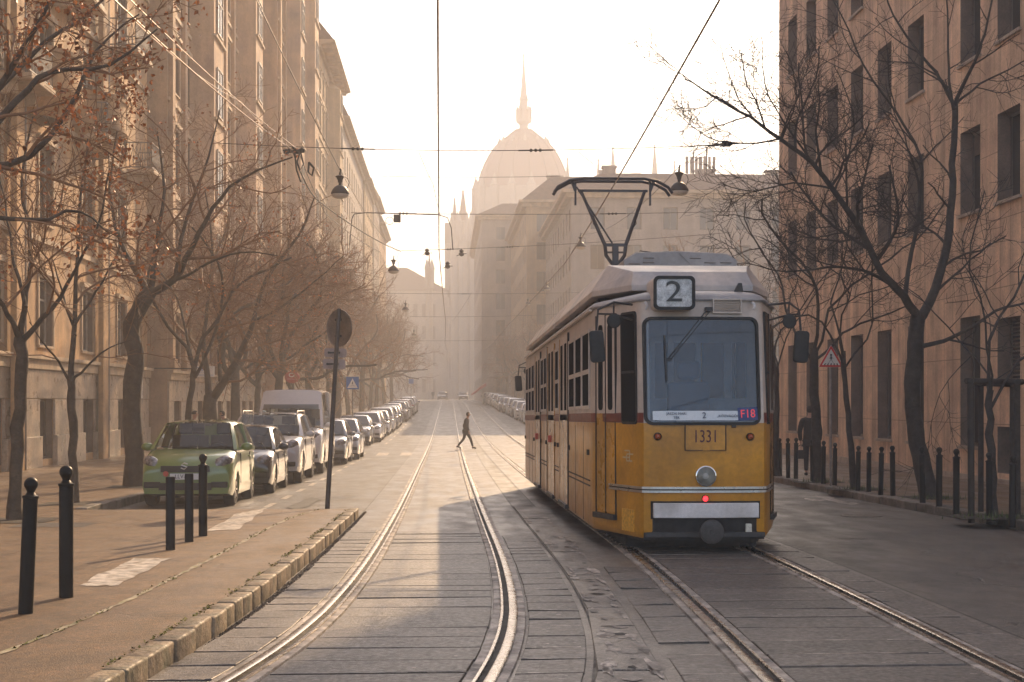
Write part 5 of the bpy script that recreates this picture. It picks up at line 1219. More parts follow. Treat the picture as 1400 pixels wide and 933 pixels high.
    # glass
    def patch(A, B, x0, x1, v0, v1, d, nx=8):
        mb = MB(); 
        for k in range(nx):
            q = [x0 + (x1 - x0) * k / nx, x0 + (x1 - x0) * (k + 1) / nx]
            def S(ring, x):
                xs = sorted((p for p in ring if p[2] > min(r[2] for r in ring) + .03 or True), key=lambda p: p[0])
                for a, b in zip(xs, xs[1:]):
                    if a[0] <= x <= b[0] and b[0] > a[0]: t = (x - a[0]) / (b[0] - a[0]); return Vector(a).lerp(Vector(b), t)
                return Vector(xs[-1] if x > 0 else xs[0])
            quad = []
            for x, v in ((q[0], v0), (q[1], v0), (q[1], v1), (q[0], v1)):
                fa = A[0][1]; wA = A[1] * x; wB = B[1] * x; a = S(A[0], wA); b = S(B[0], wB); quad.append(a.lerp(b, v) + d)
            mb.poly(quad)
        return mb
    mid = CS[1]
    def topw(r): return max(p[0] for p in r if p[2] > max(q[2] for q in r) - .09)
    # windscreen in two lofted halves (base->mid->top)
    ws = MB()
    def crow(y, q, fr):
        base = hood; zt = hood + .022 + (H - .045 - hood) * q; e = (wb + (wt - wb) * q) * fr
        yy = yb + (yt - yb) * q; bowf = .12 * (1 - .4 * q); return [(e * k / 6, yy + bowf * (e * k / 6 / wb) ** 2 - .014, zt + .012) for k in range(-6, 7)]
    ws.loft([crow(0, q, .9) for q in ((.05, .3, .55, .75, .93) if not van else (.04, .2, .4, .6))], closed=False); out['windscreen'] = ws
    rw = MB()
    def rrow(q): 
        zt = belt + .012 + (H - .04 - belt) * q; e = (wb + (wt - wb) * q) * .86; yy = yr + (ye - yr) * q
        return [(e * k / 4, yy - .08 * (e * k / 4 / wb) ** 2 + .014, zt + .012) for k in range(-4, 5)]
    rw.loft([rrow(q) for q in (.1, .4, .7, .9)], closed=False); out['rear_window'] = rw
    sides = []
    def sx(z, y): q = max(0, min(1, (z - belt) / (H - .06 - belt))); return wb + (wt - wb) * q + .016 + .012 * math.sin(q * 3.1)
    zt_ = H - (.1 if not van else .62); zs_ = belt + .035
    yfb, yft = yb + .32 + (.1 if not van else 0), yt + .1; yrb, yrt = yr - .16, ye - .06; ym = (yft + yrt) / 2 + .08
    for polys in (((yfb, zs_), (ym - .04, zs_), (ym - .04, zt_), (yft, zt_)), ((ym + .04, zs_), (yrb, zs_), (yrt, zt_), (ym + .04, zt_))):
        if van and polys[0][0] > ym: continue
        sides.append(polys)
    out['side'] = (sides, sx)
    out['P'] = dict(W=W, L=L, H=H, nose=nose, hood=hood, belt=belt, yb=yb, yt=yt, ye=ye, yr=yr, zb=zb, wr=wr, ax=ax, hw=hw, bow=bow, ztop=ztop, wid=wid, top=top, wb=wb, wt=wt)
    return out
def wheel_meshes(r, w=.2):
    t = MB(); t.lathe([(r * .62, -w / 2), (r * .92, -w / 2), (r, -w / 2 + .03), (r, w / 2 - .03), (r * .92, w / 2), (r * .62, w / 2)], (0, 0, 0), 22, 'x')
    m = MB(); m.lathe([(r * .63, w / 2 - .02), (r * .6, w / 2 - .03), (r * .56, w / 2 - .05), (0, w / 2 - .05)], (0, 0, 0), 22, 'x')
    for k in range(7):
        an = 2 * math.pi * k / 7; m.bar((w / 2 - .03, r * .1 * math.cos(an), r * .1 * math.sin(an)), (w / 2 - .022, r * .58 * math.cos(an), r * .58 * math.sin(an)), .05, .03)
    m.lathe([(r * .16, w / 2 - .05), (r * .14, w / 2 - .012), (0, w / 2 - .01)], (0, 0, 0), 12, 'x')
    return t.mesh('tyre', c_tyre, smooth=40), m.mesh('rim', c_rim, smooth=40)
def make_car(name, label, cat, pm, group=None, near=False, grille='bar', detail=True, plate=None, rails=False, van=False, wmat=None, **kw):
    C = car_meshes(van=van, open_=near, **kw); p = C['P']; root = thing(name, label, cat, (0, 0, 0), 0, group); hw, L = p['hw'], p['L']
    bo = C['body'].build('body', [pm, c_black], root, smooth=38)
    C['cabin'].build('cabin', pm, root, smooth=38)
    gcar = c_glass if near else glass_car
    C['windscreen'].build('windscreen', gcar, root, smooth=60); C['rear_window'].build('rear_window', gcar, root, smooth=60)
    if near:
        def seat(x, y, z):
            mb = MB(); mb.T = Matrix.Translation((x, y, z)); mb.box(-.24, .24, -.25, .25, -.25, 0); mb.T = Matrix.Translation((x, y + .22, z)) @ Matrix.Rotation(R(-14), 4, 'X'); mb.box(-.24, .24, -.05, .07, 0, .56); mb.box(-.13, .13, -.03, .06, .6, .8); mb.bar((-.05, 0, .55), (-.05, 0, .62), .015, .015); mb.bar((.05, 0, .55), (.05, 0, .62), .015, .015); return mb.build('seat', c_seat, root, bevel=.04, smooth=50)
        for x in (-.37, .37): seat(x, p['yt'] + .35, p['belt'] - .28)
        if not van: seat(-.3, p['ye'] - .35, p['belt'] - .3); seat(.3, p['ye'] - .35, p['belt'] - .3)
        mb = MB(); mb.box(-p['wb'] * .9, p['wb'] * .9, p['yb'] + .12, p['yb'] + .5, p['belt'] - .35, p['belt'] - .02); mb.build('dashboard', c_black, root, bevel=.05, smooth=50)
        mb = MB(); mb.tube([(.37 + .17 * math.cos(a * .5236), p['yb'] + .62 + .05 * math.sin(a * .5236), p['belt'] - .02 + .16 * math.sin(a * .5236)) for a in range(13)], .018, 6); mb.build('steering_wheel', c_black, root, smooth=60)
        mb = MB(); mb.box(-.12, .12, p['yt'] - .06, p['yt'] - .03, p['H'] - .2, p['H'] - .13); mb.build('rear_view_mirror', c_black, root, bevel=.01)
    sides, sx = C['side']
    for s_ in (-1, 1):
        for poly in sides:
            mb = MB(); rows = []
            (a, z0), (b, _), (c, z1), (d, _) = poly
            for q in (0, .33, .66, 1): z = z0 + (z1 - z0) * q; ya = a + (d - a) * q; yb_ = b + (c - b) * q; rows.append([(s_ * sx(z, y), y, z) for y in (ya, (ya + yb_) / 2, yb_)])
            mb.loft(rows, closed=False); mb.build('side_window', gcar, root, smooth=60)
        # mirror
        mb = MB(); my = p['yb'] + .5; mz = p['belt'] + .06; mb.lathe([(0, -.05), (.06, -.04), (.085, 0), (.08, .06), (0, .07)], (0, 0, 0), 12, 'y'); 
        mb.T = None; x0 = s_ * (hw + .1)
        for i, v in enumerate(mb.v): mb.v[i] = Vector((x0 + v.x * 1.35, my + v.y, mz + v.z * .95))
        mb.bar((s_ * (hw - .06), my + .03, mz - .05), (s_ * (hw + .05), my + .03, mz - .02), .05, .05); mb.build('door_mirror', pm if detail else c_black, root, smooth=50)
        # door seams, handle
        if detail:
            sd = p['wid'](1.8) * 1.006
            for y in (p['yb'] + .38, (p['yt'] + p['ye']) / 2 + .2):
                mb = MB()
                for za, zb_ in ((p['zb'] + .2, .52 * p['belt']), (.52 * p['belt'], p['belt'] - .06)): mb.box(*(sorted((s_ * (sd - .02), s_ * (sd + .001)))), y, y + .01, za, zb_)
                mb.build('door_seam', c_seam, root)
            mb = MB(); mb.box(*sorted((s_ * (sd - .01), s_ * (sd + .025))), (p['yt'] + p['ye']) / 2 - .02, (p['yt'] + p['ye']) / 2 + .14, p['belt'] - .16, p['belt'] - .12); mb.build('door_handle', pm, root, bevel=.008)
    # wheels
    tm, rm = wheel_meshes(p['wr'])
    for a in p['ax']:
        for s_ in (-1, 1):
            w = link('wheel', tm, root, (s_ * (hw - .125), a, p['wr'])); w.scale = (s_, 1, 1); link('rim', rm, w)
    # face: lamps, grille, lower grille, plate
    def fy(x, z): return p['bow'](x, 0) + .05 * max(0, z - .5)
    N = p['nose']
    for s_ in (-1, 1):
        mb = MB(); mb.lathe([(0, -1), (.5, -.87), (.87, -.5), (1, 0), (.87, .5), (.5, .87), (0, 1)], (0, 0, 0), 16, 'z')
        M_ = Matrix.Translation((s_ * hw * .74, fy(hw * .74, N) + .2, N - .045 if not van else N - .08)) @ Matrix.Rotation(s_ * R(34), 4, 'Z') @ Matrix.Rotation(R(-24), 4, 'X') @ Matrix.Rotation(s_ * R(-24 if detail else -10), 4, 'Y') @ Matrix.Diagonal((.25, .17, .13, 1))
        mb.v = [M_ @ v for v in mb.v]; mb.build('headlight', c_lamp, root, smooth=60)
        mb = MB(); x0 = s_ * hw * .72; mb.box(x0 - .15, x0 + .15, fy(x0, .3) - .012, fy(x0, .3) + .1, p['zb'] + .16, p['zb'] + .27); mb.build('fog_lamp_recess', c_black, root, bevel=.02)
        mb = MB(); x0 = s_ * hw * .8; mb.box(x0 - .1, x0 + .1, L - .16, L - .0, p['belt'] - .28, p['belt'] - .06); mb.build('tail_light', c_tail, root, bevel=.03)
    def front_strip(x0, x1, za, zb_, d, mm, nm, n=8):
        mb = MB(); A = []
        for k in range(n + 1):
            x = x0 + (x1 - x0) * k / n; A.append([(x, fy(x, za) - d, za), (x, fy(x, zb_) - d, zb_), (x, fy(x, zb_) + .05, zb_), (x, fy(x, za) + .05, za)])
        mb.loft(A, cap=True); return mb.build(nm, mm, root)
    gw = hw * .52
    gr = front_strip(-gw, gw, N - .19, N - .075, .012, c_black, 'grille')
    front_strip(-hw * .56, hw * .56, p['zb'] + .12, p['zb'] + .25, .012, c_black, 'lower_grille')
    if grille == 'twin':
        for s_ in (-1, 1): front_strip(*sorted((s_ * .03, s_ * .3)), N - .2, N - .04, .03, chrome, 'grille_surround', 3)
    if grille == 'slats': 
        for k in range(3): front_strip(-gw, gw, N - .17 + k * .035, N - .16 + k * .035, .02, chrome, 'grille_slat')
    pl = MB(); py_ = fy(0, .45) - .03; pz = N - .27; pl.box(-.26, .26, py_ - .006, py_ + .02, pz - .055, pz + .055); po = pl.build('number_plate', c_plate, root, bevel=.004)
    if plate: text_obj(plate, .105, c_ink, po, 'plate_lettering', Matrix.Translation((0, py_ - .008, pz)), sx=.95, ext=.001)
    mb = MB(); ry = L + .012 - p['bow'](0, L) * 0; mb.box(-.26, .26, L - .02, L + .01, .62, .73); mb.build('rear_plate', c_plate, root)
    if detail:
        mb = MB(); ya, za = p['yb'] - .03, p['hood'] + .028; mb.bar((-.05, ya + .0, za), (-.6, ya + .1, za + .03), .02, .015); mb.bar((.45, ya + .04, za), (-.08, ya + .06, za + .05), .02, .015); mb.build('wipers', c_black, root)
        mb = MB(); mb.tube([(0, p['yt'] + .15, p['H'] - .01), (0, p['yt'] + .18, p['H'] + .13)], .006, 5); mb.lathe([(.02, 0), (.012, .03), (0, .032)], (0, p['yt'] + .15, p['H'] - .01), 8); mb.build('aerial', c_black, root)
    if rails:
        for s_ in (-1, 1): mb = MB(); x = s_ * p['wt'] * .93; mb.tube([(x, p['yt'] + .1, p['H'] - .03), (x, p['yt'] + .2, p['H'] + .045), (x, p['ye'] - .2, p['H'] + .045), (x, p['ye'] - .05, p['H'] - .03)], .02, 8); mb.build('roof_rail', steel, root, smooth=50)
    return root
def put(o, s, t, rz=0, flip=False):
    o.location = (s, t, gz(t) if not flip else gz(t)); L = 4
    o.rotation_euler = (math.atan2(gz(t + 4) - gz(t), 4) * (1 if not flip else -1), 0, rz); return o
PK = 'cars parked in the left row'
green = make_car('parked_car', 'green hatchback nearest the camera in the left parking row, behind the bollards', 'car', paint('green', (.165, .235, .055)), None, True, 'bar', plate='LLV-000', W=1.70, L=3.72, H=1.59, nose=.84, hood=1.04, belt=1.03, yb=.86, yt=1.5, ye=3.2, yr=3.66, deck=1.0, wr=.3, ax=(.74, 3.1), top=.75, fc=.2, zb=.2)
put(green, -4.77, 27.0)
g_s = mat('maker_mark', (.6, .58, .55), .3, .7, 0); mb = MB()                                    # small chrome S-shaped mark on the grille
mb.tube([(.06, -.035, .80), (0, -.035, .82), (-.055, -.035, .785), (.05, -.035, .745), (0, -.035, .705), (-.06, -.035, .73)], .012, 5); mb.build('chrome_mark', g_s, green, smooth=50)
# seats seen through the screen of the green car are hidden by reflections; tax label
mb = MB(); mb.lathe([(.0, -.01), (.05, -.01), (.05, 0), (0, 0)], (-.34, -.0, .62), 14, 'y'); mb.build('round_sticker', mat('red_sticker', (.5, .06, .03), .5, 0, 0), green)
dark = make_car('parked_car', 'dark blue-black hatchback squeezed between the green car and the silver off-roader', 'car', paint('night', (.014, .015, .019)), None, True, 'slats', W=1.72, L=3.75, H=1.46, nose=.74, hood=.94, belt=.94, yb=.85, yt=1.6, ye=3.1, yr=3.68, wr=.3, ax=(.74, 3.1)); put(dark, -4.55, 31.3)
suv = make_car('parked_car', 'big silver off-roader with roof rails in front of the white van', 'car', paint('silver', (.55, .53, .52)), None, True, 'twin', rails=True, W=1.93, L=4.75, H=1.74, nose=.98, hood=1.16, belt=1.15, yb=1.15, yt=1.95, ye=4.1, yr=4.65, deck=1.12, wr=.38, ax=(.88, 3.8), zb=.28, fc=.22, top=.77); put(suv, -4.5, 35.7)
van = make_car('white_van', 'tall white delivery van parked behind the silver off-roader', 'van', paint('white', (.68, .65, .63)), None, True, 'bar', van=True, W=1.98, L=5.3, H=2.42, nose=1.12, hood=1.3, belt=1.32, yb=.72, yt=1.55, ye=5.15, yr=5.28, deck=1.3, wr=.35, ax=(.9, 4.2), zb=.3, fc=.16, top=.83, detail=True); put(van, -4.45, 41.2)
kinds = [('silver', (.45, .44, .43), 'silver'), ('grey', (.16, .16, .165), 'grey'), ('black', (.02, .02, .022), 'black'), ('red', (.22, .03, .025), 'dark red'), ('pale', (.55, .53, .5), 'white'), ('blue', (.05, .07, .13), 'dark blue')]
hatch = dict(W=1.7, L=3.95, H=1.48, nose=.74, hood=.94, belt=.95, yb=.9, yt=1.65, ye=3.3, yr=3.85, wr=.3, ax=(.78, 3.25)); sedan = dict(W=1.76, L=4.45, H=1.44, nose=.72, hood=.93, belt=.95, yb=1.1, yt=1.85, ye=3.3, yr=3.95, deck=1.0, wr=.31, ax=(.85, 3.5)); estate = dict(W=1.78, L=4.5, H=1.52, nose=.74, hood=.95, belt=.97, yb=1.05, yt=1.8, ye=4.0, yr=4.42, wr=.32, ax=(.85, 3.5))
pro = {}
def far_car(shape, kd, s, t, label, group, flip=False):
    key = (id(shape), kd)
    if key not in pro: pro[key] = make_car('parked_car', label, 'car', paint(kinds[kd][0], kinds[kd][1]), group, False, 'bar', detail=True, **shape); o = pro[key]; o['group'] = group
    else: o = dup(pro[key], (0, 0, 0), 0, label, group)
    return put(o, s, t, math.pi if flip else 0, flip)
far_car(hatch, 1, -4.1, 48.2, 'grey hatchback directly behind the white van', PK); far_car(hatch, 0, -3.95, 52.8, 'silver hatchback last before the gap at the crossing', PK)
rowL = [(sedan, 1), (estate, 0), (hatch, 2), (sedan, 0), (estate, 4), (hatch, 1), (sedan, 5), (hatch, 0), (estate, 2), (sedan, 4), (hatch, 3), (sedan, 1), (estate, 0), (hatch, 5)]
t = 69.5
for k, (sh, kd) in enumerate(rowL):
    far_car(sh, kd, -4.35 + .012 * (t - 70) + rnd.uniform(-.12, .12), t, '%s %s, %s in the left row beyond the blue crossing sign' % (kinds[kd][2], 'hatchback' if sh is hatch else 'saloon' if sh is sedan else 'estate car', ORD[k]), PK); t += sh['L'] + rnd.uniform(.7, 1.5)
rowR = [(estate, 1), (sedan, 0), (hatch, 4), (sedan, 2), (estate, 0), (hatch, 1), (sedan, 5), (hatch, 0), (estate, 2), (sedan, 4), (hatch, 1), (sedan, 0), (estate, 1), (hatch, 2)]
t = 104.0
for k, (sh, kd) in enumerate(rowR):
    far_car(sh, kd, 6.6 - .012 * (t - 100) + rnd.uniform(-.15, .15), t, '%s %s, %s in the far right row beyond the tram' % (kinds[kd][2], 'hatchback' if sh is hatch else 'saloon' if sh is sedan else 'estate car', ORD[k]), 'cars parked in the far right row'); t += sh['L'] + rnd.uniform(.6, 2.6)
far_car(estate, 1, -.6, 268, 'faint grey car on the crest at the far end of the street, left of two', 'cars at the far end of the street'); far_car(sedan, 2, 3.2, 262, 'faint dark car on the crest at the far end, right of two', 'cars at the far end of the street')
# ------------------------------------------------------------------ bollards, signs, tree guard
def bollard_mesh(h=.95, ball=True, r=.052):
    mb = MB()
    prof = [(r, -.1), (r, h - .155), (r * 1.12, h - .15), (r * 1.12, h - .135), (r * .74, h - .128), (r * .5, h - .108)] if ball else [(r, -.1), (r, h - .012), (r * .9, h), (0, h)]
    if ball:
        for k in range(1, 9): an = -math.pi / 2 + .55 + (math.pi - .55) * k / 8; prof.append((.05 * math.cos(an) if k < 8 else 0, h - .05 + .05 * math.sin(an)))
    mb.lathe(prof, (0, 0, 0), 18); return mb.mesh('bollard', iron, smooth=40)
bB, bP = bollard_mesh(.98), bollard_mesh(.80, False)
def boll(px, py, label, me, group, h=.14, sc=1.0, tilt=(0, 0)):
    o = link('bollard', me, None, G(px, py, h)); o.rotation_euler = (R(tilt[0]), R(tilt[1]), 0); o.scale = (sc, sc, sc); tag(o, label, 'bollard', group); return o
GB = 'iron bollards on the left platform'
boll(35, 839, 'ball-topped iron bollard nearest the camera, leaning slightly right', bB, GB, .137, 1.0, (0, 2.4)); boll(90.5, 817, 'upright ball-topped iron bollard beside the leaning nearest one', bB, GB, .137, 1.06)
boll(233, 752, 'plain flat-topped bollard left of the pair before the green car', bP, GB, .137); boll(258.5, 741, 'plain flat-topped bollard, middle of the trio before the green car', bP, GB, .137); boll(277.5, 733, 'ball-topped bollard, rightmost of the trio before the green car', bB, GB, .137, 1.04)
for k, (x, y) in enumerate([(1066.6, 651), (1077.6, 654), (1088, 655), (1111, 659), (1125.6, 661.6), (1141, 664), (1173, 671), (1187.6, 673), (1204, 677), (1220.7, 678), (1261.5, 688.5), (1283.8, 692.5), (1307.4, 697.6), (1353, 706), (1384, 712)]):
    boll(x, y, 'ball-topped black bollard, %s from the tram along the right kerb' % ORD[k], bB, 'iron bollards along the right kerb', .14, .98 + .04 * math.sin(k * 7), (random.uniform(-1, 1), random.uniform(-1, 1)))
# round sign seen from the back
b = G(447, 696, .137); sg = thing('round_sign', 'back of a round traffic sign with two small plates on a leaning pole', 'traffic sign', b); Zs = 27.0
tp = P(463.5, 424, Zs) - b
m_sb = mat('sign_back', (.2, .165, .14), .55, .5, .2, 6); m_pole = mat('sign_pole_paint', (.04, .036, .034), .5, .3, .2, 8)
mb = MB(); mb.tube([(0, 0, -.1), tp * .5, tp], .042, 12); mb.build('pole', m_pole, sg, smooth=40)
ax = tp.normalized(); ct = P(461.5, 448.5, Zs) - b
Ms = Matrix.Translation(ct + Vector((.03, .05, 0))) @ Matrix.Rotation(R(-44), 4, 'Z')
mb = MB(); mb.T = Ms; mb.lathe([(0, -.0), (.325, 0), (.345, -.015), (.348, .005), (.33, .012), (0, .012)], (0, 0, 0), 36, 'y'); mb.build('disc', m_sb, sg, smooth=40)
mb = MB(); mb.T = Ms
for z in (-.15, .15): mb.box(-.06, .06, -.06, 0, z - .02, z + .02)
mb.build('clamp', darkmetal, sg)
for y, x, w_, h_ in ((482.5, 457, .42, .165), (498, 455, .42, .185)):
    c = P(x, y, Zs) - b; mb = MB(); mb.T = Matrix.Translation(c + Vector((.02, .05, 0))) @ Matrix.Rotation(R(-8), 4, 'Z') @ Matrix.Rotation(R(2), 4, 'Y'); mb.prism(rrect(-w_ / 2, w_ / 2, -h_ / 2, h_ / 2, .03), 0, .012); po = mb.build('small_plate', mat('plate_back', (.34, .27, .25), .5, .3, .15, 6), sg)
    mb = MB(); mb.T = Matrix.Translation(c) @ Matrix.Rotation(R(-8), 4, 'Z'); mb.box(-.11, .11, -.055, -.045, -.015, .015); mb.box(-.1, -.08, -.055, .05, -.02, .02); mb.box(.08, .1, -.055, .05, -.02, .02); mb.build('clamp', darkmetal, po)
m_w = mat('sign_white', (.78, .74, .68), .5, 0, .06); m_r = mat('sign_red', (.62, .03, .02), .45, 0, .06); m_k = mat('sign_black', (.015, .014, .014), .5, 0, 0); m_b = mat('sign_blue', (.05, .15, .42), .45, 0, .06)
def walker(T, s, mb):                                # crossing figure with stripes
    mb.T = T
    mb.lathe([(0, -.002), (.05 * s, -.002), (.05 * s, .002), (0, .002)], (0, 0, .30 * s), 10, 'y')
    for a, b_, w_ in (((0, .24), (0, .1), .075), ((0, .1), (-.12, -.06), .045), ((0, .1), (.1, -.06), .045), ((0, .23), (-.1, .12), .035), ((0, .23), (.09, .13), .035)): mb.bar((a[0] * s, 0, a[1] * s), (b_[0] * s, 0, b_[1] * s), w_ * s, .004)
    for k in range(-2, 3): mb.prism([((k * .15 - .04) * s, -.16 * s), ((k * .15 + .02) * s, -.16 * s), ((k * .13 + .03) * s, -.08 * s), ((k * .13 - .01) * s, -.08 * s)], -.002, .002)
    mb.T = None
# triangular crossing warning
b = G(1136, 665, .14); tz = P(1136, 492, b.y + .3).z - b.z
ws_ = thing('warning_sign', 'red-edged triangular sign with a walking figure on a slim pole by the right kerb', 'traffic sign', b)
mb = MB(); mb.tube([(0, .03, -.1), (0, .03, tz + .28)], .03, 10); mb.build('pole', steel, ws_, smooth=40)
def tri(r): return [(r * math.cos(R(a)), tz + r * math.sin(R(a))) for a in (90, 210, 330)]
def rtri(r, c):
    out = []; P3 = [Vector(q) for q in tri(r)]
    for i in range(3):
        p, a, n_ = P3[i], P3[i - 1], P3[(i + 1) % 3]
        for k in range(5): t = k / 4; q0 = p.lerp(a, c); q1 = p.lerp(n_, c); out.append(tuple(q0.lerp(p, t).lerp(p.lerp(q1, t), t)))
    return out
mb = MB(); mb.prism(rtri(.325, .05), -.012, 0); pn = mb.build('panel', m_w, ws_)
mb = MB(); mb.ring(rtri(.315, .05), rtri(.235, .03), -.017, -.009); mb.build('red_border', m_r, pn)
mb = MB(); walker(Matrix.Translation((0, -.016, tz - .04)), .48, mb); mb.build('figure', m_k, pn)
# blue square crossing sign, left
Zb_ = 56.0; b = P(482, 560, Zb_); b.z = gz(b.y) + .01; tz = P(482, 524, Zb_).z - b.z
bs = thing('crossing_sign', 'blue square crossing sign on a thin pole before the gap in the parked cars', 'traffic sign', b)
mb = MB(); mb.tube([(0, .03, -.1), (0, .03, tz + .25)], .03, 8); mb.build('pole', steel, bs)
mb = MB(); mb.prism(rrect(-.24, .24, tz - .24, tz + .24, .02), -.012, 0); pn = mb.build('panel', m_b, bs)
mb = MB(); mb.prism([(-.2, tz - .19), (.2, tz - .19), (0, tz + .18)], -.017, -.01); mb.build('triangle', m_w, pn); mb = MB(); walker(Matrix.Translation((0, -.02, tz - .07)), .34, mb); mb.build('figure', m_k, pn)
p = P(562, 521.5, 120); b = Vector((p.x, p.y, gz(p.y))); bs2 = thing('crossing_sign', 'tiny hazy blue sign on a pole at the far end of the left parked row', 'traffic sign', b); tz = p.z - b.z
mb = MB(); mb.tube([(0, .03, -.1), (0, .03, tz + .2)], .03, 6); mb.build('pole', steel, bs2); mb = MB(); mb.prism(rrect(-.2, .2, tz - .2, tz + .2, .02), -.012, 0); mb.build('panel', m_b, bs2)
# red oval shop sign and white shop sign on the left houses
p = P(399.5, 516, 60.5); rs = thing('shop_sign', 'red oval hanging shop sign with pale script above the white van', 'shop sign', p)
mb = MB(); mb.lathe([(0, -.04), (.98, -.04), (1, -.03), (1, .03), (.98, .04), (0, .04)], (0, 0, 0), 30, 'y'); mb.v = [Vector((v.x * .31, v.y, v.z * .25)) for v in mb.v]; od = mb.build('panel', mat('shop_red', (.4, .06, .05), .5, 0, .06), rs)
mb = MB(); mb.ring([(.12 * math.cos(R(a)) - .02, .09 + .09 * math.sin(R(a))) for a in range(0, 360, 30)], [(.085 * math.cos(R(a)) - .02, .09 + .06 * math.sin(R(a))) for a in range(0, 360, 30)], -.05, -.041); mb.bar((-.2, -.046, -.07), (.2, -.046, -.09), .05, .008); mb.build('emblem', m_w, od)
mb = MB(); mb.bar((0, 0, .2), (0, 0, .45), .03, .03); mb.bar((0, 0, .45), (-1.6, .3, .5), .04, .04); mb.build('bracket', darkmetal, rs)
p = P(278.5, 508, 56.0); cs = thing('shop_sign', 'white box sign lettered CIT jutting from the left house behind the forked tree', 'shop sign', p)
mb = MB(); mb.box(-.40, .40, -.07, .07, -.22, .2); bx = mb.build('panel', m_w, cs, bevel=.01); text_obj('CIT I', .23, m_b, bx, 'sign_lettering', Matrix.Translation((-.1, -.073, .07)))
mb = MB(); mb.bar((-.26, -.075, -.045), (.05, -.075, -.045), .03, .006); mb.box(-.39, .39, -.076, -.07, -.15, -.135); mb.build('underline', m_b, bx); mb = MB(); mb.bar((-.4, 0, .1), (-1.9, .2, .12), .05, .05); mb.build('bracket', darkmetal, cs)
# notice boards on the wall
fb = Vector((-11.86, 56.0, gz(56))); nb = thing('notice_panel', 'pale framed poster panel on the marble wall left of the green car', 'panel', (-11.88, 57.2, gz(57) + 2.25)); mb = MB(); mb.box(0, .06, -.55, .55, 0, 1.25); mb.build('panel', m_w, nb, bevel=.01); mb = MB(); mb.box(.061, .07, -.35, .1, .25, .9); mb.build('print', mat('faded_print', (.4, .2, .14), .6, 0, .4, 6), nb)
# timber tree guard
b = G(1357, 706, .14); tg = thing('tree_guard', 'dark four-legged timber frame around the young tree on the right', 'tree guard', b); m_tg = mat('guard_timber', (.035, .026, .021), .75, 0, .3, 6, .004, 30)
q = [(-.3, -.32), (.34, -.3), (-.14, .34), (.36, .36)]; ps = [G(1328, 706, .14) - b, G(1391, 704, .14) - b, G(1341, 700, .14) - b, G(1384, 697, .14) - b]
zt = 2.0
for k, v in enumerate(ps): mb = MB(); mb.tube([v + Vector((0, 0, -.1)), v + Vector((.005 * (k - 2), 0, zt))], .05 if k < 2 else .045, 9); mb.build('post', m_tg, tg, smooth=50)
for i, j in ((0, 1), (2, 3), (0, 2), (1, 3)):
    a, c = ps[i] + Vector((0, 0, zt + .03)), ps[j] + Vector((0, 0, zt + .03)); d = (c - a).normalized() * .1; mb = MB(); mb.tube([a - d, c + d], .045, 8); mb.build('top_rail', m_tg, tg, smooth=50)
# tree pit soil with iron edging, tufts of grass
m_soil = mat('tree_pit_soil', (.035, .028, .021), .9, 0, .4, 12, .02, 30)
mb = MB(); mg = MB()
for px, py in ((1271, 681), (1169, 669), (1118, 659), (1357, 707), (184, 666), (101, 689), (20, 712), (249, 642)):
    c = G(px, py, .14)
    pts = []
    for k in range(20):
        an = 2 * math.pi * k / 20; r = .62 * (1 + random.uniform(-.04, .04)) / max(abs(math.cos(an)), abs(math.sin(an))); v = Vector((c.x + r * math.cos(an) * .9, c.y + r * math.sin(an), 0)); v.z = gz(v.y) + .1455; pts.append(v)
    mb.poly(pts)
    if px > 1000:
        for _ in range(160):
            v = Vector((c.x + random.gauss(0, .3), c.y + random.gauss(-.25, .25), 0)); v.z = gz(v.y) + .14; an = random.uniform(0, 6.28); d = Vector((math.cos(an), math.sin(an), 0)); h = random.uniform(.03, .12); mg.poly([v - d * .008, v + d * .008, v + d.orthogonal() * h * .3 + Vector((0, 0, h))])
tag(mb.build('tree_pits', m_soil), kind='structure'); tag(mg.build('grass_tufts', mat('tuft_green', (.07, .1, .025), .8, 0, .3, 9, island=.4), fix=False), 'small green grass tufts in the pits of the right-hand trees', 'grass', kind='stuff')
# red awning and round sign far down on the right
p0 = P(664, 528, 178); aw = thing('shop_awning', 'faint red shop awning far down the right side', 'awning', p0); mb = MB(); mb.prism([(0, 0), (0, .35), (-1.6, -.9), (-1.6, -1.1)], -2, 12, 'y'); mb.build('canvas', mat('awning_red', (.45, .08, .06), .7, 0, .1), aw)
# ------------------------------------------------------------------ hanging lamps
m_shade = mat('lamp_shade', (.05, .045, .045), .5, .4, .2); m_dif = mat('lamp_glass', (.6, .55, .48), .35, 0, .1)
def lamp_proto(label):
    o = thing('street_lamp', label, 'street lamp', (0, 0, 0), 0, 'street lamps hung from cables')
    mb = MB(); mb.lathe([(.225, 0), (.235, .01), (.235, .03), (.22, .07), (.19, .13), (.14, .19), (.08, .225), (.04, .235), (.04, .3), (.055, .31), (.06, .36), (.1, .44), (.125, .455), (.11, .47), (.03, .5), (.025, .56), (0, .57)], (0, 0, 0), 24); mb.build('shade', m_shade, o, smooth=40)
    mb = MB(); mb.lathe([(.222, .005), (.215, -.03), (.18, -.075), (.1, -.105), (0, -.112)], (0, 0, 0), 24); mb.build('diffuser', m_dif, o, smooth=60)
    mb = MB(); mb.tube([(.1, 0, .46), (.2, 0, .4), (.23, 0, .3), (.2, 0, .2), (.17, 0, .15)], .008, 5); mb.tube([(0, 0, .56), (.02, 0, .62), (.0, 0, .66)], .02, 6); mb.build('cable_loop', rubber, o, smooth=50); return o
lp = lamp_proto('hanging dome lamp on the left side, nearest of the two large lamps left of the tram'); LP = []
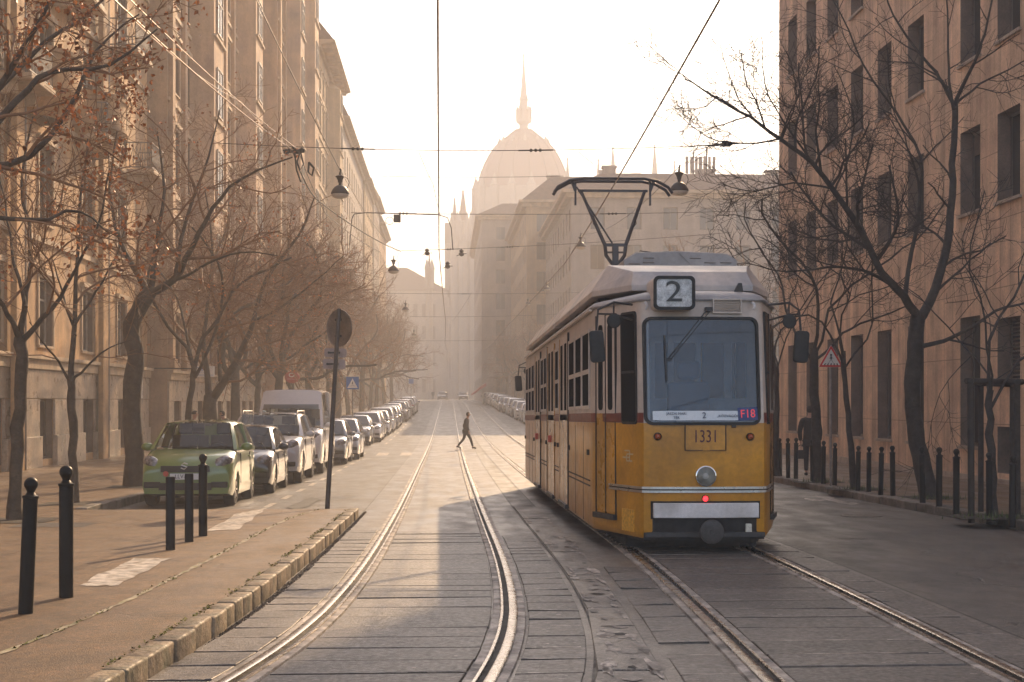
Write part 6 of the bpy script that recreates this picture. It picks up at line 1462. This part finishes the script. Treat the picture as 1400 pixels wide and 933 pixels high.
for k, (x, y, Z, lab) in enumerate(((465, 266, 37.5, 'large hanging dome lamp on the left below the crossing cables'), (928.5, 262, 36.5, 'large hanging dome lamp at the right end of the pantograph'), (794, 338, 68, 'mid-size hanging lamp just left of the pantograph arm'), (747.5, 396, 100, 'small hazy hanging lamp above the tram roof, nearer of two'), (722, 416, 135, 'small hazy hanging lamp above the tram roof, farther of two'), (538, 371, 62, 'hanging lamp half lost in the left tree tops'), (554.5, 424, 100, 'tiny hanging lamp over the left tree crowns'), (566, 459, 135, 'faintest hanging lamp above the end of the left row'))):
    o = lp if k == 0 else dup(lp, (0, 0, 0)); o['label'] = lab; o.location = P(x, y, Z); LP.append(o.location.copy())
# ------------------------------------------------------------------ overhead wires
def cable(pts, r, label, m=wire_m, sag=0.0, n=14, name='overhead_wire', cat='cable', ins=()):
    pts = [Vector(p) for p in pts]; out = []
    for a, b_ in zip(pts, pts[1:]):
        for k in range(n): q = k / n; v = a.lerp(b_, q); v.z -= sag * 4 * q * (1 - q); out.append(v)
    out.append(pts[-1])
    root = thing(name, label, cat, out[0], group='overhead wires'); o0 = out[0].copy()
    mb = MB(); mb.tube([v - o0 for v in out], r, 5); mb.build('strand', m, root, smooth=60)
    for q in ins:
        x = q * (len(out) - 1); i = min(len(out) - 2, int(x)); c = out[i].lerp(out[i + 1], x - i) - o0; d = (out[i + 1] - out[i]).normalized()
        mb = MB()
        for k in range(3): e = c + d * (k - 1) * .12; mb.tube([e - d * .045, e - d * .02, e + d * .02, e + d * .045], [.012, .042, .042, .012], 8)
        mb.tube([c - d * .45, c + d * .45], .018, 6); mb.build('insulator', rubber, root, smooth=50)
    return root
cw1 = [((tr1(t) if t > 30 else -.1) - .06 + .12 * (k % 2), t, 5.75 + gz(t)) for k, t in enumerate((-25, 5, 36, 66, 98, 130, 165, 210, 260))]
cw2 = [(tr2(t) - .15 + .2 * (k % 2), t, 5.55 + gz(t)) for k, t in enumerate((-25, 2, 24.1, 37, 66, 98, 130, 165, 210, 260))]
cable(cw1, .0125, 'contact wire running above the empty left track towards the dome', copper, .12); cable(cw2, .0125, 'contact wire above the tram track, touching the pantograph', copper, .03)
def span(px0, py0, px1, py1, Z, lab, r=.008, sag=.12, ins=(), slope=0): return cable([P(px0, py0, Z), P(px1, py1, Z + slope)], r, lab, wire_m, sag, 18, ins=ins)
span(300, 196, 1072, 193, 38, 'upper span cable with insulators crossing the street above the near lamps', .0095, .22, (.245, .56, .89))
span(520, 241, 770, 241, 62, 'thin plain span cable just under the dome top', .009, .05); span(480, 291, 1130, 285, 50, 'span cable passing behind the pantograph frame', .009, .12, (.11, .55)); span(548, 343, 1000, 318, 70, 'span cable with insulators low behind the pantograph', .012, .12, (.15, .33))
span(470, 400, 800, 400, 100, 'hazy span cable below the gothic spires', .012, .1, (.5,)); span(560, 433, 760, 430, 130, 'fine hazy span cable level with the tram roof', .014, .1); span(560, 466, 720, 464, 160, 'faintest span cable near the end of the street', .016, .08)
# supply cables from the upper left, twisted bundle, with hanging loops at the clamp
A = P(150, -6, 24.0); B = P(400, 206, 37.8); C_ = P(432, 272, 42); D = P(548, 344, 60)
cable([A, B], .016, 'thick sunlit supply cable sloping from the upper left to the span clamp', copper, .12, 20); cable([P(172, -6, 24.5), B + Vector((.1, 0, .05))], .012, 'thinner supply cable running beside the thick one', copper, .1, 20)
cable([P(185, 30, 25.5), P(330, 140, 33), B + Vector((.05, .1, .02))], .009, 'slack third cable strand under the supply pair', copper, .12, 16)
cable([B, C_, D], .02, 'dark looped feeder cable dropping from the clamp into the tree tops', rubber, .15, 10); cable([B + Vector((.15, 0, 0)), P(445, 292, 44), P(520, 345, 58)], .012, 'second feeder strand dropping beside the dark loop', wire_m, .1, 10)
cl = thing('cable_clamp', 'dark insulator cluster where the sloping cables meet the span', 'clamp', B); mb = MB()
for k in range(5): mb.lathe([(0, -.06), (.07, -.05), (.075, .04), (.03, .07), (0, .08)], (-.16 + .1 * k, .02 * (k % 2), .03 * (k % 3) - .03), 8)
mb.bar((-.25, 0, 0), (.3, 0, 0), .04, .04); mb.tube([(.2, 0, 0), (.28, 0, -.35), (.2, 0, -.5), (.12, 0, -.3), (.2, 0, 0)], .02, 5); mb.tube([(.05, 0, 0), (.1, 0, -.5), (.2, .1, -.8)], .024, 5); mb.tube([(.42, 0, -.3), (.4, 0, -.55), (.5, 0, -.65), (.55, 0, -.45), (.42, 0, -.3)], .03, 5); mb.build('insulators', rubber, cl, smooth=50)
top = Vector((0, 0, .62))
for k, (y_, z_) in enumerate(((1.5, 7.6), (-9, 8.2))): cable([(-12, y_, z_ + .6), (12.5, y_ + (2 if k else -1), z_ + .9)], .009, ('span cable overhead just behind the viewpoint, nearer one', 'span cable overhead behind the viewpoint, farther one')[k], wire_m, .5, 18, ins=(.4,))
cable([P(348, -6, 30), LP[0] + top], .011, 'twisted lamp cable from the top left to the large left lamp', wire_m, .05, 20); cable([LP[0] + top, P(545, 345, 64), LP[5] + top], .007, 'thin cable from the large left lamp to the next lamp in the trees', wire_m, .25)
cable([P(1085, 120, 28), LP[1] + top], .008, 'pale lamp cable from the office facade to the large right lamp', copper, .06); cable([LP[1] + top, LP[2] + top, LP[3] + top, LP[4] + top], .009, 'lamp cable stringing the right-hand lamps down the street', wire_m, .5, 12)
cable([P(573, 209, 38), P(592, 252, 44), P(603, 300, 60)], .009, 'short diagonal pull-off wire beside the left contact wire', wire_m, .03); cable([P(790, 207, 38), P(812, 225, 34)], .009, 'short pull-off wire above the pantograph head', wire_m, .01)
cable([P(645, 400, 100), P(618, 440, 120)], .01, 'slack hazy dropper wire above the far track', wire_m, .1)
# feeder hoop over the street with a small box
hp = thing('feeder_hoop', 'bent cable hoop carrying a small square box in front of the far spires', 'cable', P(478, 335, 50)); o0 = P(478, 335, 50)
mb = MB(); mb.tube([P(x, y, 50) - o0 for x, y in ((478, 336), (481, 300), (484, 293), (500, 291), (600, 294), (612, 298), (617, 312), (619, 340))], .016, 6); mb.build('hoop', rubber, hp, smooth=60); mb = MB(); c = P(543, 299, 50) - o0; mb.box(c.x - .12, c.x + .12, c.y - .06, c.y + .06, c.z - .13, c.z + .13); mb.build('junction_box', darkmetal, hp, bevel=.01)
mb = MB(); mb.tube([c + Vector((-.13 + .13 * math.cos(a / 2) - .13, 0, -.08 + .13 * math.sin(a / 2))) for a in range(13)], .01, 5); mb.build('cable_loop', rubber, hp)
for x, y, Z, lab in ((584, 346, 70, 'dark insulator knot left of the contact wire fitting'), (612, 364, 70, 'spiky contact wire fitting hanging over the left track'), (631, 347, 70, 'dark insulator knot right of the contact wire fitting')):
    q = P(x, y, Z); o = thing('wire_fitting', lab, 'insulator', q, 0, 'overhead wires'); mb = MB(); mb.lathe([(0, -.14), (.1, -.1), (.14, 0), (.06, .08), (.13, .12), (.05, .2), (0, .22)], (0, 0, 0), 9)
    for k in range(4): mb.bar((0, 0, 0), (.25 * math.cos(k * 1.57 + .3), .05, .12 * math.sin(k * 2.2)), .03, .03)
    mb.build('body', rubber, o)
q = P(992, 197, 38); o = thing('wire_fitting', 'dark tensioner at the right end of the upper span cable', 'insulator', q, 0, 'overhead wires'); mb = MB(); mb.box(-.1, .08, -.05, .05, -.07, .08); mb.lathe([(0, -.06), (.07, -.05), (.07, .05), (0, .06)], (.1, 0, 0), 10, 'y'); mb.build('body', rubber, o, bevel=.015)
# ------------------------------------------------------------------ people
m_skin = mat('skin', (.42, .24, .17), .55, 0, .1); m_coat = mat('dark_coat', (.028, .025, .024), .85, 0, .2, 10, .004, 60); m_trou = mat('dark_trousers', (.03, .03, .034), .85, 0, .2, 10); m_shoe = mat('shoe', (.014, .012, .011), .5, 0, .1); m_hair = mat('dark_hair', (.02, .016, .013), .7, 0, .2); m_bag = mat('bag_leather', (.02, .018, .018), .5, 0, .2)
def skin_mesh(name, verts, edges, root, m, sub=2):
    me = bpy.data.meshes.new(name); me.from_pydata([v[0] for v in verts], edges, []); ob = bpy.data.objects.new(name, me); COL.objects.link(ob)
    sk = ob.modifiers.new('s', 'SKIN'); sk.use_smooth_shade = True; sb = ob.modifiers.new('d', 'SUBSURF'); sb.levels = sub; sb.render_levels = sub
    for i, v in enumerate(verts):
        r = v[1]; me.skin_vertices[0].data[i].radius = r if hasattr(r, '__len__') else (r, r); me.skin_vertices[0].data[i].use_root = (i == root)
    dg = bpy.context.evaluated_depsgraph_get(); out = bpy.data.meshes.new_from_object(ob.evaluated_get(dg)); bpy.data.objects.remove(ob); out.materials.clear(); out.materials.append(m); out.name = name; return out
def person(label, loc, rz, h=1.72, stride=.0, arms=((-.1, .05), (.1, -.05)), coat=m_coat, bag=None, cap=None, group=None, hunch=.02, coat_len=.72):
    k = h / 1.75; root = thing('person', label, 'person', loc, rz, group); root.scale = (k, k, k)
    # faces -y; stride moves the feet apart along y
    s = stride; hip = .92 - .06 * abs(s) 
    J = {'pel': (0, 0, hip), 'wai': (0, -.01, hip + .17), 'che': (0, .0 - hunch * .5, hip + .40), 'sho': (0, -hunch, hip + .53), 'nek': (0, -hunch * 1.6, hip + .60), 'hd0': (0, -hunch * 2 - .005, hip + .68), 'hd1': (0, -hunch * 2.2 - .015, hip + .755), 'hd2': (0, -hunch * 2.2 - .005, hip + .825)}
    for sd, sg, ph in (('l', 1, 1), ('r', -1, -1)):
        f = -s * ph                                # left leg forward when s>0
        back = f > 0
        J['hp' + sd] = (.09 * sg, 0, hip - .04); J['kn' + sd] = (.1 * sg, f * .42 - .06 * (1 if s else .2), .5 - .01 * abs(s)); J['an' + sd] = (.1 * sg, f * .95 + (.06 if back else 0), .1 + (.05 if back and s else 0)); J['he' + sd] = (.1 * sg, f * .95 + .05 + (.05 if back else 0), .06 + (.08 if back and s else 0)); J['to' + sd] = (.11 * sg, f * .95 - .17 + (.06 if back else 0), .045)
        a = arms[0 if sg > 0 else 1]
        J['sh' + sd] = (.19 * sg, -hunch, hip + .50); J['el' + sd] = (.25 * sg, a[0], hip + .22); J['wr' + sd] = (.24 * sg, a[1] - .02, hip - .02); J['hn' + sd] = (.235 * sg, a[1] - .04, hip - .11)
    def build(name, spec, edges, rt, m, sub=2): 
        names = [q[0] for q in spec]; return link(name, skin_mesh(name, [(J[q[0]], q[1]) for q in spec], [(names.index(a), names.index(b)) for a, b in edges], names.index(rt), m, sub), root)
    E = [('pel', 'wai'), ('wai', 'che'), ('che', 'sho'), ('sho', 'nek'), ('nek', 'hd0'), ('hd0', 'hd1'), ('hd1', 'hd2')]; spec = [('pel', (.14, .1)), ('wai', (.13, .09)), ('che', (.15, .1)), ('sho', (.1, .07)), ('nek', .052), ('hd0', (.06, .075)), ('hd1', (.075, .092)), ('hd2', (.055, .07))]
    for d in 'lr': E += [('pel', 'hp' + d), ('hp' + d, 'kn' + d), ('kn' + d, 'an' + d), ('an' + d, 'to' + d), ('sho', 'sh' + d), ('sh' + d, 'el' + d), ('el' + d, 'wr' + d), ('wr' + d, 'hn' + d)]; spec += [('hp' + d, .085), ('kn' + d, .055), ('an' + d, .038), ('to' + d, .03), ('sh' + d, .055), ('el' + d, .042), ('wr' + d, .028), ('hn' + d, (.04, .02))]
    bo = build('body', spec, E, 'pel', m_skin)
    # face: nose, ears, eyes; fingers on each hand
    hd = Vector(J['hd1']); mb = MB()
    mb.lathe([(0, -.03), (.012, -.012), (.018, .01), (0, .02)], hd + Vector((0, -.098, -.012)), 8)
    for sg in (-1, 1): mb.lathe([(0, -.02), (.018, -.008), (.014, .012), (0, .022)], hd + Vector((.078 * sg, .005, -.01)), 8)
    for d in 'lr':
        a, b_ = Vector(J['wr' + d]), Vector(J['hn' + d]); dn = (b_ - a).normalized()
        for q, ln in zip((-.03, -.01, .01, .03), (.062, .075, .07, .052)): st_ = b_ + Vector((0, q, 0)) + dn * .01; mb.tube([st_, st_ + dn * ln * .55 + Vector((0, -.004, 0)), st_ + dn * ln + Vector((0, -.016, 0))], [.0095, .0085, .006], 6)
        st_ = a.lerp(b_, .5) + Vector((0, -.025, 0)); mb.tube([st_, st_ + dn * .04 + Vector((0, -.03, 0)), st_ + dn * .07 + Vector((0, -.035, 0))], [.011, .01, .007], 6)
    mb.build('face_and_fingers', m_skin, bo, smooth=60)
    mb = MB()
    for sg in (-1, 1): mb.lathe([(0, -.008), (.009, 0), (0, .008)], hd + Vector((.03 * sg, -.088, .012)), 8)
    mb.bar(hd + Vector((-.022, -.088, -.052)), hd + Vector((.022, -.088, -.052)), .006, .006); mb.build('eyes_and_mouth', m_hair, bo)
    mb = MB(); mb.lathe([(0, .115), (.05, .105), (.082, .065), (.09, .01), (.082, -.04), (.055, -.07), (.03, -.075)] if not cap else [(0, .125), (.055, .115), (.088, .07), (.094, .01), (.09, .0)], hd + Vector((0, .02, 0)), 14); mb.v = [Vector((v.x, hd.y + .02 + (v.y - hd.y - .02) * 1.1, v.z)) for v in mb.v]
    keep = [i for i, f_ in enumerate(mb.f) if not (sum(mb.v[j].y for j in f_) / len(f_) < hd.y - .035 and sum(mb.v[j].z for j in f_) / len(f_) < hd.z + .05)]; mb.f = [mb.f[i] for i in keep]; mb.m = [0] * len(keep); mb.build('woollen_cap' if cap else 'hair', cap or m_hair, root, smooth=60)
    # coat, trousers, shoes
    J['hem'] = (0, .01, hip - .1 - .0); J['colr'] = (0, -hunch * 1.4, hip + .575)
    sp = [('hem', (.185, .145)), ('pel', (.185, .14)), ('wai', (.17, .125)), ('che', (.185, .135)), ('sho', (.12, .1)), ('colr', (.075, .075))]; E2 = [('hem', 'pel'), ('pel', 'wai'), ('wai', 'che'), ('che', 'sho'), ('sho', 'colr')]
    for d in 'lr': sp += [('sh' + d, .08), ('el' + d, .064), ('wr' + d, .05)]; E2 += [('sho', 'sh' + d), ('sh' + d, 'el' + d), ('el' + d, 'wr' + d)]
    build('coat', sp, E2, 'pel', coat)
    J['pt'] = (0, 0, hip + .02); sp = [('pt', (.15, .11))]; E3 = []
    for d in 'lr': J['cu' + d] = tuple(Vector(J['kn' + d]).lerp(Vector(J['an' + d]), .93)); sp += [('hp' + d, .1), ('kn' + d, .07), ('cu' + d, .056)]; E3 += [('pt', 'hp' + d), ('hp' + d, 'kn' + d), ('kn' + d, 'cu' + d)]
    build('trousers', sp, E3, 'pt', m_trou)
    for d in 'lr': build('shoe', [('he' + d, .05), ('an' + d, .05), ('to' + d, (.05, .04))], [('he' + d, 'an' + d), ('an' + d, 'to' + d)], 'an' + d, m_shoe)
    return root, J, k
b = G(637, 614.5, .02); person('person in a dark coat striding across the tram tracks, seen side-on', b, R(90 - 12), 1.62, .34, ((.16, .1), (-.1, -.16)), hunch=.05)
b = G(1113, 652, .14); b = Vector((9.05, 36.2, gz(36.2) + .14)); b.x = P(1112.5, 600, 36.2).x
pr, J, k_ = person('person in dark clothes half behind a right-hand tree trunk, holding a bag', b, R(160), 1.75, .08, ((.05, -.05), (-.05, .02)), hunch=.02)
hn = Vector(J['hnl']) if False else Vector(J['hnr']); hl = Vector(J['hnl'])
wp = Matrix.Translation(b) @ Matrix.Rotation(R(160), 4, 'Z') @ hl; wq = Matrix.Translation(b) @ Matrix.Rotation(R(160), 4, 'Z') @ hn
hp_ = wp if wp.x < wq.x else wq
bg_ = thing('handbag', 'small dark round-handled bag carried by the person beside the tree', 'bag', hp_); mb = MB(); mb.prism(rrect(-.12, .12, -.36, -.14, .06), -.05, .05); mb.build('pouch', m_bag, bg_, bevel=.02, smooth=50); mb = MB(); mb.tube([(-.08, 0, -.16), (-.07, 0, -.05), (0, 0, -.01), (.07, 0, -.05), (.08, 0, -.16)], .012, 6); mb.build('handle', m_bag, bg_)
b = Vector((P(267.5, 570, 45).x, 45, gz(45) + .14)); person('person in a dark woollen cap, only the head showing above the green car', b, R(100), 1.62, .1, cap=m_hair)
b = Vector((P(311, 570, 46).x, 46.5, gz(46) + .14)); person('person with bowed shoulders partly showing between green car and off-roader', b, R(-60), 1.62, .1, hunch=.1)
for px, Z, lab, rz in ((592, 262, 'faint person standing left of the far cars on the crest', 10), (611, 268, 'faint person crossing between the two far cars', 80)):
    q = P(px, 540, Z); person(lab, (q.x, q.y, gz(q.y)), R(rz), 1.75, .15)
SUN_E, SKY_E, EXPO, HAZE_D, HAZE_G, HAZE_C, USE_HAZE, SUN_C, DUST, PREF = 5, .15, 1.12, .0027, .07, (1, .97, .92), True, (1, .68, .39), 1.6, 'ACCURATE'
# ------------------------------------------------------------------ light, air, camera
SUN_AZ, SUN_EL = 16.6, 24.5                       # degrees right of the street, above the horizon
sd = Vector((math.sin(R(SUN_AZ)) * math.cos(R(SUN_EL)), math.cos(R(SUN_AZ)) * math.cos(R(SUN_EL)), math.sin(R(SUN_EL))))
li = bpy.data.lights.new('sun', 'SUN'); li.energy = SUN_E; li.angle = R(.5); li.color = SUN_C
so = link('sun', li); so.rotation_euler = sd.to_track_quat('Z', 'Y').to_euler()
w = bpy.data.worlds.new('World'); scene.world = w; w.use_nodes = True; nt = w.node_tree
sky = nt.nodes.new('ShaderNodeTexSky'); sky.sky_type = 'NISHITA'; sky.sun_disc = False; sky.sun_elevation = R(SUN_EL); sky.sun_rotation = R(SUN_AZ); sky.dust_density = DUST; sky.air_density = .75; sky.ozone_density = .3; sky.altitude = 100
bg = nt.nodes['Background']; bg.inputs['Strength'].default_value = SKY_E; nt.links.new(sky.outputs[0], bg.inputs[0])
hz = bpy.data.materials.new('haze'); hz.use_nodes = True; n = hz.node_tree; n.nodes.clear()
out = n.nodes.new('ShaderNodeOutputMaterial'); pv = n.nodes.new('ShaderNodeVolumePrincipled'); n.links.new(pv.outputs[0], out.inputs['Volume'])
pv.inputs['Color'].default_value = (*HAZE_C, 1); pv.inputs['Density'].default_value = HAZE_D; pv.inputs['Anisotropy'].default_value = HAZE_G
if USE_HAZE:
    mb = MB(); mb.box(-340, 340, -110, 770, -1.4, 112); tag(mb.build('haze', hz), 'pale golden winter haze filling the street', 'haze', kind='stuff')
cam = bpy.data.cameras.new('camera'); cam.lens = 36 * F / 1400; cam.sensor_width = 36; cam.shift_y = (HY - 466.5) / 1400; cam.clip_end = 3000; cam.clip_start = .1
co = link('camera', cam); co.location = (0, 0, CAMH); co.rotation_euler = (R(90), 0, -PSI); scene.camera = co
scene.view_settings.view_transform = 'Standard'; scene.view_settings.look = 'None'; scene.view_settings.exposure = EXPO; scene.view_settings.gamma = 1
scene.cycles.use_denoising = True; scene.cycles.use_adaptive_sampling = False
try: scene.cycles.denoiser = 'OPENIMAGEDENOISE'; scene.cycles.denoising_input_passes = 'RGB_ALBEDO_NORMAL'; scene.cycles.denoising_prefilter = PREF
except Exception: pass
scene.render.filter_size = 1.1; scene.cycles.max_bounces = 6; scene.cycles.volume_bounces = 2; scene.cycles.diffuse_bounces = 3; scene.cycles.transparent_max_bounces = 8
scene.cycles.sample_clamp_indirect = 6
